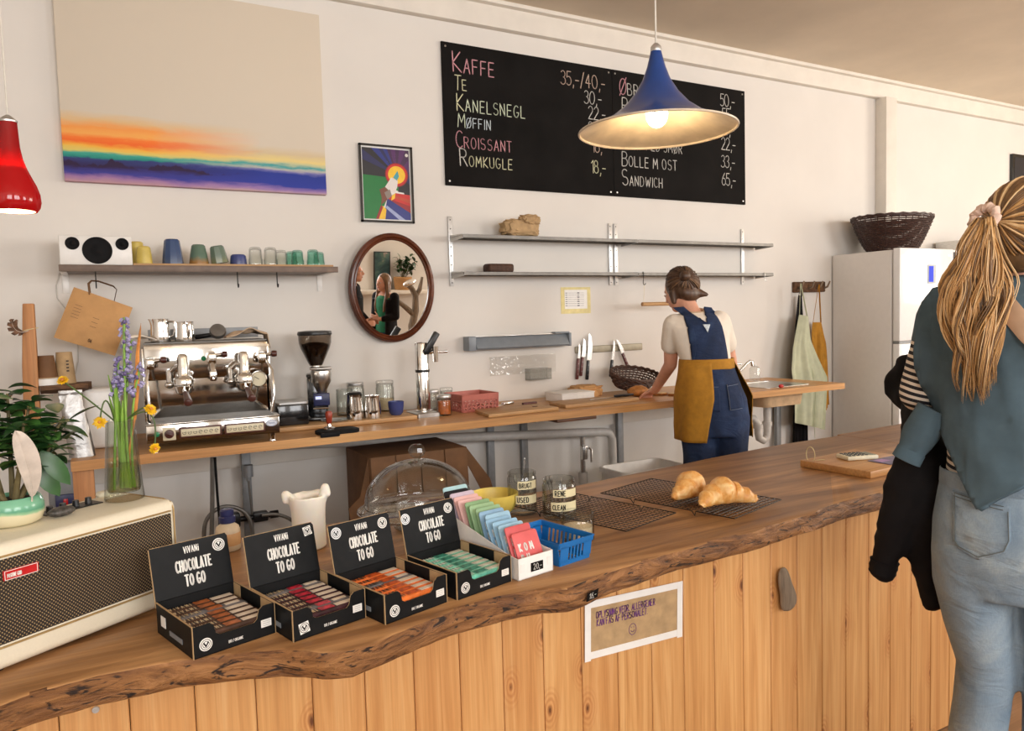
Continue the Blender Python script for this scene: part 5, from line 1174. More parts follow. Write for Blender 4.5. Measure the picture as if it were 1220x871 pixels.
apron('apron', 'ochre apron hanging on the peg rail nearest the fridge', 'mustard_cloth', (974, 341), 0, ([(968, 384), (966, 400), (966, 440), (968, 500)], [(978, 384), (984, 410), (987, 450), (987, 482)]), 4.02, .02)
apron('apron', 'pale sage green apron hanging in front on the peg rail', 'sage_cloth', (952.5, 340), 0, ([(952, 375), (944, 415), (941, 440), (944, 470), (944, 503)], [(962, 378), (966, 405), (977, 430), (986, 450), (982, 512)]), 3.955, .035, ties=[((968, 440), (972, 470), (970, 500), (971, 522))])
# ---- fridge
FX0, FX1, FY0, FY1, FH = 5.255, 5.93, 3.50, 4.085, 1.915
fg = thing('fridge', 'tall white fridge with a small blue display against the back wall', 'fridge', (FX0, FY0, 0)); fw_, fd = FX1-FX0, FY1-FY0
plain('fridge_side', S(224, 220, 215), .4, var=.01); plain('fridge_white', S(238, 238, 238), .12, var=.01, coat=.3); plain('display_blue', S(40, 60, 190), .5, emit=S(40, 70, 230), es=.35, var=0, spec=.1)
b = MB(); b.box((fw_/2, fd/2+.035, FH/2), (fw_, fd-.07, FH-.02), bev=.006); b.build('cabinet', 'fridge_side', fg)
zs = Y(1075, 407, FY0).z
for nm, z0_, z1_ in (('freezer_door', .03, zs-.018), ('fridge_door', zs+.004, FH)):
    b = MB(); b.box((fw_/2, .028, (z0_+z1_)/2), (fw_, .056, z1_-z0_), bev=.006, seg=3); d_ = b.build(nm, 'fridge_white', fg)
b = MB(); b.box((fw_/2, .03, zs-.007), (fw_-.01, .05, .02)); b.build('door_gap', 'grey_metal', fg)
d0 = Y(1105, 338, FY0)-V3((FX0, FY0, 0)); d1 = Y(1115, 315, FY0)-V3((FX0, FY0, 0))
b = MB(); b.box(((d0.x+d1.x)/2, -.001, (d0.z+d1.z)/2), (d1.x-d0.x, .003, d1.z-d0.z), bev=.001, seg=1); dp_ = b.build('display', 'grey_plastic', fg)
b = MB(); b.box(((d0.x*.6+d1.x*.4), -.003, (d0.z+d1.z)/2), ((d1.x-d0.x)*.55, .001, (d1.z-d0.z)*.82)); b.build('screen', 'display_blue', dp_)
b = MB(); b.box((fw_-.05, -.0006, FH-.05), (.05, .001, .007)); b.build('logo', 'brushed_steel', fg)
# ---- basket on the fridge
def basket(name, label, loc, r0, r1, h, mat, ry=1.0, rz=0, cat='basket', dens=1, rimr=.008):
    t = thing(name, label, cat, loc, rz); n = 36; rows = int(h/.013); b = MB()
    for k in range(rows):
        f = k/(rows-1); r = r0+(r1-r0)*f**.75; z = .006+f*(h-.012)
        b.tube([((r+.005*(1 if (j+k) % 2 else -1))*cos(2*pi*j/(2*n)*2*.5*2/2), (r+.005*(1 if (j+k) % 2 else -1))*sin(2*pi*j/n*1.0)*ry, z+.002*noise.noise(V3((j, k, 1)))) if False else ((r+.0045*(1 if (j+k) % 2 else -1))*cos(2*pi*j/n), (r+.0045*(1 if (j+k) % 2 else -1))*sin(2*pi*j/n)*ry, z) for j in range(n)], .0062, 6, closed=True)
    b.build('weave', mat, t)
    b = MB()
    for j in range(n):
        a = 2*pi*j/n; b.tube([((r0+(r1-r0)*f**.75)*cos(a), (r0+(r1-r0)*f**.75)*sin(a)*ry, f*h) for f in (0, .25, .5, .75, 1)], .0035, 5)
    b.build('stakes', mat, t)
    b = MB(); b.tube([(r1*cos(2*pi*j/72), r1*sin(2*pi*j/72)*ry, h+.004*sin(j*1.9)) for j in range(72)], rimr, 6, closed=True); b.tube([(r1*1.005*cos(2*pi*j/72), r1*1.005*sin(2*pi*j/72)*ry, h-.01+.004*cos(j*1.9)) for j in range(72)], rimr*.8, 6, closed=True); b.build('rim', mat, t)
    b = MB(); b.lathe([(0, .002), (r0*.99, .002), (r0*.99, .008), (0, .008)], n=36, sy=ry); b.build('base', mat, t); return t
plain('wicker_dark', S(58, 34, 28), .5, var=.3, vs=60); plain('wicker_brown', S(72, 46, 34), .6, var=.3, vs=60)
kb = Z(1066, 293, FH); basket('wicker_basket', 'dark wicker basket standing on top of the white fridge', (5.60, 3.80, FH+.001), .20, .34, .27, 'wicker_dark', .8)
# ---- steel cabinet and a white unit behind, a dark picture at the right
p = Y(1131, 268, 4.0); cb = thing('steel_cabinet', 'tall grey steel cabinet beyond the white fridge', 'cabinet', (6.62, 3.5, 0))
b = MB(); b.box((.4, .29, 1.02), (.8, .56, 2.04), bev=.004); b.build('body', 'brushed_steel', cb)
for x in (.02, .42): b = MB(); b.box((x+.18, .0, 1.03), (.37, .02, 1.94), bev=.003); dd = b.build('door', 'brushed_steel', cb); b = MB(); b.tube([(x+.05, -.012, .9), (x+.05, -.035, .92), (x+.05, -.035, 1.3), (x+.05, -.012, 1.32)], .007, 8); b.build('handle', 'chrome', dd)
cb2 = thing('glass_fronted_cooler', 'low pale cooler between the fridge and the steel cabinet', 'cooler', (6.02, 3.55, 0))
b = MB(); b.box((.27, .27, .96), (.52, .5, 1.92), bev=.01); b.build('body', 'white_plastic', cb2)
b = MB(); b.box((.27, .012, 1.0), (.5, .02, 1.8), bev=.004); b.build('door', 'grey_plastic', cb2)
b = MB(); b.tube([(.06, .0, 1.5), (.06, -.02, 1.52), (.06, -.02, 1.86), (.06, 0, 1.88)], .012, 8); b.build('handle', 'white_plastic', cb2)
p0 = Y(1205, 238, 4.08); p1 = Y(1205, 183, 4.08)
dpx = thing('dark_picture', 'dark framed picture at the right edge on the back wall', 'picture', (p0.x, 4.1, p0.z))
hh = p1.z-p0.z; b = MB(); b.box((.3, -.015, hh/2), (.6, .03, hh), bev=.002); b.build('frame', 'lacquer_black', dpx)
b = MB(); b.box((.3, -.031, hh/2), (.54, .002, hh-.06)); b.build('print', 'pz_black', dpx)
b = MB(); b.prism(arc(.25, hh*.45, .12, .04, 0, 345, 20), .0006, FR((0, -.0325, 0), (1, 0, 0), (0, 0, 1))); b.build('motif', 'pz_grey', dpx)
# ================================================================== BACK WORKTOP AND WHAT STANDS ON IT
ZW = .96; WF = 3.40
wt = thing('worktop', 'long wooden worktop running along the back wall, with a sink at its right end', 'worktop', (0, 0, 0))
HX0, HX1, HY0, HY1 = 3.86, 4.26, 3.52, 3.86
xs = [-.125, HX0, HX1, 4.50]; ys = [WF, HY0, HY1, 4.085]
b = MB(); vt_ = {}
def wv(i, j, z):
    k = (i, j, z)
    if k not in vt_: vt_[k] = b.bm.verts.new((xs[i], ys[j], z))
    return vt_[k]
for i in range(3):
    for j in range(3):
        if (i, j) == (1, 1): continue
        for z in (.92, ZW): b.bm.faces.new([wv(i, j, z), wv(i+1, j, z), wv(i+1, j+1, z), wv(i, j+1, z)])
def wall_(a, c): b.bm.faces.new([wv(*a, .92), wv(*c, .92), wv(*c, ZW), wv(*a, ZW)])
for k in range(3): wall_((k, 0), (k+1, 0)); wall_((k, 3), (k+1, 3)); wall_((0, k), (0, k+1)); wall_((3, k), (3, k+1))
for a, c in (((1, 1), (2, 1)), ((1, 2), (2, 2)), ((1, 1), (1, 2)), ((2, 1), (2, 2))): wall_(a, c)
b.build('worktop_board', 'bench_wood', wt, ang=30)
b = MB(); p = Y(78, 600, 3.46); b.box((-.085, 3.46, .46), (.075, .075, .92), bev=.004); b.build('leg', 'post_wood', wt)
for px in (584, 624, 738, 292, 926):
    x = Y(px, 540, 4.06).x; b = MB(); b.box((x, 4.055, .46), (.045, .03, .92), bev=.002); b.build('support_rail', 'grey_metal', wt)
    b = MB(); b.prism([(3.5, .918), (4.05, .918), (4.05, .86), (3.5, .90)], .006, Matrix(((0, 0, 1, x-.003), (1, 0, 0, 0), (0, 1, 0, 0), (0, 0, 0, 1)))); b.build('bracket', 'grey_metal', wt)
# reddish tray slide under the worktop edge
b = MB(); b.box((2.28, 3.47, .909), (.26, .12, .018), bev=.002); b.build('pull_out_board', 'dark_wood', wt)
# ---- sink
sk = thing('sink', 'small stainless steel sink let into the worktop', 'sink', (HX0, HY0, ZW+.0005)); sw, sd_ = HX1-HX0, HY1-HY0
b = MB()
def rr(x0, y0, x1, y1, r, z, n=6): return [(cx+r*cos(radians(a0+90*k/n)), cy+r*sin(radians(a0+90*k/n)), z) for cx, cy, a0 in ((x1-r, y1-r, 0), (x0+r, y1-r, 90), (x0+r, y0+r, 180), (x1-r, y0+r, 270)) for k in range(n+1)]
b.rings([rr(-.02, -.02, sw+.02, sd_+.02, .03, .0), rr(-.02, -.02, sw+.02, sd_+.02, .03, .003), rr(.008, .008, sw-.008, sd_-.008, .04, .002), rr(.02, .02, sw-.02, sd_-.02, .05, -.12), rr(.14, .12, sw-.14, sd_-.12, .04, -.13)]); b.build('basin', 'brushed_steel', sk)
b = MB(); b.rings([rr(.002, .002, sw-.002, sd_-.002, .05, -.045), rr(.012, .012, sw-.012, sd_-.012, .055, -.135), rr(.1, .1, sw-.1, sd_-.1, .04, -.142)]); plain('basin_under', S(196, 164, 126), .6, var=.08); b.build('basin_underside', 'basin_under', sk)
b = MB(); x, y = sw*.5, sd_*.5; b.cyl((x, y, -.15), (x, y, -.14), .045, n=24); b.cyl((x, y, -.23), (x, y, -.15), .026, n=18)
b.tube([(x, y, -.22), (x, y, -.33), (x-.005, y, -.37), (x-.04, y, -.39), (x-.08, y, -.37), (x-.09, y, -.33), (x-.09, y, -.27), (x-.11, y+.02, -.23), (x-.16, y+.04, -.225), (x-.24, y+.09, -.24), (x-.30, y+.13, -.30), (x-.32, y+.16, -.45), (x-.32, y+.2, -.9)], .026, 14)
b.cyl((x, y, -.29), (x, y, -.26), .034, n=18); b.cyl((x-.09, y, -.30), (x-.09, y, -.27), .034, n=18); b.build('drain_pipe', 'pvc', sk)
tp = thing('tap', 'chrome mixer tap with a long swivel spout beside the sink', 'tap', (3.83, 3.80, ZW+.0005))
b = MB(); b.lathe([(.0, 0), (.03, 0), (.03, .01), (.025, .014), (.024, .12), (.02, .13), (0, .132)], n=24); b.build('body', 'chrome', tp)
b = MB(); b.tube([(.0, 0, .04), (.05, -.012, .085), (.13, -.03, .155), (.15, -.034, .165), (.162, -.037, .160), (.165, -.037, .13)], [.012, .011, .010, .010, .010, .012], 12); b.build('spout', 'chrome', tp)
b = MB(); b.tube([(0, 0, .125), (.0, -.0, .142), (.05, -.012, .150), (.085, -.02, .146)], [.012, .010, .006, .006], 10); b.build('lever', 'chrome', tp)
so = thing('soap_bottle', 'clear soap pump bottle behind the sink', 'bottle', (4.22, 3.95, ZW+.0005))
b = MB(); b.rings([rr(-.035, -.025, .035, .025, .012, z) for z in (0, .09)]+[rr(-.028, -.02, .028, .02, .012, .102), rr(-.012, -.012, .012, .012, .011, .108)]); b.build('bottle_body', 'clear_acrylic', so)
b = MB(); b.cyl((0, 0, .108), (0, 0, .122), .013, n=14); b.cyl((0, 0, .122), (0, 0, .145), .004); b.tube([(0, 0, .145), (-.03, -.01, .148)], .006, 8); b.build('pump', 'white_plastic', so)
b = MB(); b.lathe([(0, 0), (.022, 0), (.022, .055), (.02, .06), (0, .06)], n=20); tag(b.build('beaker', 'paper_tape', loc=(4.03, 3.98, ZW+.0005)), 'small cream beaker standing behind the tap', 'beaker')
b = MB(); b.ball((0, 0, .012), (.02, .014, .012)); tag(b.build('radish', 'red_badge', loc=(3.95, 3.47, ZW)), 'small red radish lying on the worktop in front of the sink', 'vegetable')
# ---- pipes and boxes under the worktop
dp = thing('waste_pipe', 'white plastic waste pipe sloping along the wall under the worktop', 'pipe', (0, 0, 0)); YP = 3.98
b = MB(); A_ = Y(405, 527, YP); B_ = Y(718, 514.5, YP); b.tube([A_+(A_-B_)*.25, A_, B_, B_+V3((.05, 0, -.01)), B_+V3((.075, 0, -.05)), V3((B_.x+.08, YP, .3)), V3((B_.x+.08, YP, .02))], .028, 14); b.build('pipe', 'pvc', dp)
b = MB(); x = Y(692, 540, YP).x; b.cyl((x, YP-.02, .02), (x, YP-.02, .42), .024, n=14); b.cyl((x, YP-.02, .40), (x, YP-.02, .47), .03, n=14); b.build('trap', 'pvc', dp)
b = MB(); b.cyl((x, YP-.02, .46), (x, YP-.02, .70), .017, n=12); b.box((x, YP-.035, .60), (.035, .04, .09), bev=.006); b.tube([(x+.02, YP-.06, .63), (x+.035, YP-.07, .62), (x+.035, YP-.07, .54)], .008, 8); b.build('valve', 'brushed_steel', dp)
cbx = thing('cardboard_box', 'large dark brown cardboard box with open flaps standing under the worktop', 'box', (1.58, 3.52, 0))
Yb = 3.52
def bp(px, py): p = Y(px, py, Yb); return (p.x-1.58, p.z)
b = MB(); TL, TR_ = bp(440, 546), bp(556, 532); xl, xr, zt2 = TL[0], TR_[0], (TL[1]+TR_[1])/2
b.box(((xl+xr)/2, .2, zt2/2), (xr-xl, .4, zt2), bev=.004); b.build('carton', 'kraft_dark', cbx)
b = MB(); b.prism([(xr, zt2), (xr+.14, zt2-.19), (xr+.17, zt2-.30), (xr+.13, zt2-.33), (xr+.01, zt2-.10)], .005, FR((0, .02, 0), (1, 0, 0), (0, 0, 1))); b.build('side_flap', 'kraft_dark', cbx)
b = MB(); b.prism([(xl, zt2), (xl-.05, zt2-.19), (xl-.11, zt2-.24), (xl-.10, zt2-.31), (xl-.0, zt2-.52)], .005, FR((0, .02, 0), (1, 0, 0), (0, 0, 1))); b.build('side_flap', 'kraft_dark', cbx)
for k in range(4):
    w_ = (xr-xl)/4; b = MB(); b.box((xl+w_*(k+.5), -.012, zt2-.10), (w_*.94, .006, .2), Matrix.Rotation(radians(-5), 4, 'X')); b.build('front_flap', 'kraft_dark', cbx)
wb = thing('storage_tub', 'low white plastic tub on the floor under the worktop near the baker', 'tub', (2.98, 3.72, 0))
p = Y(790, 551, 3.72); b = MB(); h_ = p.z; b.rings([rr(-.20, -.1, .20, .12, .04, 0), rr(-.24, -.13, .24, .15, .05, h_-.03), rr(-.25, -.14, .25, .16, .05, h_-.03), rr(-.25, -.14, .25, .16, .05, h_), rr(-.235, -.125, .235, .145, .05, h_), rr(-.2, -.1, .2, .12, .04, h_-.12)]); b.build('tub_body', 'white_plastic', wb)
# hoses and cables under the coffee machine
def hose(name, label, pts, r, mat, cat='hose', grp=None):
    b = MB(); P = [V3(p) for p in pts]; q = []
    for i in range(len(P)-1):
        p0, p1, p2, p3 = P[max(i-1, 0)], P[i], P[i+1], P[min(i+2, len(P)-1)]
        for t in [k/6 for k in range(6)]: q.append(.5*((2*p1)+(p2-p0)*t+(2*p0-5*p1+4*p2-p3)*t*t+(3*p1-p0-3*p2+p3)*t**3))
    q.append(P[-1]); b.tube(q, r, 8); return tag(b.build(name, mat), label, cat, grp)
H = lambda px, py, y=3.75: Y(px, py, y)
hose('water_hose', 'grey braided hose hanging straight down from the coffee machine', [H(253, 545), H(253, 590), H(252, 640), H(250, 690)], .010, 'dull_steel'); hose('power_cable', 'black cable hanging beside the braided hose under the worktop', [H(256, 545, 3.72), H(259, 590, 3.72), H(262, 630, 3.72), H(263, 690, 3.72)], .006, 'black_rubber', 'cable')
hose('coiled_hose', 'grey hose bending in a loop low on the wall under the worktop', [H(243, 655, 3.9), H(245, 622, 3.9), H(262, 605, 3.9), H(284, 606, 3.9), H(298, 620, 3.9), H(302, 650, 3.9)], .010, 'dull_steel'); hose('branch_hose', 'grey hose running right from the black pipe fitting', [H(312, 614, 3.9), H(330, 613, 3.9), H(350, 622, 3.9), H(362, 645, 3.9)], .009, 'dull_steel')
vf = thing('pipe_fitting', 'black pipe fitting and valve on the wall below the coffee machine', 'fitting', H(310, 615, 3.95)); o_ = vf.location.copy()
b = MB(); b.box((0, 0, 0), (.075, .05, .05), bev=.008); b.cyl((-.16, 0, .0), (.06, 0, .0), .014); b.cyl((.05, 0, 0), (.09, 0, 0), .02); b.box((-.13, 0, .0), (.06, .06, .075), bev=.01); b.build('fitting_body', 'black_plastic', vf)
b = MB(); t_ = H(296, 568, 3.95)-o_; b.cyl(t_, t_+V3((.0, 0, .06)), .024); b.cyl(t_-V3((0, 0, .02)), t_, .012); b.build('tap_head', 'grey_metal', vf)
b = MB(); b.cyl(t_-V3((0, 0, .02)), (t_.x+.01, 0, .0), .006); b.build('thin_pipe', 'dull_steel', vf)
so_ = H(78, 590, 3.9); sb = thing('socket_panel', 'dark control box with a blue switch on the wall behind the table leg', 'socket', so_)
b = MB(); b.box((0, .03, 0), (.13, .06, .30), bev=.006); b.build('box_body', 'grey_metal', sb); b = MB(); b.box((0, -.004, -.03), (.08, .012, .07), bev=.004); b.build('switch_housing', 'blue_cap', sb); b = MB(); b.box((.0, -.012, -.03), (.018, .006, .03), bev=.002); b.build('switch', 'red_badge', sb)
# ---- left end: post, bark shelf, cups, feather, coffee bag, white bin
ps = Y(34, 420, 3.70)
wp = thing('wooden_post', 'squared timber post standing upright at the left end of the worktop', 'post', (ps.x, 3.70, ZW+.0005)); zt3 = Y(35, 362, 3.7).z-ZW
b = MB(); b.rings([[( -.026-.01, -.03, 0), (.026-.0, -.03, 0), (.026, .03, 0), (-.036, .03, 0)], [(-.024, -.03, zt3*.6), (.03, -.03, zt3*.6), (.03, .03, zt3*.6), (-.024, .03, zt3*.6)], [(-.008, -.026, zt3), (.032, -.026, zt3), (.032, .026, zt3), (-.008, .026, zt3)]]); b.build('post', 'post_wood', wp, mods=[('BEVEL', dict(width=.004, segments=2))])
bs = Y(84, 458, 3.72); b0_ = Y(43, 466, 3.68); b1_ = Y(109, 459, 3.68)
b = MB(); L = b1_.x-(ps.x+.034); zz = (Y(84, 461, 3.68).z); rows = []
for i in range(15):
    t = i/14; x = L*t; w_ = .085*(1-.15*t)*(1 if t < .95 else .7); e = .006*noise.noise(V3((t*6, 1, 2)))
    rows.append([(x, -w_+e, .012), (x, w_, .012), (x, w_, -.014), (x, w_*.3, -.026+e), (x, -w_*.6, -.024-e), (x, -w_-.004+e, -.006)])
b.rings(rows); shb = tag(b.build('bark_shelf', 'bark', loc=(ps.x+.034, 3.74, zz)), 'small bark-edged wooden shelf fixed to the timber post, carrying paper cups', 'shelf')
SB = zz+.0125
def papercup(px, y, r0, r1, h, mat, label, up=True, z=SB):
    p = Y(px, 450, y); t = thing('paper_cup', label, 'paper cup', (p.x, y, z), 0, 'paper cups on the bark shelf'); ra, rb = (r0, r1) if up else (r1, r0)
    b = MB(); b.lathe([(0, 0), (ra, 0), (rb, h), (rb-.002, h), (ra-.002, .003), (0, .003)] if up else [(ra-.002, 0), (ra, 0), (rb, h), (0, h), (0, h-.003), (rb-.002, h-.003)], n=30); b.build('cup_body', mat, t)
    b = MB(); zr = h if up else 0; R0 = rb if up else ra; b.tube([(R0*cos(2*pi*j/30), R0*sin(2*pi*j/30), zr+(0 if up else .002)) for j in range(30)], .002, 6, closed=True); b.build('rim', 'kraft', t); return t
b = MB(); b.lathe([(0, 0), (.05, 0), (.05, .024), (.046, .028), (0, .028)], n=28); wl = Y(56, 455, 3.72); tag(b.build('lid_stack', 'white_plastic', loc=(wl.x, 3.72, SB)), 'white stack of cup lids under the upturned paper cup', 'lids')
papercup(56, 3.72, .030, .042, .095, 'kraft_dark', 'dark kraft paper cup standing upside down on the lids', False, SB+.0285)
pcup = papercup(78, 3.745, .030, .040, .135, 'kraft', 'tall pale kraft paper cup beside the upturned one', False)
b = MB()
for k in range(4): b.box((.012+.0*k, -.0375, .055+.014*k), (.010, .001, .006), RZ(.3))
b.build('print', 'dark_ink', pcup)
fpv = Y(20, 410, 3.62)
feather('feather', 'feather_brown', [Y(34, 394, 3.668), Y(28, 386, 3.65), Y(22, 382, 3.63), Y(12, 386, 3.62)][0:1]+[Y(24, 398, 3.64), Y(16, 396, 3.63), Y(13, 380, 3.62)], .030, (0, -1, .1), 'brown barred feather tied to the timber post', 1).children[0]
b = MB(); c_ = V3((ps.x+.004, 3.70, Y(34, 393, 3.66).z)); b.tube([c_+V3((.036*cos(a_), .034*sin(a_), .008*cos(a_*1.0))) for a_ in [2*pi*j/24 for j in range(24)]], .0018, 6, closed=True); tag(b.build('string', 'string'), 'string tied around the timber post holding a brown feather', 'string')
plain('foil', (.34, .33, .32, 1), .35, .9, var=.1, vs=18, bmp=.6)
sbp = Z(97, 546, ZW); cb_ = thing('coffee_bag', 'crumpled silver coffee bag standing at the left of the worktop', 'bag', (Y(98, 540, 3.50).x-.0, 3.52, ZW+.0005))
b = MB(); rows = []
for i in range(12):
    t = i/11; w_ = .048*(1-.15*t); d_ = .032*(1-t)**.7+.002; z = .265*t
    rows.append([(w_*cos(a)*(1+.08*noise.noise(V3((a, t*5, 3))))-.03*t, math.copysign(abs(sin(a))**.7, sin(a))*d_+.008*noise.noise(V3((a*2, t*6, 9)))*t, z) for a in [2*pi*j/20 for j in range(20)]])
b.rings(rows); b.build('foil_pouch', 'foil', cb_)
b = MB(); b.box((-.028, -.002, .265), (.085, .006, .02), bev=.002); b.build('seal', 'foil', cb_)
wbp = Y(122, 520, 3.68); w0 = Y(106, 490, 3.68).x; w1 = Y(139, 490, 3.68).x
b = MB(); hz = Y(120, 463, 3.68).z-ZW; b.box(((w1-w0)/2, .09, hz/2), (w1-w0+.04, .18, hz), bev=.022, seg=4); tag(b.build('white_bin', 'white_plastic', loc=(w0, 3.68, ZW+.0005)), 'plain white rounded box standing between the coffee bag and the espresso machine', 'box')
# ---- espresso machine
EX, EY, EA = .150, 3.44, radians(-4)
em = thing('espresso_machine', 'polished two-group espresso machine standing on the worktop', 'coffee machine', (EX, EY, ZW+.0005), EA)
Wm = .535
def mk_polish():
    m, nt, b = newmat('polished_steel'); b.inputs['Metallic'].default_value = 1; b.inputs['Base Color'].default_value = (.60, .58, .55, 1)
    f = noise_tex(nt, coords(nt, (3, 3, 9)), 1, 4, .5); nt.links.new(ramp(nt, f, [(.3, (.07, .07, .07, 1)), (.7, (.16, .16, .16, 1))]), b.inputs['Roughness']); bump(nt, b, f, .08, .01)
mk_polish()
plain('wood_knob', S(74, 34, 24), .35, var=.15, vs=60); plain('green_lamp', S(30, 130, 84), .3); plain('cream_panel', S(216, 206, 176), .4, var=.03); plain('brown_bezel', S(84, 44, 32), .4)
b = MB(); b.box((Wm/2, .10, .072), (Wm, .20, .075), bev=.004); b.box((Wm/2, .105, .112), (Wm+.006, .21, .006), bev=.002); b.build('base_tray', 'polished_steel', em)
b = MB(); b.box((Wm/2, .10, .117), (Wm-.04, .17, .003))
for k in range(14): b.box((Wm/2, .03+.0115*k, .1195), (Wm-.05, .004, .003))
b.build('drip_grate', 'dull_steel', em)
b = MB(); b.box((Wm/2-.006, .335, .26), (Wm-.035, .30, .37), bev=.004); b.build('body', 'polished_steel', em)
b = MB(); b.box((Wm/2-.006, .17, .365), (Wm-.02, .045, .155), bev=.006); b.build('front_panel', 'polished_steel', em)
b = MB(); 
for x in (.0, Wm-.012): b.box((x+.0, .34, .25), (.012, .32, .36), bev=.004)
for x in (0, Wm-.012):
    b2 = MB(); b2.box((x, .34, .25), (.012, .32, .36), bev=.004); b2.build('side_panel', 'polished_steel', em)
b.bm.free()
b = MB(); zt4 = .448
b.box((Wm/2-.006, .34, zt4), (Wm-.02, .31, .006), bev=.001, seg=1)
b.build('cup_tray', 'dull_steel', em)
b = MB(); b.box((Wm/2, .485, zt4+.035), (Wm-.04, .006, .05), bev=.001, seg=1); b.build('cup_rail', 'grey_metal', em)
for x in (.03, Wm-.03):
    for y in (.03, .42): b = MB(); b.lathe([(0, 0), (.017, 0), (.015, .012), (.021, .034), (0, .036)], c=(x, y, 0), n=16); b.build('foot', 'chrome', em)
for x in (.155, .405):
    g = MB(); y0 = .145
    g.cyl((x, y0-.03, .30), (x, y0+.06, .30), .028, n=20)
    g.lathe([(0, .262), (.034, .262), (.04, .268), (.041, .292), (.036, .30), (.026, .306), (.022, .32), (.022, .385), (.016, .40), (0, .404)], c=(x, y0-.055, 0), n=28)
    g.cyl((x-.055, y0-.02, .275), (x-.055, y0-.02, .33), .013, n=14); g.ball((x-.055, y0-.02, .268), (.02, .02, .016)); g.tube([(x-.055, y0-.02, .32), (x-.03, y0-.03, .345), (x, y0-.05, .35)], .010, 10)
    gh = g.build('group_head', 'chrome', em)
    pf = MB(); pf.lathe([(0, .222), (.012, .222), (.03, .232), (.036, .25), (.038, .262), (0, .262)], c=(x, y0-.055, 0), n=24); pf.tube([(x, y0-.085, .245), (x+.004, y0-.13, .235)], [.010, .012], 10); po_ = pf.build('portafilter', 'chrome', em)
    hd = MB(); hd.tube([(x+.004, y0-.13, .235), (x+.008, y0-.19, .218), (x+.010, y0-.235, .205), (x+.0105, y0-.24, .204)], [.011, .014, .017, .012], 14); hd.build('handle', 'wood_knob', po_)
def valve(x, z, sx):
    v = MB(); y0 = .145; v.cyl((x, y0+.02, z), (x, y0-.03, z), .022, n=18); v.box((x, y0-.035, z-.01), (.034, .034, .05), bev=.008); v.tube([(x, y0-.035, z), (x+.04*sx, y0-.045, z+.006)], .009, 10); o = v.build('steam_valve', 'chrome', em)
    k = MB(); k.lathe([(0, -.012), (.013, -.010), (.015, 0), (.013, .012), (0, .014)], M=TR(x+.052*sx, y0-.048, z+.007) @ RYm(radians(90)), n=14); k.build('knob', 'wood_knob', o); return o
valve(.028, .372, 1); valve(.275, .385, 1); o = valve(.485, .378, 1)
b = MB(); b.tube([(.02, .11, .35), (.012, .08, .30), (.016, .07, .2), (.02, .07, .125)], .007, 10); b.build('steam_wand', 'chrome', em)
b = MB(); b.tube([(.505, .11, .355), (.525, .08, .31), (.525, .06, .2), (.51, .06, .125)], .006, 10); b.build('steam_wand', 'chrome', em)
b = MB(); b.tube([(.275, .11, .36), (.275, .085, .33), (.275, .08, .285)], [.013, .013, .011], 12); b.box((.275, .085, .30), (.03, .03, .045), bev=.006); b.build('hot_water_tap', 'chrome', em)
gx, gz = .468, .272
b = MB(); b.lathe([(0, .0), (.036, 0), (.038, .006), (.036, .018), (.032, .02), (.031, .016), (0, .016)], M=TR(gx, .125, gz) @ RX(radians(90)), n=30); ga = b.build('pressure_gauge', 'chrome', em)
b = MB(); b.lathe([(0, .017), (.031, .017)], M=TR(gx, .125, gz) @ RX(radians(90)), n=30); ribbon(b.m(1), FR((gx, .107, gz), (1, 0, 0), (0, 0, 1)), [(0, 0), (-.018, .012)], .0025); b.build('dial', ['cream_panel', 'black_card'], ga, recalc=False)
for i in range(2):
    x0 = .125+.180*i; b = MB(); b.box((x0+.084, -.001, .070), (.168, .006, .046), bev=.008, seg=3); bz = b.build('button_panel', 'brown_bezel', em)
    b = MB(); b.box((x0+.084, -.004, .070), (.154, .005, .032), bev=.002); b.build('keypad', 'cream_panel', bz)
    b = MB(); M = FR((x0+.020, -.0068, .066), (1, 0, 0), (0, 0, 1))
    for k in range(7):
        ribbon(b, M @ TR(k*.0212, .004, 0), arc(0, 0, .007, .007, 150 if k < 3 else 0, 390 if k < 3 else 300, 9), .0016); ribbon(b, M @ TR(k*.0212, .004, 0), [(-.004, .0), (.005, .002)], .0016)
    b.build('symbols', 'black_card', bz)
b = MB(); b.box((.087, -.001, .07), (.05, .005, .055), bev=.002); sw2 = b.build('switch_plate', 'cream_panel', em)
b = MB(); b.lathe([(0, 0), (.019, 0), (.017, .012), (0, .014)], M=TR(.087, -.0035, .07) @ RX(radians(90)), n=20); b.box((.087, -.018, .07), (.03, .010, .010), RYm(.5), bev=.003); b.build('knob', 'wood_knob', sw2)
for x, y, z, m in ((.04, 0, .072, 'green_lamp'), (.08, .147, .372, 'wood_knob'), (.243, .147, .375, 'green_lamp')):
    b = MB(); b.lathe([(0, 0), (.011, 0), (.010, .004), (.006, .005), (.0, .007)], M=TR(x, y, z) @ RX(radians(90)), n=18); b.build('indicator', m, em)
plain('badge_white', S(220, 226, 236), .3); plain('badge_blue', S(60, 90, 150), .4)
b = MB(); b.prism([(.024*cos(a), .0145*sin(a)) for a in [2*pi*j/30 for j in range(30)]], .003, FR((Wm-.034, -.0003, .082), (1, 0, 0), (0, 0, 1))); bo_ = b.build('maker_badge', 'badge_white', em)
b = MB(); M = FR((Wm-.034, -.0040, .0785), (1, 0, 0), (0, 0, 1)); ribbon(b, M @ TR(0, .0035, 0), [(.021*cos(a), .012*sin(a)) for a in [2*pi*j/24 for j in range(25)]], .0012); ribbon(b, M @ TR(0, .0035, 0), [(-.014+.028*k/24, .004*sin(k*1.25)) for k in range(25)], .0011); b.build('lettering', 'badge_blue', bo_)
EM = Matrix.Translation((EX, EY, ZW+.0005)) @ RZ(EA)
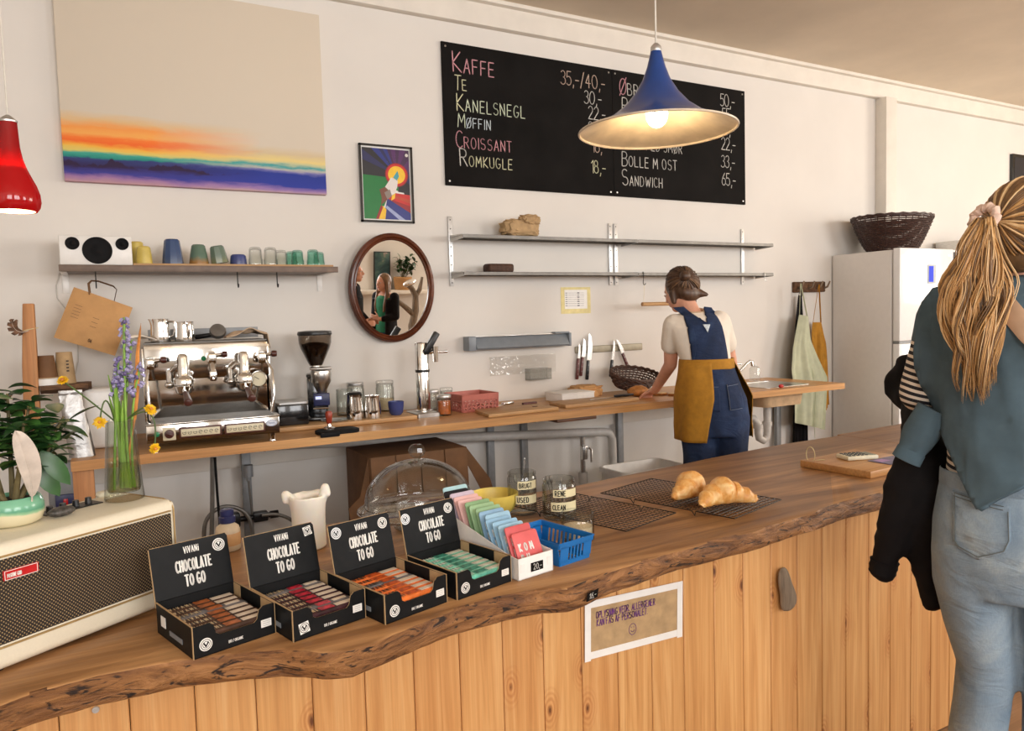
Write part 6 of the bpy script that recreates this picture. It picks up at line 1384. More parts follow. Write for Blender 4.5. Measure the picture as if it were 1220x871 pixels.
def on_em(x, y): return EM @ V3((x, y, zt4+.0035))
def pitcher(loc, r, h, label, rz, grp, scale=1):
    t = thing('milk_pitcher', label, 'pitcher', loc, rz, grp); b = MB(); b.lathe([(0, 0), (r, 0), (r*1.02, .004), (r*1.01, h*.3), (r*.95, h*.72), (r*.93, h*.9), (r*.96, h), (r*.93, h), (r*.90, h*.9), (r*.92, h*.72), (r*.98, h*.3), (0, .004)], n=32); 
    for v in b.bm.verts:
        if v.co.z > h*.8 and v.co.x > r*.5: v.co.x += (v.co.z-h*.8)*.5
    b.build('jug', 'chrome', t)
    b = MB(); b.tube([(-r*.8, 0, h*.88), (-r*1.5, 0, h*.86), (-r*1.62, 0, h*.6), (-r*1.4, 0, h*.28), (-r*1.0, 0, h*.22)], .005, 8); b.build('handle', 'chrome', t)
pitcher(on_em(.075, .30), .042, .105, 'left steel milk pitcher on top of the espresso machine', radians(150), 'milk pitchers on the espresso machine'); pitcher(on_em(.175, .28), .043, .09, 'right steel milk pitcher on top of the espresso machine', radians(100), 'milk pitchers on the espresso machine')
p = on_em(.315, .28); sf = thing('spare_portafilter', 'dark spare portafilter lying on top of the espresso machine', 'portafilter', p, EA)
b = MB(); b.lathe([(0, 0), (.035, 0), (.037, .012), (.033, .024), (0, .026)], M=TR(0, 0, .036) @ RX(radians(60)), n=24); b.build('basket_holder', 'dull_steel', sf); b = MB(); b.tube([(0, .0, .03), (-.08, .05, .018), (-.13, .08, .016)], [.009, .012, .014], 10); b.build('handle', 'black_plastic', sf)
def cloth(name, label, loc, rz, fn, mat, nu=40, nv=20):
    b = MB(); b.grid(fn, nu, nv); return tag(b.build(name, mat, loc=loc, rot=(0, 0, rz), solid=.004, recalc=False, ang=180), label, 'cloth')
def drapef(L, Wd, hgt, over, seed):
    def f(u, v):
        x = (u-.5)*L; y = (v-.5)*Wd; n_ = noise.noise(V3((u*4+seed, v*3, seed))); z = .012+hgt*max(0, (1-abs(2*u-1)**2))*(.6+.5*noise.noise(V3((u*3, v*4, seed*2))))+.008*n_
        if x > over: z -= (x-over)*1.6; x = over+(x-over)*.25
        return V3((x, y+.01*n_, max(z, -.12)))
    return f
cloth('cleaning_cloth', 'beige cloth draped over the right end of the espresso machine', on_em(.455, .30), EA, drapef(.22, .17, .045, .075, 2.0), 'linen_cloth'); 
cloth('cleaning_cloth', 'white cloth lying on the left end of the espresso machine', on_em(-.02, .32), EA+pi, drapef(.16, .14, .03, .06, 6.0), 'cream_cloth')
# ---- riser board, grinder, knock box
BZ_ = ZW+.022; b = MB(); b.box((.36, .21, .011), (.72, .42, .021), bev=.003); tag(b.build('riser_board', 'light_wood', loc=(.715, 3.645, ZW+.0005)), 'pale wooden board under the coffee grinder and the steel cups', 'board')
gr = thing('coffee_grinder', 'black coffee grinder with a bean hopper on the pale board', 'coffee grinder', (.975, 3.87, BZ_)); gr.rotation_euler = (0, 0, radians(-14)); gr.scale = (1, 1, 1)
gh_ = Y(373, 394, 3.87).z-BZ_; k = gh_/.50
b = MB(); b.T = Matrix.Diagonal((1, 1, k, 1)); b.box((0, .05, .12), (.10, .11, .24), bev=.012); b.box((0, .0, .012), (.12, .22, .024), bev=.008); b.box((0, .045, .245), (.105, .12, .02), bev=.008); b.build('body', 'lacquer_black', gr)
b = MB(); b.T = Matrix.Diagonal((1, 1, k, 1)); b.lathe([(.022, .155), (.045, .205), (.05, .215), (.052, .262), (.05, .275), (0, .277)], c=(.022, -.03, 0), n=28); b.lathe([(0, .15), (.02, .15), (.022, .156), (0, .157)], c=(.022, -.03, 0), n=20); b.build('dosing_funnel', 'brushed_steel', gr)
b = MB(); b.T = Matrix.Diagonal((1, 1, k, 1)); b.box((.022, -.03, .288), (.11, .10, .014), bev=.006); b.cyl((.0, .02, .26), (0, .02, .31), .024, n=20); b.build('neck', 'brushed_steel', gr)
b = MB(); b.T = Matrix.Diagonal((1, 1, k, 1)); b.lathe([(.03, .30), (.036, .31), (.074, .40), (.082, .43), (.084, .475), (.08, .475), (.078, .43), (.07, .40), (.034, .312), (.03, .302)], c=(0, .02, 0), n=40); hp_ = b.build('hopper', 'hopper_glass', gr)
plain('beans', S(46, 28, 20), .5, var=.4, vs=130, bmp=.6)
b = MB(); b.T = Matrix.Diagonal((1, 1, k, 1)); b.lathe([(.029, .305), (.033, .312), (.068, .40), (.074, .42), (.04, .432), (0, .436)], c=(0, .02, 0), n=30); o = b.build('beans', 'beans', hp_); o['kind'] = 'stuff'
b = MB(); b.T = Matrix.Diagonal((1, 1, k, 1)); b.lathe([(0, .474), (.086, .474), (.088, .482), (.084, .496), (.05, .50), (0, .501)], c=(0, .02, 0), n=36); b.build('hopper_lid', 'black_plastic', gr)
b = MB(); b.T = Matrix.Diagonal((1, 1, k, 1)); b.box((.02, -.05, .115), (.082, .03, .07), bev=.006); cpn = b.build('control_box', 'blue_cap', gr); b = MB(); b.T = Matrix.Diagonal((1, 1, k, 1)); b.box((.005, -.0662, .125), (.03, .002, .016)); plain('lcd_lit', S(190, 200, 240), .4, emit=S(180, 190, 255), es=.8, var=0); b.build('screen', 'lcd_lit', cpn)
b = MB(); b.T = Matrix.Diagonal((1, 1, k, 1)); b.tube([(-.02, -.05, .075), (-.02, -.1, .07), (.05, -.1, .07), (.05, -.05, .075)], .005, 8); b.build('fork', 'chrome', gr)
b = MB(); b.lathe([(0, 0), (.07, 0), (.073, .006), (.068, .004), (0, .003)], n=30); tag(b.build('ground_tray', 'brushed_steel', loc=(1.03, 3.735, BZ_)), 'small round steel tray in front of the coffee grinder', 'tray')
kb_ = thing('knock_box', 'black knock box with a steel rim between the espresso machine and the grinder', 'knock box', (.735, 3.70, BZ_), radians(-4))
b = MB(); b.box((.075, .09, .052), (.15, .18, .104), bev=.008); b.build('box_body', 'lacquer_black', kb_)
b = MB(); b.rings([rr(-.002, -.002, .152, .182, .02, .104), rr(-.002, -.002, .152, .182, .02, .114), rr(.014, .014, .136, .166, .03, .114), rr(.02, .02, .13, .16, .03, .109)]); b.build('steel_insert', 'brushed_steel', kb_)
# tamper on a rubber mat
p = Z(414, 525, ZW); mt = thing('tamping_mat', 'black rubber tamping mat on the front edge of the worktop', 'mat', (.86, 3.405, ZW+.0005))
b = MB(); b.rings([rr(0, 0, .20, .13, .05, 0), rr(0, 0, .20, .13, .05, .014), rr(.008, .008, .192, .122, .045, .017)]); b.build('mat', 'black_rubber', mt)
b = MB(); b.box((.045, -.0125, .004), (.09, .014, .022), bev=.005); b.build('lip', 'black_rubber', mt)
tm = thing('tamper', 'coffee tamper with a red wooden handle standing on the black mat', 'tamper', (.925, 3.475, ZW+.0185))
b = MB(); b.lathe([(0, 0), (.028, 0), (.028, .008), (.01, .014), (.008, .03), (0, .03)], n=24); b.build('base', 'chrome', tm)
plain('red_wood', S(150, 54, 34), .35, var=.15, vs=50); b = MB(); b.lathe([(.009, .026), (.013, .032), (.015, .055), (.017, .075), (.013, .085), (0, .087)], n=20); b.build('handle', 'red_wood', tm)
# steel cups, jars
def steel_jug(px, y, r, h, label, dark=False, z=BZ_):
    p = Y(px, 490, y); t = thing('steel_cup', label, 'cup', (p.x, y, z), 0, 'steel cups beside the grinder'); b = MB(); b.lathe([(0, 0), (r, 0), (r*1.02, .004), (r*1.02, h*.4), (r*.88, h*.9), (r*.9, h), (r*.86, h), (r*.84, h*.9), (r*.97, h*.4), (0, .006)], n=30); b.build('cup_body', 'chrome', t)
    b = MB(); b.lathe([(0, .004), (r*.95, .005), (r*.97, h*.35), (0, h*.36)], n=24); b.bm.free()
    return t
t = steel_jug(423, 3.73, .043, .125, 'steel cup with a black lid next to the grinder'); b = MB(); b.lathe([(0, .124), (.037, .124), (.039, .128), (.03, .138), (0, .14)], n=24); b.build('lid', 'black_plastic', t)
steel_jug(444, 3.71, .043, .115, 'open steel cup right of the lidded one')
t = jar(V3((Y(411, 480, 3.92).x, 3.92, BZ_)), .045, .14, 'empty clear glass jar directly right of the grinder', .95)
def lidded(px, y, r, h, label, fill, fz, lidm='clear_glass'):
    t = jar(V3((Y(px, 480, y).x, y, BZ_ if px < 500 else ZW+.0005)), r, h, label, .92)
    b = MB(); b.lathe([(0, .008), (r-.005, .009), (r-.005, h*fz), (0, h*fz+.004)], n=26); b.build('contents', fill, t)
    b = MB(); b.lathe([(0, h+.0005), (r*.96, h+.0005), (r*.98, h+.004), (r*.98, h+.014), (r*.9, h+.018), (0, h+.019)], n=28); b.build('lid', lidm, t)
lidded(424, 3.98, .048, .15, 'tall lidded glass jar behind the steel cups', 'sugar', .3, 'galvanised'); lidded(459, 3.96, .05, .15, 'lidded glass jar of pale contents behind the blue cup', 'sugar', .45, 'clear_glass')
b = MB(); b.lathe([(0, 0), (.026, 0), (.036, .012), (.041, .045), (.042, .072), (.039, .072), (.037, .045), (.03, .014), (0, .008)], n=32); tag(b.build('blue_cup', 'cup_indigo', loc=(Y(472, 490, 3.74).x, 3.74, BZ_)), 'small blue ceramic cup between the steel cups and the tap tower', 'cup')
# ---- tap tower
tt = thing('beer_tap', 'tall chrome tap tower with a black handle below the oval mirror', 'tap tower', (1.535, 3.80, ZW+.0005), radians(0))
th_ = Y(492, 408, 3.8).z-ZW
b = MB(); b.lathe([(0, .02), (.05, .02), (.05, .026), (.038, .03), (.037, th_-.012), (.034, th_-.004), (0, th_)], n=36); b.build('column', 'chrome', tt)
b = MB(); b.rings([rr(-.085, -.12, .048, .06, .012, 0), rr(-.085, -.12, .048, .06, .012, .02), rr(-.08, -.115, .043, .055, .012, .024)]); b.build('drip_tray', 'brushed_steel', tt)
zz_ = th_-.055
b = MB(); b.tube([(.02, -.02, zz_), (.065, -.05, zz_)], .014, 12); b.tube([(.06, -.045, zz_+.03), (.06, -.045, zz_-.055)], [.018, .015], 14); b.tube([(.06, -.045, zz_+.0), (.10, -.055, zz_-.002), (.125, -.058, zz_)], [.009, .007, .009], 10); b.build('tap', 'chrome', tt)
b = MB(); b.box((.038, -.045, zz_+.05), (.035, .03, .13), RYm(radians(33)), bev=.006); b.build('tap_handle', 'black_plastic', tt)
b = MB(); b.lathe([(.0385, zz_-.11), (.0392, zz_-.109), (.0392, zz_-.096), (.0385, zz_-.095)], n=36); b.build('band', 'black_plastic', tt)
# ---- orange jar, small jars, pink crate
plain('preserve', S(206, 104, 30), .4, var=.2, vs=50)
lidded(529, 3.70, .040, .095, 'glass jar of orange preserve beside the pink crate', 'preserve', .85, 'galvanised'); lidded(515.5, 3.975, .040, .10, 'empty lidded glass jar behind the orange preserve', 'clear_film', .5, 'galvanised'); lidded(532, 3.965, .038, .105, 'small glass jar at the back beside the pink crate', 'sugar', .5, 'clear_glass')
plain('pink_plastic', S(190, 112, 100), .5, var=.04)
c0_ = Z(549, 492, ZW); pk = thing('pink_crate', 'pink openwork plastic crate on the worktop left of the chopping boards', 'crate', (1.735, 3.72, ZW+.0005), radians(3)); cw_, cd_, chh = .215, .20, .095
b = MB()
def crate_side(b, p0, p1, out, h, n):
    p0, p1 = V3(p0), V3(p1); L = (p1-p0).length; u = (p1-p0)/L; M = FR(p0, u, (V3((0, 0, h))+V3(out)*.008)); b.T = M
    b.box((L/2, h*.93, 0), (L+.01, h*.15, .004)); b.box((L/2, h*.07, 0), (L, h*.14, .003)); b.box((L/2, h*.6, 0), (L, h*.10, .003)); b.box((L/2, h*.78, 0), (L, h*.2, .0025))
    for i in range(n+1): x = L*i/n; b.box((x, h*.5, 0), (.008 if 0 < i < n else .02, h*.9, .003))
    for r_ in (.22, .42):
        for i in range(n): x = L*(i+.5)/n; b.box((x, h*r_+.006, 0), (L/n, .006, .003), RZ(.5 if i % 2 else -.5))
    b.T = Matrix()
crate_side(b, (0, 0, 0), (cw_, 0, 0), (0, -1, 0), chh, 8); crate_side(b, (cw_, 0, 0), (cw_, cd_, 0), (1, 0, 0), chh, 7); crate_side(b, (cw_, cd_, 0), (0, cd_, 0), (0, 1, 0), chh, 8); crate_side(b, (0, cd_, 0), (0, 0, 0), (-1, 0, 0), chh, 7); b.box((cw_/2, cd_/2, .002), (cw_, cd_, .004)); b.build('crate_body', 'pink_plastic', pk)
b = MB(); b.tube([(-.008, -.008, chh), (cw_+.008, -.008, chh), (cw_+.008, cd_+.008, chh), (-.008, cd_+.008, chh)], .004, 6, closed=True); b.build('rim', 'pink_plastic', pk)
# ---- chopping boards, packets, knives, bread, basket
def cboard(pts, th, label, mat, hole=False):
    c = sum((V3(p) for p in pts), V3())/len(pts); t = thing('chopping_board', label, 'chopping board', (c.x, c.y, ZW+.0005), 0, 'chopping boards on the back worktop'); b = MB(); b.prism([(p[0]-c.x, p[1]-c.y) for p in pts], th); b.build('board', mat, t, mods=[('BEVEL', dict(width=.003, segments=2))])
    return t
A1 = [Z(x, y, ZW) for x, y in ((587, 502), (664, 490.5), (643, 484), (552, 493))]; A1 = [(1.75, 3.44, 0), (2.20, 3.47, 0), (2.19, 3.70, 0), (1.79, 3.69, 0)]
t = cboard(A1, .018, 'pale chopping board right of the pink crate', 'light_wood'); b = MB(); b.box((.12, -.01, .0195), (.03, .012, .003), bev=.001, seg=1); b.build('handle_slot', 'dark_wood', t)
A2 = [(2.265, 3.50, 0), (2.80, 3.52, 0), (2.79, 3.72, 0), (2.29, 3.72, 0)]; cboard(A2, .02, 'chopping board in front of the white carton near the baker', 'light_wood')
def tknife(p, rz, L, label, name='bread_knife', hm='handle_black', z=ZW+.0005, grp='knives lying on the worktop'):
    t = thing(name, label, 'knife', (p[0], p[1], z), rz, grp); b = MB(); b.prism([(0, -.012), (L*.58, -.014), (L*.6, .0), (L*.58, .012), (.02, .012)], .0025); b.build('blade', 'knife_steel', t); b = MB(); b.box((L*.79, 0, .008), (L*.42, .024, .014), bev=.005); b.build('handle', hm, t)
tknife((2.49, 3.60), radians(3), .34, 'long knife with a black handle lying on the board near the baker', z=ZW+.0215); tknife((2.02, 3.78), radians(8), .24, 'knife with a brown handle lying behind the pale chopping board', hm='handle_red'); tknife((1.95, 3.85), radians(18), .22, 'steel knife lying at the wall behind the pale chopping board', hm='knife_steel')
wc = thing('white_carton', 'flat white carton on the worktop below the knives', 'carton', (2.40, 3.745, ZW+.0005), radians(2))
b = MB(); b.box((.12, .09, .024), (.24, .18, .048), bev=.003); b.build('carton_body', 'white_card', wc); b = MB(); b.box((.12, .09, .05), (.245, .185, .008), bev=.002); b.build('lid', 'white_card', wc)
p = Y(712, 466, 3.88); b = MB(); crumple(b, (0, 0, .03), (.11, .08, .045), 5.5, .25, 1.8, 0); tag(b.build('brown_paper', 'paper_brown', loc=(2.72, 3.97, ZW), ang=25), 'crumpled brown paper lying between the white carton and the woven basket', 'paper')
wk = basket('bread_basket', 'oval woven basket leaning on the worktop under the knives', (3.06, 3.93, ZW+.038), .12, .19, .10, 'wicker_brown', .55, 0, 'basket'); wk.rotation_euler = (radians(24), radians(4), 0)
plain('loaf_crust', S(176, 116, 56), .6, var=.2, vs=40, bmp=.4)
b = MB(); b.ball((0, 0, .034), (.075, .05, .036)); 
for v in b.bm.verts: v.co *= 1+.08*noise.noise(v.co*30)
tag(b.build('bread_roll', 'loaf_crust', loc=(2.935, 3.70, ZW+.002)), 'round bread roll on the worktop in front of the woven basket', 'bread')
# ================================================================== PENDANT LAMPS
plain('lamp_blue', S(24, 62, 128), .28, var=.04, coat=.3); plain('lamp_inside', S(214, 198, 174), .35, var=.08, vs=14); plain('cord_white', S(214, 210, 200), .5)
plain('bulb_warm', (1, .8, .5, 1), .4, emit=(1, .72, .38, 1), es=14, var=0)
def point(name, loc, power, col, r, parent=None):
    l = bpy.data.lights.new(name, 'POINT'); l.energy = power; l.color = col; l.shadow_soft_size = r
    o = bpy.data.objects.new(name, l); COL.objects.link(o); o.location = loc; return o
lc = Y(783, 157, 1.85); lt = Y(783, 60, 1.85).z-lc.z; LR = .243
lp = thing('pendant_lamp', 'blue trumpet-shaped pendant lamp hanging in front of the menu board, lit', 'lamp', (lc.x, 1.85, lc.z))
pf = [(LR, 0), (LR*.995, .006), (.205, .018), (.150, .042), (.102, .078), (.067, .118), (.043, .158), (.029, .196), (.021, .226), (.0165, lt-.004)]
b = MB(); b.lathe([(r-.002, z-.001) for r, z in pf[::-1]][1:]+pf, n=72)
b.bm.normal_update()
o = b.build('shade', ['lamp_blue', 'lamp_inside'], lp, ang=60)
for p_ in o.data.polygons:
    c = p_.center; rr_ = sqrt(c.x*c.x+c.y*c.y); n_ = p_.normal
    if n_.z < 0 or (rr_ > LR*.9 and False): p_.material_index = 1
b = MB(); b.tube([(LR*cos(2*pi*j/72), LR*sin(2*pi*j/72), .002) for j in range(72)], .0035, 8, closed=True); b.build('rim', 'lamp_inside', lp)
b = MB(); b.lathe([(.0165, lt-.006), (.0175, lt), (.016, lt+.010), (.009, lt+.018), (.005, lt+.021), (0, lt+.022)], n=24); b.build('cap', 'galvanised', lp)
b = MB(); b.tube([(0, 0, lt+.02), (0, 0, CEIL-lc.z-.001)], .0028, 8); b.lathe([(.0, CEIL-lc.z-.03), (.03, CEIL-lc.z-.028), (.04, CEIL-lc.z-.001)], n=20); b.build('cord', 'cord_white', lp)
b = MB(); b.lathe([(0, .17), (.016, .17), (.018, .10), (.014, .092)], n=18); b.build('socket', 'white_plastic', lp)
b = MB(); b.ball((0, 0, .052), (.034, .034, .040), n=24, k=16); b.build('bulb', 'bulb_warm', lp)
point('lamp_light', (lc.x, 1.85, lc.z+.0), 1.5, (1, .78, .5), .04)
def mk_redglass():
    m = bpy.data.materials.new('red_glass'); m.use_nodes = True; MATS['red_glass'] = m; nt = m.node_tree; nt.nodes.clear(); out = N(nt, 'ShaderNodeOutputMaterial')
    tc = N(nt, 'ShaderNodeTexCoord'); sp = N(nt, 'ShaderNodeSeparateXYZ'); nt.links.new(tc.outputs['Object'], sp.inputs[0])
    tr = N(nt, 'ShaderNodeBsdfTranslucent'); tr.inputs[0].default_value = (.85, .015, .02, 1); d = N(nt, 'ShaderNodeBsdfDiffuse'); d.inputs[0].default_value = (.42, .006, .012, 1)
    g = N(nt, 'ShaderNodeBsdfGlossy'); g.inputs['Roughness'].default_value = .06
    m1 = N(nt, 'ShaderNodeMixShader'); m1.inputs[0].default_value = .45; nt.links.new(tr.outputs[0], m1.inputs[1]); nt.links.new(d.outputs[0], m1.inputs[2])
    m2 = N(nt, 'ShaderNodeMixShader'); m2.inputs[0].default_value = .05; nt.links.new(m1.outputs[0], m2.inputs[1]); nt.links.new(g.outputs[0], m2.inputs[2]); nt.links.new(m2.outputs[0], out.inputs[0])
mk_redglass(); plain('opal', S(240, 232, 220), .5, emit=(1, .9, .8, 1), es=.5, var=0)
rc = Y(17, 252, 2.3); rt_ = Y(11, 146, 2.3).z-rc.z
rl = thing('pendant_lamp', 'red bottle-shaped glass pendant lamp hanging at the left edge, lit', 'lamp', (rc.x, 2.3, rc.z))
pf = [(.051, 0), (.058, .010), (.061, .024), (.0595, .044), (.053, .066), (.044, .086), (.0345, .108), (.027, .132), (.0222, .162), (.0195, rt_)]
b = MB(); b.lathe(pf+[(r-.003, z) for r, z in pf[::-1]], n=56); b.build('shade', 'red_glass', rl)
b = MB(); b.lathe([(.0205, rt_), (.021, rt_+.004), (.013, rt_+.012), (.005, rt_+.018), (0, rt_+.02)], n=24); b.build('cap', 'galvanised', rl)
b = MB(); b.tube([(0, 0, rt_+.015), (0, 0, CEIL-rc.z-.001)], .0022, 8); b.build('cord', 'cord_white', rl)
b = MB(); b.lathe([(r-.0045, z+.0005) for r, z in pf[:7]], n=48); b.build('liner', 'opal', rl)
b = MB(); b.ball((0, 0, .035), (.03, .03, .034)); b.build('bulb', 'bulb_warm', rl)
b = MB(); b.lathe([(0, .15), (.014, .15), (.015, .085), (.012, .078)], n=16); b.build('socket', 'white_plastic', rl)
point('lamp_light', (rc.x, 2.3, rc.z+.03), 2, (1, .72, .42), .03)
# ================================================================== PEOPLE
class Blob(MB):
    def cap(s, p0, r0, p1, r1, n=14):
        p0, p1 = V3(p0), V3(p1); d = (p1-p0); L = d.length or 1e-6; d = d/L
        pts, rs = [], []
        for a in (-88, -60, -30): pts.append(p0+d*r0*sin(radians(a))); rs.append(r0*cos(radians(a)))
        k = max(2, int(L/.03))
        for i in range(k+1): pts.append(p0.lerp(p1, i/k)); rs.append(r0+(r1-r0)*i/k)
        for a in (30, 60, 88): pts.append(p1+d*r1*sin(radians(a))); rs.append(r1*cos(radians(a)))
        s.tube(pts, rs, n)
    def chain(s, *pr):
        for (p0, r0), (p1, r1) in zip(pr, pr[1:]): s.cap(p0, r0, p1, r1)
    def loft(s, secs, n=28, pw=1.0):
        """secs: (x, y, z, rx, ry)"""
        secs = [(x, y, z, rx, ry) for x, y, z, rx, ry in secs]
        s.rings([[(x+rx*math.copysign(abs(cos(a))**pw, cos(a)), y+ry*math.copysign(abs(sin(a))**pw, sin(a)), z) for a in [2*pi*j/n for j in range(n)]] for x, y, z, rx, ry in secs])
    def skin(s, name, mat, parent, voxel=.010, smooth=4, ang=180):
        return s.build(name, mat, parent, ang=ang, mods=[('REMESH', dict(mode='VOXEL', voxel_size=voxel)), ('SMOOTH', dict(iterations=smooth, factor=.5))])
o = candle_mesh().skin('pillar_candle', 'wax', None, .004, 4); o.location = CANDLE_AT; tag(o, 'thick white pillar candle with a melted folded rim behind the display boxes', 'candle')
def bvh_of(o):
    bm = bmesh.new(); bm.from_mesh(o.data); t = BVHTree.FromBMesh(bm); bm.free(); return t
def head_into(b, c, f, up, k=1.0):
    """skull, jaw, nose, ears, brow joined into blob b; f = facing direction"""
    f = V3(f).normalized(); up = V3(up); r = f.cross(up).normalized(); up = r.cross(f).normalized(); c = V3(c); R3 = Matrix((r, f, up)).transposed()
    L = lambda x, y, z: c+(r*x+f*y+up*z)*k
    b.ball(L(0, -.012, .018), (.076*k, .095*k, .098*k), R3); b.ball(L(0, .022, -.035), (.062*k, .070*k, .075*k), R3); b.ball(L(0, .052, -.085), (.034*k, .034*k, .030*k), R3)
    b.cap(L(0, .088, .012), .008*k, L(0, .108, -.022), .0125*k); b.cap(L(-.012, .094, -.026), .008*k, L(.012, .094, -.026), .008*k)
    b.cap(L(-.03, .080, .026), .009*k, L(.03, .080, .026), .009*k); b.cap(L(-.017, .080, -.060), .008*k, L(.017, .080, -.060), .008*k)
    for s in (-1, 1): b.ball(L(.074*s, -.012, -.012), (.010*k, .020*k, .032*k), R3); b.ball(L(.036*s, .066, -.022), (.02*k, .016*k, .018*k), R3)
    return L, R3
plain('eye_white', S(232, 228, 222), .2, var=0); plain('iris', S(60, 46, 36), .2, var=0); plain('lips', S(184, 96, 88), .45, var=.05)
def face_parts(L, R3, parent, k=1.0):
    for s in (-1, 1):
        b = MB(); b.ball(L(.031*s, .082, .004), (.0125*k, .008*k, .0075*k), R3, 12, 8); e = b.build('eye', 'eye_white', parent); b = MB(); b.ball(L(.031*s, .0885, .004), (.0055*k, .003*k, .0058*k), R3, 10, 6); b.build('iris', 'iris', e)
    b = MB(); b.ball(L(0, .0885, -.056), (.023*k, .006*k, .004*k), R3, 14, 8); b.ball(L(0, .087, -.063), (.019*k, .007*k, .005*k), R3, 14, 8); b.build('lips', 'lips', parent)
def hand_into(b, w, d, n, side, curl=.5, k=1.0):
    """palm and five fingers joined into blob b; w wrist, d finger direction, n palm normal, side +1/-1 where the thumb leaves"""
    w, d, n = V3(w), V3(d).normalized(), V3(n).normalized(); s = d.cross(n).normalized()*side; n = (n-d*n.dot(d)).normalized()
    for q, x in enumerate((.028, .010, -.009, -.027)): b.cap(w+d*.01*k+s*x*.6*k, .014*k, w+d*.082*k+s*x*k, .0115*k)
    for q, (x, L) in enumerate(((.030, .072), (.0105, .082), (-.0095, .076), (-.029, .060))):
        p = w+d*.086*k+s*x*k; a = .15+curl*.35; dd = d+s*x*2.0
        for j, fr in enumerate((.44, .32, .24)):
            v = (dd.normalized()*cos(a)+n*sin(a)).normalized(); p2 = p+v*L*fr*k; b.cap(p, (.0088-.001*j)*k, p2, (.0080-.001*j)*k, 10); p = p2; a += curl*.55
    p = w+d*.028*k+s*.026*k; v = (s*.75+d*.6+n*.25).normalized(); p2 = p+v*.040*k; b.cap(p, .0125*k, p2, .0105*k, 10); v2 = (s*.3+d*.9+n*.4).normalized(); p3 = p2+v2*.030*k; b.cap(p2, .0105*k, p3, .0095*k, 10); b.cap(p3, .0095*k, p3+v2*.022*k, .008*k, 10)
def drape(name, mat, parent, poly, bvh, off, step=.012, solid=.004, dirv=(0, 1, 0), y0=-1.0, dflt=None, relax=3, extra=None):
    """flat outline (x,z) laid on a body surface from behind, following it"""
    bm = bmesh.new(); f = bm.faces.new([bm.verts.new((x, 0, z)) for x, z in poly])
    xs = [p[0] for p in poly]; zs = [p[1] for p in poly]
    bmesh.ops.triangulate(bm, faces=bm.faces[:])
    for ax, lo, hi in ((0, min(xs), max(xs)), (2, min(zs), max(zs))):
        v = lo+step
        while v < hi-step*.3:
            co = [0, 0, 0]; co[ax] = v; no = [0, 0, 0]; no[ax] = 1
            bmesh.ops.bisect_plane(bm, geom=bm.verts[:]+bm.edges[:]+bm.faces[:], plane_co=co, plane_no=no); v += step
    bm.verts.ensure_lookup_table(); miss = []
    for v in bm.verts:
        h = bvh.ray_cast(V3((v.co.x, y0, v.co.z)), V3(dirv))
        if h[0] is not None: v.co.y = h[0].y-off
        else:
            q = bvh.find_nearest(V3((v.co.x, (dflt if dflt is not None else 0), v.co.z))); v.co.y = (q[0].y-off*.3) if dflt is None else dflt
    for _ in range(relax):
        new = {v: sum(e.other_vert(v).co.y for e in v.link_edges)/len(v.link_edges) for v in bm.verts if v.link_edges}
        for v, y in new.items(): v.co.y = min(v.co.y, .5*(v.co.y+y)) if extra is None else .5*(v.co.y+y)
    if extra:
        for v in bm.verts: v.co = extra(v.co)
    b = MB(); b.bm.free(); b.bm = bm
    return b.build(name, mat, parent, solid=-solid if False else solid, ang=180)
def hair_sweep(b, c, R3, rad, tie, n, r=.004, face_lim=.25, seed=1, lift=1.0):
    rnd = random.Random(seed); tie = V3(tie).normalized()
    for i in range(n):
        a = rnd.uniform(0, 2*pi); el = rnd.uniform(-.12, .12); s = V3((cos(a), face_lim+el, sin(a))).normalized()
        if s.z < -.25: s = V3((s.x, s.y-.55, -.25)).normalized()
        ang = s.angle(tie); pts = []; kk = rnd.uniform(1.0, 1.05)*lift
        for j in range(11):
            t = j/10; q = (s*sin((1-t)*ang)+tie*sin(t*ang))/max(sin(ang), .05) if ang < 3.0 else s.lerp(tie, t).normalized()
            q = q.normalized(); pts.append(V3(c)+R3 @ V3((q.x*rad[0]*kk, q.y*rad[1]*kk, q.z*rad[2]*kk)))
        b.tube(pts, [r*.5]+[r]*9+[r*.8], 5)
def hair_mat(n, lo, hi):
    m, nt, b = newmat(n); b.inputs['Roughness'].default_value = .45; f = noise_tex(nt, coords(nt, (60, 60, 5)), 1, 4, .3); nt.links.new(ramp(nt, f, [(.3, lo), (.7, hi)]), b.inputs['Base Color']); bump(nt, b, f, .3, .004)
hair_mat('hair_blond_dark', S(92, 68, 44), S(132, 98, 62)); hair_mat('hair_blond', S(176, 128, 74), S(206, 162, 104)); hair_mat('hair_blond_light', S(208, 170, 118), S(232, 200, 154)); hair_mat('hair_brown', S(62, 42, 30), S(96, 68, 48)); hair_mat('hair_brown_light', S(104, 78, 54), S(140, 106, 74))
def denim(n, lo, hi, hi2, sc=5):
    m, nt, b = newmat(n); b.inputs['Roughness'].default_value = .9; f = noise_tex(nt, coords(nt), sc, 5, .8); g = noise_tex(nt, coords(nt, (1, 1, .25)), 420, 2)
    c = ramp(nt, f, [(.3, lo), (.55, hi), (.78, hi2)]); c = mixc(nt, c, ramp(nt, g, [(.35, (.82, .84, .88, 1)), (.65, (1.0, 1.0, 1.0, 1))]), .7, 'MULTIPLY'); nt.links.new(c, b.inputs['Base Color']); bump(nt, b, noise_tex(nt, coords(nt, (7, 7, 16)), 1, 4, 1.4), .5, .02)
denim('denim_light', S(104, 126, 146), S(138, 156, 170), S(172, 182, 184)); denim('denim_dark', S(24, 38, 66), S(34, 52, 86), S(52, 74, 110), 6); plain('denim_thread', S(96, 104, 104), .8)
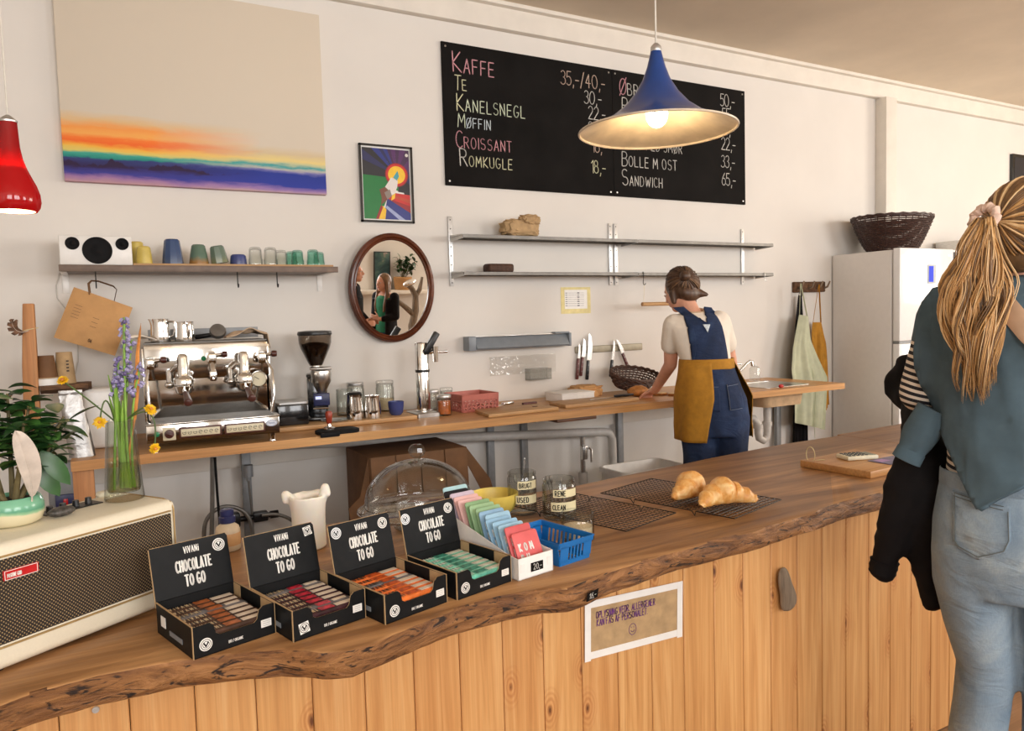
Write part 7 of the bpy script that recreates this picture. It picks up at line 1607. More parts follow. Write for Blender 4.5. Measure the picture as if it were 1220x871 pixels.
def stripes(n, axis=2, per=.0165, a=S(232, 220, 204), c=S(30, 28, 34), wob=.012):
    m, nt, b = newmat(n); b.inputs['Roughness'].default_value = .85; tc = N(nt, 'ShaderNodeTexCoord'); sp = N(nt, 'ShaderNodeSeparateXYZ'); nt.links.new(tc.outputs['Object'], sp.inputs[0])
    z = mathn(nt, 'ADD', sp.outputs[axis], mathn(nt, 'MULTIPLY', noise_tex(nt, coords(nt), 7, 2), wob)); z = mathn(nt, 'ADD', z, mathn(nt, 'MULTIPLY', sp.outputs[0], .25))
    f = mathn(nt, 'FRACT', mathn(nt, 'DIVIDE', z, per)); nt.links.new(ramp(nt, f, [(.0, a), (.47, c)], 'CONSTANT'), b.inputs['Base Color'])
stripes('striped_jersey')
# ------------------------------------------------------------------ customer at the counter, seen from behind
yw = radians(63); fwd = V3((sin(yw), cos(yw), 0)); base = fwd*2.1
wo = thing('person', 'person with a blond ponytail and teal sweatshirt over the shoulders, standing at the counter', 'person', base, -yw)
Wi = (Matrix.Translation(base) @ RZ(-yw)).inverted()
def LW(px, py, c=0): return Wi @ PL(px, py, base+fwd*c, fwd)
b = Blob()
b.loft([(0, .0, .90, .125, .10), (0, .0, 1.0, .14, .10), (0, 0, 1.12, .115, .085), (0, 0, 1.25, .13, .09), (0, 0, 1.38, .155, .095), (0, .0, 1.455, .15, .08), (0, .005, 1.49, .07, .055)]); b.cap((0, .0, 1.47), .052, (.01, .03, 1.58), .05)
HC = V3((.022, .03, 1.628)); L_, R3_ = head_into(b, HC, (.25, 1, -.1), (0, 0, 1), 1.0)
b.chain(((-.150, 0, 1.45), .046), ((-.200, .02, 1.262), .040), ((-.20, .16, 1.235), .036), ((-.17, .27, 1.23), .028)); hand_into(b, (-.17, .27, 1.23), (.25, 1, -.1), (.2, .1, -1), 1, .7)
b.chain(((.175, 0, 1.45), .05), ((.225, .04, 1.20), .040), ((.16, .20, 1.10), .034), ((.09, .29, 1.12), .028)); hand_into(b, (.09, .29, 1.12), (-.6, .7, .1), (-.5, -.5, 0), -1, .8)
for s, fy in ((-1, 0), (1, .05)): b.chain(((.080*s, 0, .90), .072), ((.070*s, fy*.5, .70), .058), (((-.056 if s < 0 else .086), fy+.01, .58), .046), ((.07*s, fy, .41), .044), ((.08*s, fy-.0, .09), .036)); b.cap((.08*s, fy-.03, .045), .036, (.085*s, fy+.15, .03), .028)
body = b.skin('body', 'skin', wo, .008, 3); face_parts(L_, R3_, wo)
# striped shirt
b = Blob(); b.loft([(0, 0, 1.02, .147, .112), (0, 0, 1.12, .140, .105), (0, 0, 1.25, .150, .108), (0, 0, 1.38, .178, .112), (0, .0, 1.455, .172, .098), (0, .005, 1.50, .08, .065)])
b.chain(((-.150, 0, 1.45), .056), ((-.200, .012, 1.262), .050), ((-.20, .16, 1.238), .045), ((-.175, .255, 1.232), .036)); b.chain(((.178, 0, 1.45), .062), ((.228, .04, 1.20), .050), ((.165, .19, 1.105), .043), ((.10, .275, 1.118), .034))
shirt = b.skin('striped_shirt', 'striped_jersey', wo, .010, 3)
# jeans
b = Blob(); b.loft([(-.004, 0, 1.075, .148, .115), (-.004, 0, 1.03, .156, .122), (-.002, -.012, .96, .168, .136), (0, -.014, .88, .172, .138), (0, -.005, .80, .170, .125)])
def leg(secs): b.loft(secs)
leg([(-.083, -.006, .90, .086, .125), (-.082, -.006, .80, .085, .112), (-.071, 0, .70, .074, .098), (-.055, .01, .60, .062, .085), (-.062, .006, .50, .062, .08), (-.072, 0, .41, .062, .08), (-.078, -.004, .22, .066, .082), (-.08, 0, .07, .07, .085)])
leg([(.085, .0, .90, .086, .122), (.09, .01, .80, .085, .11), (.088, .03, .65, .075, .09), (.086, .045, .5, .066, .08), (.086, .045, .25, .066, .08), (.086, .045, .07, .07, .085)])
jeans = b.skin('jeans', 'denim_light', wo, .009, 2); jb = bvh_of(jeans)
px = lambda pts, c=-.12: [(lambda p: (p.x, p.z))(LW(x, y, c)) for x, y in pts]
pk_ = drape('back_pocket', 'denim_light', jeans, px([(1133, 588), (1203, 602), (1205, 640), (1198, 655), (1165, 664), (1140, 652), (1134, 645)]), jb, .003, .012, .003)
def seam(pts, parent, r=.0011, c=-.12, bv=None, mat='denim_thread', name='stitching', dash=False):
    q = px(pts, c); b = MB(); P = []
    for (x0, z0), (x1, z1) in zip(q, q[1:]):
        for k in range(10):
            x, z = x0+(x1-x0)*k/10, z0+(z1-z0)*k/10; h = bv.ray_cast(V3((x, -1, z)), V3((0, 1, 0)))
            if h[0] is not None: P.append(V3((x, h[0].y-.0065, z)))
    b.tube(P, r, 5); return b.build(name, mat, parent)
seam([(1136, 591), (1137, 644), (1142, 650), (1166, 660), (1196, 652), (1202, 640), (1201, 605)], pk_, bv=jb); seam([(1135, 594), (1202, 608)], pk_, bv=jb); seam([(1134, 590), (1203, 604)], pk_, bv=jb)
b = MB(); b.lathe([(.150, 1.045), (.153, 1.05), (.152, 1.082), (.149, 1.085)], sy=.80, n=48, c=(-.004, 0, 0)); b.build('waistband', 'denim_light', jeans)
for s, fy in ((-1, 0), (1, .045)):
    b = Blob(); b.cap((.08*s, fy-.035, .045), .045, (.085*s, fy+.15, .038), .040); b.box((.083*s, fy+.055, .012), (.085, .27, .024), bev=.01); b.skin('shoe', 'black_cloth', wo, .010, 2)
# sweatshirt over the shoulders: back panel, shoulder roll and the hanging sleeve
sb_ = Blob(); sb_.loft([(0, 0, 1.0, .165, .135), (0, 0, 1.12, .16, .125), (0, 0, 1.25, .165, .125), (0, 0, 1.38, .19, .128), (0, .0, 1.47, .18, .115), (0, .005, 1.53, .10, .085)]); sb_.cap((-.155, 0, 1.45), .068, (-.17, .01, 1.32), .060); sb_.cap((.19, 0, 1.45), .075, (.225, .03, 1.28), .066)
tmp = sb_.skin('tmp', 'teal_fleece', None, .012, 3); tb = bvh_of(tmp); bpy.data.objects.remove(tmp)
sw = MB(); sw.bm.free()
outl = px([(1160, 331), (1130, 336), (1106, 342), (1094, 360), (1089, 390), (1084, 420), (1085, 440), (1093, 465), (1105, 492), (1120, 525), (1138, 560), (1152, 588), (1163, 606), (1190, 592), (1222, 574)], -.13)
outl += [(.12, 1.09), (.20, 1.16), (.245, 1.28), (.25, 1.42), (.21, 1.51), (.13, 1.545), (.05, 1.545)]
def wrinkle(co):
    n_ = noise.noise(V3((co.x*9+co.z*6, co.z*5-co.x*3, 4)))*.010+noise.noise(V3((co.x*22, co.z*14, 9)))*.004; return V3((co.x, co.y-.012-n_, co.z))
sweat = drape('sweatshirt', 'teal_fleece', wo, outl, tb, .012, .014, .010, relax=8, extra=wrinkle)
b = Blob(); c_ = [LW(1112, 352, 0), LW(1100, 372, 0), LW(1091, 400, .0), LW(1089, 432, .0)]
b.chain(((.12, .02, 1.50), .045), ((-.05, -.0, 1.515), .040), ((-.13, .0, 1.495), .046), ((-.152, .005, 1.45), .060), ((-.160, .008, 1.39), .062), ((-.163, .01, 1.345), .058)); b.chain(((-.13, .0, 1.495), .046), ((-.16, .09, 1.42), .05), ((-.10, .13, 1.33), .05), ((.0, .13, 1.25), .05)); b.cap((.12, .02, 1.50), .045, (.19, .01, 1.44), .055)
for k, (px_, py_) in enumerate(((1094, 362), (1091, 378), (1087, 396), (1085, 412))):
    p = LW(px_+14, py_, -.03); b.cap(p, .016, p+V3((.09, -.05, .012)), .012)
b.skin('shoulder_roll', 'teal_fleece', sweat, .010, 2)
b = Blob(); s0_, s1_, s2_ = LW(1113, 488, -.05), LW(1098, 522, -.06), LW(1079, 549, -.06)
b.loft([(0, 0, 0, .001, .001)]) if False else None
dv = (s2_-s0_).normalized(); uu = V3((-dv.z, 0, dv.x)); uu.normalize(); ww = dv.cross(uu)
rows = []
for t, w_, d_ in ((0, .038, .03), (.2, .040, .032), (.45, .041, .032), (.62, .037, .028), (.78, .031, .022), (.80, .033, .025), (.99, .034, .024), (1.0, .030, .02)):
    c = s0_.lerp(s2_, t); rows.append([c+uu*w_*cos(a)*(1+.08*noise.noise(V3((a, t*5, 2))))+ww*d_*sin(a) for a in [2*pi*j/24 for j in range(24)]])
b.rings(rows); sl_ = b.build('sleeve', 'teal_fleece', sweat, ang=60)
# bag strap
plain('strap_tan', S(196, 164, 136), .6, var=.05)
b = MB(); b.tube([(-.09, .02, 1.575), (-.04, -.115, 1.50), (.02, -.168, 1.415), (.12, -.165, 1.30), (.20, -.06, 1.12), (.20, .06, 1.08), (.10, .165, 1.25), (-.02, .165, 1.42), (-.075, .11, 1.53)], .022, 10, closed=True, flat=.14); b.build('bag_strap', 'strap_tan', wo)
# hair
b = Blob(); b.ball(L_(0, -.022, .024), (.087, .100, .104), R3_); b.cap(L_(-.05, -.06, -.02), .045, L_(.05, -.06, -.02), .045); b.ball(L_(0, -.075, -.05), (.06, .03, .04), R3_); cap_ = b.skin('hair', 'hair_blond_dark', wo, .010, 3)
tieW = LW(1176, 262, -.10); tie = R3_.transposed() @ (tieW-L_(0, -.022, .024))
for mt_, n_, sd, lf in (('hair_blond_dark', 190, 1, 1.015), ('hair_blond', 46, 2, 1.02), ('hair_blond_light', 26, 3, 1.025)):
    b = MB(); hair_sweep(b, L_(0, -.022, .024), R3_, (.090, .103, .107), tie, n_*2, .0027, .35, sd, lf); b.build('hair_strands', mt_, cap_, ang=180)['kind'] = 'stuff'
plain('scrunchie', S(226, 196, 178), .9, var=.06, vs=60, bmp=.4)
td = (tieW-HC).normalized(); tw = HC+(tieW-HC)*1.06; u0 = td.orthogonal().normalized(); v0 = td.cross(u0)
b = MB(); b.tube([tw+(u0*cos(a)+v0*sin(a))*(.026+.002*sin(9*a)) for a in [2*pi*j/48 for j in range(48)]], [.0095+.0012*sin(13*j*.3) for j in range(48)], 10, closed=True); b.build('scrunchie', 'scrunchie', wo)
rnd = random.Random(3)
LK = []
rnd = random.Random(12)
for i in range(46):
    q = sqrt(rnd.random()); an = rnd.uniform(0, 2*pi); LK.append((q*cos(an), q*sin(an), rnd.uniform(0, 6.28), rnd.uniform(.30, .405), rnd.uniform(.007, .016), rnd.uniform(8.0, 12.0)))
def pony(mat, n, r, seed, spread=1.0):
    b = MB(); rnd = random.Random(seed)
    for i in range(n):
        ox, oy, ph, Lz, amp, fq = rnd.choice(LK); a = rnd.uniform(0, 6.28); q = rnd.random()**.5*.17; ox += q*cos(a); oy += q*sin(a); ph += rnd.uniform(-.25, .25); Lz *= rnd.uniform(.9, 1.03); pts = []
        for j in range(21):
            t = j/20; wd = (.015+.048*min(1, t*2.2)**1.25-.032*max(0, t-.5)/.5)*spread; z = tw.z+.010*sin(min(t*7, pi))-Lz*t**1.1
            sw_ = amp*sin(t*fq+ph)*min(1, t*2.5)
            pts.append((tw.x-.012*sin(t*2.4)+ox*wd+sw_+.006*sin(t*6+1)*t, tw.y-.018-.028*sin(min(1, t*2.2)*pi*.5)+oy*(.013+.016*min(1, t*3))+.5*amp*cos(t*fq+ph)-.010*t, z))
        b.tube(pts, [r]*15+[r*.9, r*.8, r*.65, r*.5, r*.3, r*.12], 4)
    o = b.build('ponytail', mat, wo, ang=180); o['kind'] = 'stuff'; return o
b = Blob(); b.loft([(tw.x, tw.y-.03, tw.z-.02, .018, .014), (tw.x-.004, tw.y-.040, tw.z-.07, .026, .018), (tw.x-.008, tw.y-.050, tw.z-.18, .046, .02), (tw.x-.002, tw.y-.055, tw.z-.27, .040, .016), (tw.x, tw.y-.058, tw.z-.33, .018, .008)]); b.skin('ponytail_core', 'hair_blond_dark', wo, .008, 2)
pony('hair_blond_dark', 260, .0017, 4, .97); pony('hair_blond', 620, .0015, 5); pony('hair_blond_light', 260, .0013, 6, 1.03)
# black jacket carried over the left arm
jk = thing('black_jacket', 'black jacket carried over the left arm of the ponytailed person, sleeves hanging down', 'jacket', base, -yw)
b = Blob(); P = lambda x, y, c=.02: LW(x, y, c)
b.chain((P(1101, 500, .10), .05), (P(1098, 545, .05), .058), (P(1082, 590, .03), .058), (P(1068, 630, .03), .050), (P(1056, 664, .03), .036)); b.cap(P(1054, 668, .03), .034, P(1051, 680, .03), .031)
b.chain((P(1106, 540, .06), .055), (P(1104, 600, .04), .054), (P(1104, 650, .05), .044), (P(1106, 690, .05), .034), (P(1112, 716, .05), .028))
b.chain((P(1098, 480, .20), .05), (P(1080, 470, .26), .045), (P(1070, 455, .27), .038)); b.chain((P(1084, 440, .26), .045), (P(1066, 462, .27), .030)); b.cap(P(1100, 500, .10), .05, P(1098, 480, .20), .05)
b.cap(P(1122, 560, .09), .05, P(1120, 520, .14), .05)
o = b.skin('jacket_body', 'black_cloth', jk, .010, 2)
for v in o.data.vertices: v.co += V3((1, .3, 0))*.007*noise.noise(v.co*22)+V3((1, 0, 0))*.006*noise.noise(V3((v.co.x*14, v.co.y*14, v.co.z*40)))
b = MB(); c0c, c1c = P(1054, 668, .03), P(1051, 682, .03); b.tube([c0c.lerp(c1c, t) for t in (0, .25, .5, .75, 1)], [.0375, .035, .0365, .034, .035], 20, flat=.9); b.build('cuff', 'black_cloth', jk)
# ------------------------------------------------------------------ baker at the worktop
yb_ = radians(27); fb = V3((sin(yb_), cos(yb_), 0)); pb0 = Y(848, 470, 3.08); baseb = V3((pb0.x, pb0.y, 0))
ba = thing('person', 'baker in navy overalls and a mustard apron leaning over the back worktop', 'person', baseb, -yb_); Bi = (Matrix.Translation(baseb) @ RZ(-yb_)).inverted()
def LB(px, py, c=0): return Bi @ PL(px, py, baseb+fb*c, fb)
tors = [(.012, 0, .90, .150, .115), (.006, 0, 1.0, .148, .112), (-.010, 0, 1.10, .130, .10), (-.030, 0, 1.20, .122, .095), (-.048, .016, 1.30, .140, .10), (-.062, .036, 1.40, .158, .098), (-.070, .05, 1.45, .135, .075), (-.075, .06, 1.475, .07, .055)]
b = Blob(); b.loft(tors); b.cap((-.078, .06, 1.45), .050, (-.115, .11, 1.56), .047)
hcB = V3((-.138, .135, 1.605)); fB = V3((-.55, .75, -.42)); LbH, RbH = head_into(b, hcB, fB, (-.12, .25, 1), .97)
sL, eL, wL, hL = V3((-.205, .055, 1.405)), LB(799, 434, .14), LB(785, 458, .36), LB(772, 470, .44)
wL.z = max(wL.z, 1.03)
hand0 = V3((hL.x+.03, hL.y-.06, 1.015)); b.chain((sL, .048), (eL, .038), (hand0, .026)); hand_into(b, hand0, (-.25, .9, -.30), (.1, -.2, -1), 1, .75)
sR = V3((.075, .055, 1.42)); eR = V3((.165, .17, 1.17)); wR = V3((.075, .36, 1.035)); b.chain((sR, .048), (eR, .038), (wR, .026)); hand_into(b, wR, (-.7, .6, -.25), (-.1, -.2, -1), -1, .7)
for s in (-1, 1): b.chain(((.012+.085*s, 0, .88), .085), ((.012+.085*s, .012, .48), .055), ((.01+.085*s, -.01, .09), .038)); b.cap((.01+.085*s, -.04, .045), .036, (.01+.09*s, .14, .03), .028)
b.skin('body', 'skin', ba, .0075, 3); face_parts(LbH, RbH, ba, .97)
b = Blob(); b.loft([(x, y, z, rx+.014, ry+.012) for x, y, z, rx, ry in tors[1:7]]+[(-.077, .062, 1.478, .075, .06)]); b.chain(((-.19, .05, 1.408), .066), (sL.lerp(eL, .48), .060)); b.chain(((.06, .05, 1.42), .066), (sR.lerp(eR, .50), .060))
tee = b.skin('t_shirt', 'cream_cloth', ba, .009, 3); teb = bvh_of(tee)
b = Blob(); b.loft([(-.028, 0, 1.205, .146, .116), (-.012, 0, 1.12, .156, .124), (.006, -.012, 1.0, .178, .145), (.012, -.014, .90, .184, .150), (.012, -.008, .80, .180, .14)])
for s in (-1, 1): b.loft([(.012+.09*s, 0, .90, .098, .135), (.012+.088*s, 0, .70, .092, .12), (.010+.085*s, .005, .45, .088, .105), (.010+.085*s, 0, .10, .085, .095)])
ov = b.skin('overalls', 'denim_dark', ba, .010, 3); ovb = bvh_of(ov)
for v in ov.data.vertices: v.co += V3((v.co.x, v.co.y, 0))*.06*noise.noise(V3((v.co.x*14, v.co.y*14, v.co.z*5)))
pxb = lambda pts, c=-.1: [(lambda p: (p.x, p.z))(LB(x, y, c)) for x, y in pts]
bib = drape('bib', 'denim_dark', ov, pxb([(807, 366), (818.6, 376), (826, 388), (828.7, 403), (828.5, 418), (826, 436), (869, 436), (867.5, 420), (864.5, 400), (861, 384), (857, 372), (853.7, 366), (845, 365), (846.5, 374), (844, 385), (841, 385.5), (834, 378), (820, 365)], -.08), teb, .006, .010, .005, relax=2)
b_ = pxb([(838.5, 386.5), (847.5, 386.5), (843.5, 396)], -.10); drape('label_patch', 'chalk_blue', bib, b_, teb, .015, .01, .002)
plain('overall_thread', S(120, 130, 150), .8)
def seamb(pts, r=.0012, c=-.13, bv=ovb, parent=ov, off=.006):
    q = pxb(pts, c); b = MB(); P = []
    for (x0, z0), (x1, z1) in zip(q, q[1:]):
        for k in range(8):
            x, z = x0+(x1-x0)*k/8, z0+(z1-z0)*k/8; h = bv.ray_cast(V3((x, -1, z)), V3((0, 1, 0)))
            if h[0] is not None: P.append(V3((x, h[0].y-off, z)))
    if len(P) > 2: b.tube(P, r, 5); b.build('stitching', 'overall_thread', parent)
    else: b.bm.free()
drape('back_pocket', 'denim_dark', ov, pxb([(866, 458), (884, 456), (887, 486), (868, 488)], -.13), ovb, .004, .014, .003); drape('back_pocket', 'denim_dark', ov, pxb([(847, 460), (856, 460), (856, 490), (846, 488)], -.13), ovb, .004, .014, .003)
seamb([(866, 460), (884, 458)]); seamb([(847, 461), (856, 461)]); seamb([(866, 458), (868, 488), (887, 486)])
# apron: skirt round the front and left hip, waist band, neck loop
ap = MB()
def apf(u, v):
    z = 1.205-.43*v; f0 = radians(-4-22*v); f1 = radians(-292+18*v); a = f0+(f1-f0)*u
    k = min(1, v*2.2); rx = .152+.062*k; ry = .122+.062*k; cx = -.028+.040*k
    w_ = .010*sin(a*7+v*2)*v+.006*noise.noise(V3((a*3, v*4, 1)))
    return V3((cx+(rx+w_)*sin(a), -(ry+w_)*cos(a), z))
ap.grid(apf, 70, 24); apo = ap.build('apron', 'mustard_cloth', ba, solid=.004, recalc=False, ang=180)
b = MB(); b.lathe([(.150, 1.165), (.155, 1.17), (.153, 1.205), (.150, 1.222), (.147, 1.222)], sy=.80, n=56, c=(-.028, 0, 0)); b.build('waist_band', 'mustard_cloth', apo)
for sgn, pts in ((1, [(-.0, -.125, 1.19), (.0, -.135, 1.16), (.012, -.15, 1.06), (.014, -.165, .96)]),):
    pass
b = MB(); b.tube([V3((-.078, .062, 1.487))+V3((.062*cos(a), .058*sin(a), .012*sin(a)-.004)) for a in [2*pi*j/30 for j in range(30)]], .013, 10, closed=True, flat=.35); b.build('neck_loop', 'linen_cloth', apo)
for s in (-1, 1):
    b = Blob(); b.cap((.01+.085*s, -.045, .045), .045, (.01+.09*s, .14, .036), .038); b.box((.01+.088*s, .05, .012), (.088, .27, .024), bev=.01); b.skin('shoe', 'black_cloth', ba, .011, 2)
# hair: short brown bob gathered in a small bun
b = Blob(); b.ball(LbH(0, -.028, .022), (.086, .098, .100), RbH); b.ball(LbH(0, -.062, -.045), (.074, .045, .055), RbH); b.cap(LbH(-.070, .0, -.02), .024, LbH(-.068, .012, -.075), .015); b.cap(LbH(.070, -.02, -.02), .026, LbH(.070, -.02, -.085), .016); b.cap(LbH(.05, -.085, -.06), .028, LbH(.075, -.115, -.082), .012)
hb = b.skin('hair', 'hair_brown', ba, .009, 3)
bunW = LB(816, 329, .02); b = Blob(); b.ball(bunW, (.032, .03, .028)); b.cap(bunW, .012, bunW+V3((-.012, 0, .040)), .006); b.cap(bunW, .012, bunW+V3((.022, 0, .030)), .005); b.skin('bun', 'hair_brown', hb, .007, 2)
tieB = RbH.transposed() @ (bunW-LbH(0, -.028, .022))
for mt_, n_, sd in (('hair_brown', 110, 8), ('hair_brown_light', 36, 9)):
    b = MB(); hair_sweep(b, LbH(0, -.028, .022), RbH, (.088, .100, .102), tieB, n_, .0036, .3, sd, 1.0); b.build('hair_strands', mt_, hb, ang=180)['kind'] = 'stuff'
# bread slices under the hands
plain('crumb', S(226, 196, 150), .8, var=.08, vs=60, bmp=.3)
SP = Matrix.Translation(baseb) @ RZ(-yb_)
for i, (x, y, r) in enumerate(((-.255, .62, .2), (-.16, .60, -.3), (-.06, .56, .1))):
    p = SP @ V3((x, y, 0)); t = thing('bread_slice', 'sliced bread piece under the hands of the baker', 'bread', (p.x, p.y, ZW+.0005), r, 'bread pieces by the baker')
    b = MB(); b.prism([(.05*cos(a)*(1+.1*cos(2*a)), .036*sin(a)) for a in [2*pi*j/22 for j in range(22)]], .014); b.build('crumb', 'crumb', t); b = MB(); b.tube([(.05*cos(a)*(1+.1*cos(2*a)), .036*sin(a), .007) for a in [2*pi*j/22 for j in range(22)]], .0065, 6, closed=True); b.build('crust', 'loaf_crust', t)
# ================================================================== WHAT THE MIRROR SHOWS: THE ROOM BEHIND THE CAMERA
MN = V3((0, -cos(MT), -sin(MT))); MP = V3((mc.x, 4.045, mc.z))+MN*.009
def MRR(px, py, yp):
    d = ray(px, py); h = EYE+d*((MP-EYE).dot(MN)/d.dot(MN)); e = d-2*d.dot(MN)*MN
    return h+e*((yp-h.y)/e.y)
# ---- customer in green and black
c0 = MRR(455, 343, -.9); fm = V3((-.90, .44, 0)).normalized(); mz = atan2(-fm.x, fm.y)
hk_ = (MRR(453, 326, -.9).z)/1.70; hk_ = max(.9, min(1.08, hk_))
mp_ = thing('person', 'long-haired person in a green top and black jacket, seen in the oval mirror', 'person', (c0.x+.04, -.9, 0), mz); mp_.scale = (hk_,)*3
b = Blob(); b.loft([(0, 0, .90, .14, .105), (0, 0, 1.0, .14, .10), (0, 0, 1.12, .115, .085), (0, .0, 1.25, .13, .095), (0, 0, 1.36, .15, .095), (0, 0, 1.42, .13, .075), (0, 0, 1.46, .06, .05)]); b.cap((0, 0, 1.43), .048, (0, .03, 1.53), .045)
Lm, Rm = head_into(b, (0, .04, 1.575), (.0, 1, .02), (0, 0, 1))
b.chain(((.165, 0, 1.39), .045), ((.20, .02, 1.13), .038), ((.09, .20, 1.10), .027)); hand_into(b, (.09, .20, 1.10), (-.85, .35, .25), (0, -1, 0), 1, .4); b.chain(((-.165, 0, 1.39), .045), ((-.2, .0, 1.12), .038), ((-.17, .12, .93), .027)); hand_into(b, (-.17, .12, .93), (.1, .5, -.9), (1, 0, 0), -1, .4)
for s in (-1, 1): b.chain(((.08*s, 0, .88), .085), ((.08*s, .01, .48), .055), ((.08*s, -.01, .09), .038)); b.cap((.08*s, -.04, .04), .035, (.085*s, .14, .03), .028)
b.skin('body', 'skin', mp_, .009, 3); face_parts(Lm, Rm, mp_)
plain('green_top', S(30, 128, 92), .8, var=.06)
b = Blob(); b.loft([(0, 0, .86, .150, .118), (0, 0, 1.0, .150, .112), (0, 0, 1.12, .128, .098), (0, .01, 1.26, .143, .112), (0, 0, 1.37, .150, .104), (0, 0, 1.43, .09, .065)]); b.skin('green_top', 'green_top', mp_, .010, 3)
b = Blob(); b.chain(((.165, -.01, 1.39), .066), ((.205, .01, 1.13), .054), ((.125, .155, 1.105), .044)); b.chain(((-.165, -.01, 1.39), .066), ((-.205, -.01, 1.12), .054), ((-.178, .10, .96), .042)); b.loft([(0, -.045, .82, .175, .10), (0, -.045, 1.1, .155, .09), (0, -.04, 1.3, .175, .095), (0, -.03, 1.42, .13, .075)])
for s in (-1, 1): b.loft([(.125*s, .01, .82, .055, .11), (.115*s, .01, 1.1, .045, .10), (.125*s, .01, 1.36, .05, .10)])
b.skin('jacket', 'black_cloth', mp_, .011, 2)
b = Blob(); b.loft([(0, 0, .93, .150, .115), (0, -.01, .82, .165, .13)]); [b.loft([(.085*s, 0, .88, .088, .115), (.083*s, 0, .5, .07, .08), (.08*s, 0, .09, .06, .07)]) for s in (-1, 1)]; b.skin('trousers', 'denim_dark', mp_, .011, 2)
for s in (-1, 1): b = Blob(); b.cap((.08*s, -.04, .045), .044, (.085*s, .14, .036), .038); b.box((.082*s, .05, .012), (.085, .26, .024), bev=.01); b.skin('shoe', 'black_cloth', mp_, .012, 2)
b = Blob(); b.ball(Lm(0, -.030, .030), (.092, .102, .106), Rm); 
for s in (-1, 1): b.chain((Lm(.078*s, .0, .0), .030), (Lm(.086*s, .0, -.14), .030), (Lm(.085*s, .04, -.28), .028), (Lm(.075*s, .055, -.38), .016))
b.chain((Lm(0, -.07, -.02), .06), (Lm(0, -.08, -.16), .055), (Lm(0, -.09, -.26), .03)); mh = b.skin('hair', 'hair_brown_light', mp_, .010, 3)
# ---- second customer, dark coat, only partly in the mirror
c1 = MRR(434, 365, -.55); m2 = thing('person', 'dark-coated person at the left edge of the oval mirror', 'person', (c1.x-.15, -.55, 0), radians(-60))
b = Blob(); b.loft([(0, 0, .9, .14, .10), (0, 0, 1.12, .12, .09), (0, 0, 1.36, .15, .095), (0, 0, 1.45, .07, .055)]); b.cap((0, 0, 1.43), .05, (0, .02, 1.55), .047); L2, R2 = head_into(b, (0, .035, 1.60), (0, 1, 0), (0, 0, 1), 1.02)
for s in (-1, 1):
    b.chain(((.17*s, 0, 1.40), .046), ((.21*s, .0, 1.14), .039), ((.16*s, .16, 1.0), .028)); hand_into(b, (.16*s, .16, 1.0), (-.2*s, .9, .1), (-s, 0, -.3), s, .5); b.chain(((.08*s, 0, .88), .085), ((.08*s, .01, .48), .055), ((.08*s, -.01, .09), .038)); b.cap((.08*s, -.04, .04), .035, (.085*s, .14, .03), .028)
b.skin('body', 'skin', m2, .009, 3); face_parts(L2, R2, m2)
b = Blob(); b.loft([(0, 0, .72, .19, .15), (0, 0, 1.0, .165, .13), (0, 0, 1.3, .185, .13), (0, 0, 1.44, .10, .08)])
for s in (-1, 1): b.chain(((.17*s, 0, 1.40), .068), ((.212*s, 0, 1.14), .057), ((.165*s, .14, 1.012), .044))
b.skin('coat', 'black_cloth', m2, .011, 3)
b = Blob(); [b.loft([(.085*s, 0, .88, .09, .115), (.083*s, 0, .5, .072, .08), (.08*s, 0, .09, .06, .07)]) for s in (-1, 1)]; b.skin('trousers', 'denim_dark', m2, .011, 2)
for s in (-1, 1): b = Blob(); b.cap((.08*s, -.04, .045), .044, (.085*s, .14, .036), .038); b.box((.082*s, .05, .012), (.085, .26, .024), bev=.01); b.skin('shoe', 'black_cloth', m2, .012, 2)
b = Blob(); b.ball(L2(0, -.030, .032), (.092, .102, .104), R2); b.cap(L2(-.075, -.02, .0), .026, L2(.075, -.02, .0), .026); b.skin('hair', 'hair_brown', m2, .010, 3)
# ---- ledge with plant in a basket, picture, driftwood
yl = -3.30; q0 = MRR(428, 345, yl); q1 = MRR(505, 345, yl); lz = MRR(470, 346, yl).z
b = MB(); b.box(((q0.x+q1.x)/2, (yl+RY)/2, lz-.03), (q1.x-q0.x+.3, yl-RY-.004, .06), bev=.006); tag(b.build('wall_ledge', 'trim_paint'), 'white ledge on the rear wall, seen in the oval mirror', 'ledge')
def mk_dark():
    m, nt, b = newmat('floral_paint'); b.inputs['Roughness'].default_value = .5; f = noise_tex(nt, coords(nt), 5, 4, .8); c = ramp(nt, f, [(.3, S(24, 50, 54)), (.5, S(50, 84, 84)), (.62, S(86, 110, 96)), (.7, S(176, 146, 140))]); nt.links.new(c, b.inputs['Base Color'])
mk_dark()
pa = MRR(447, 323, yl-.2); pb_ = MRR(466, 300, yl-.2); pw_, ph_ = pb_.x-pa.x, pb_.z-lz
pt_ = thing('floral_picture', 'dark teal floral picture leaning on the rear ledge, seen in the oval mirror', 'picture', (pa.x, RY+.03, lz+.0005)); b = MB(); b.box((pw_/2, .012, ph_/2), (pw_, .024, ph_), bev=.002); b.build('canvas', 'floral_paint', pt_)
b = MB()
for x in (.006, pw_-.006): b.box((x, .014, ph_/2), (.012, .028, ph_))
for z in (.006, ph_-.006): b.box((pw_/2, .014, z), (pw_, .028, .012))
b.build('frame', 'black_plastic', pt_)
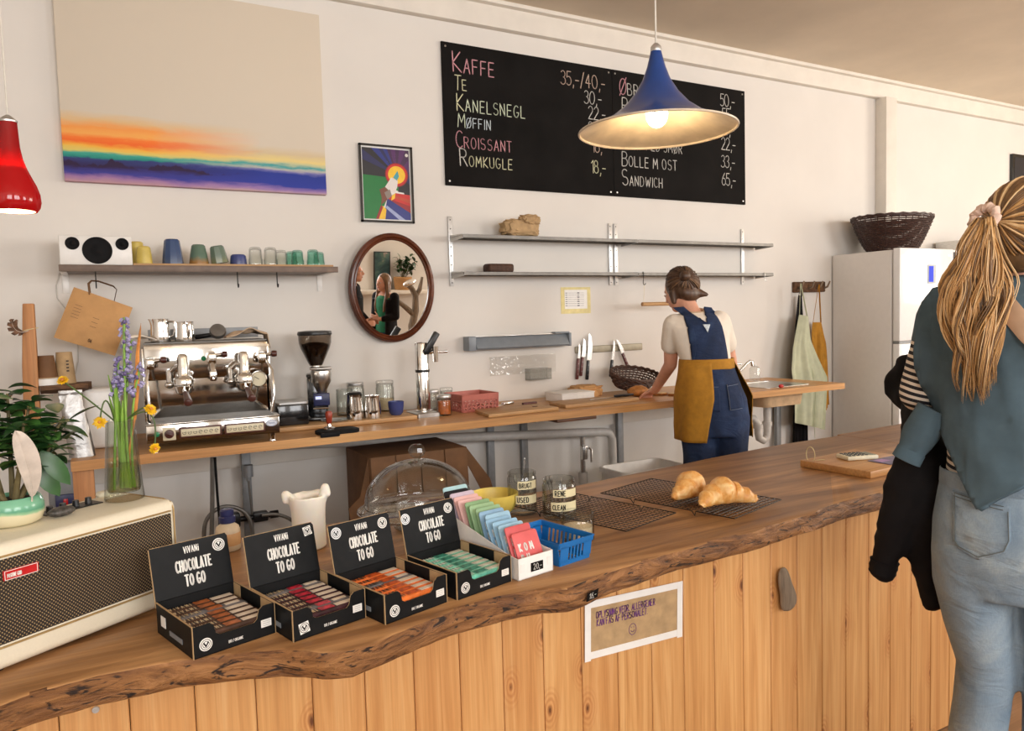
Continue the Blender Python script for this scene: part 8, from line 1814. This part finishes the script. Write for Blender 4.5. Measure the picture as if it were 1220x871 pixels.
bc = MRR(480, 340, yl-.14); bk2 = basket('planter_basket', 'round tan basket holding a leafy plant on the rear ledge, seen in the oval mirror', (bc.x, yl-.145, lz+.001), .12, .14, .20, 'paper_brown', 1, 0, 'planter')
gp = thing('leafy_plant', 'leafy green plant growing out of the basket on the rear ledge', 'plant', (bc.x, yl-.145, lz+.012)); random.seed(21)
b = MB(); bs_ = MB(); b.lathe([(0, .0), (.10, 0), (.115, .15), (0, .15)], n=20); b.build('soil', 'soil', gp); b = MB()
for i in range(16):
    a = random.uniform(0, 6.28); t_ = V3((cos(a)*random.uniform(.05, .26)+.06, sin(a)*.09+.02, random.uniform(.26, .52))); bs_.tube([(0, 0, .14), t_*.6+V3((0, 0, .08)), t_], .004, 5)
    for k in range(9): leaf(b, t_*random.uniform(.6, 1)+V3((0, 0, .04)), (random.uniform(-1, 1), random.uniform(-.6, .6), random.uniform(-.5, .8)), (0, 0, 1), random.uniform(.06, .1), random.uniform(.018, .03))
b.build('leaves', 'leaf_green', gp, recalc=False, ang=180)['kind'] = 'stuff'; bs_.build('stem', 'plant_stem', gp)
dc_ = MRR(496, 376, -2.6); dw = thing('driftwood_stand', 'pale branching driftwood sculpture with a chrome lamp head, seen in the oval mirror', 'sculpture', (dc_.x-.05, -2.6, 0)); W_ = lambda px, py: MRR(px, py, -2.6)-V3((dc_.x-.05, -2.6, 0))
b = MB(); b.tube([V3((W_(492, 395).x, 0, .0)), V3((W_(492, 395).x, .02, .5)), W_(491, 388), W_(495, 370), W_(495, 352), W_(490, 343), W_(484, 338)], [.09, .075, .06, .055, .05, .04, .03], 10); b.tube([W_(494, 376), W_(483, 366), W_(473, 358)], [.045, .04, .03], 9); b.tube([W_(494, 355), W_(500, 345), W_(503, 330)], [.04, .035, .02], 9); b.build('branch', 'drift_wood', dw)
b = MB(); b.ball(W_(487, 337)+V3((0, .03, 0)), (.11, .06, .05), Matrix.Rotation(radians(-20), 3, 'Y')); b.build('lamp_head', 'chrome', dw)
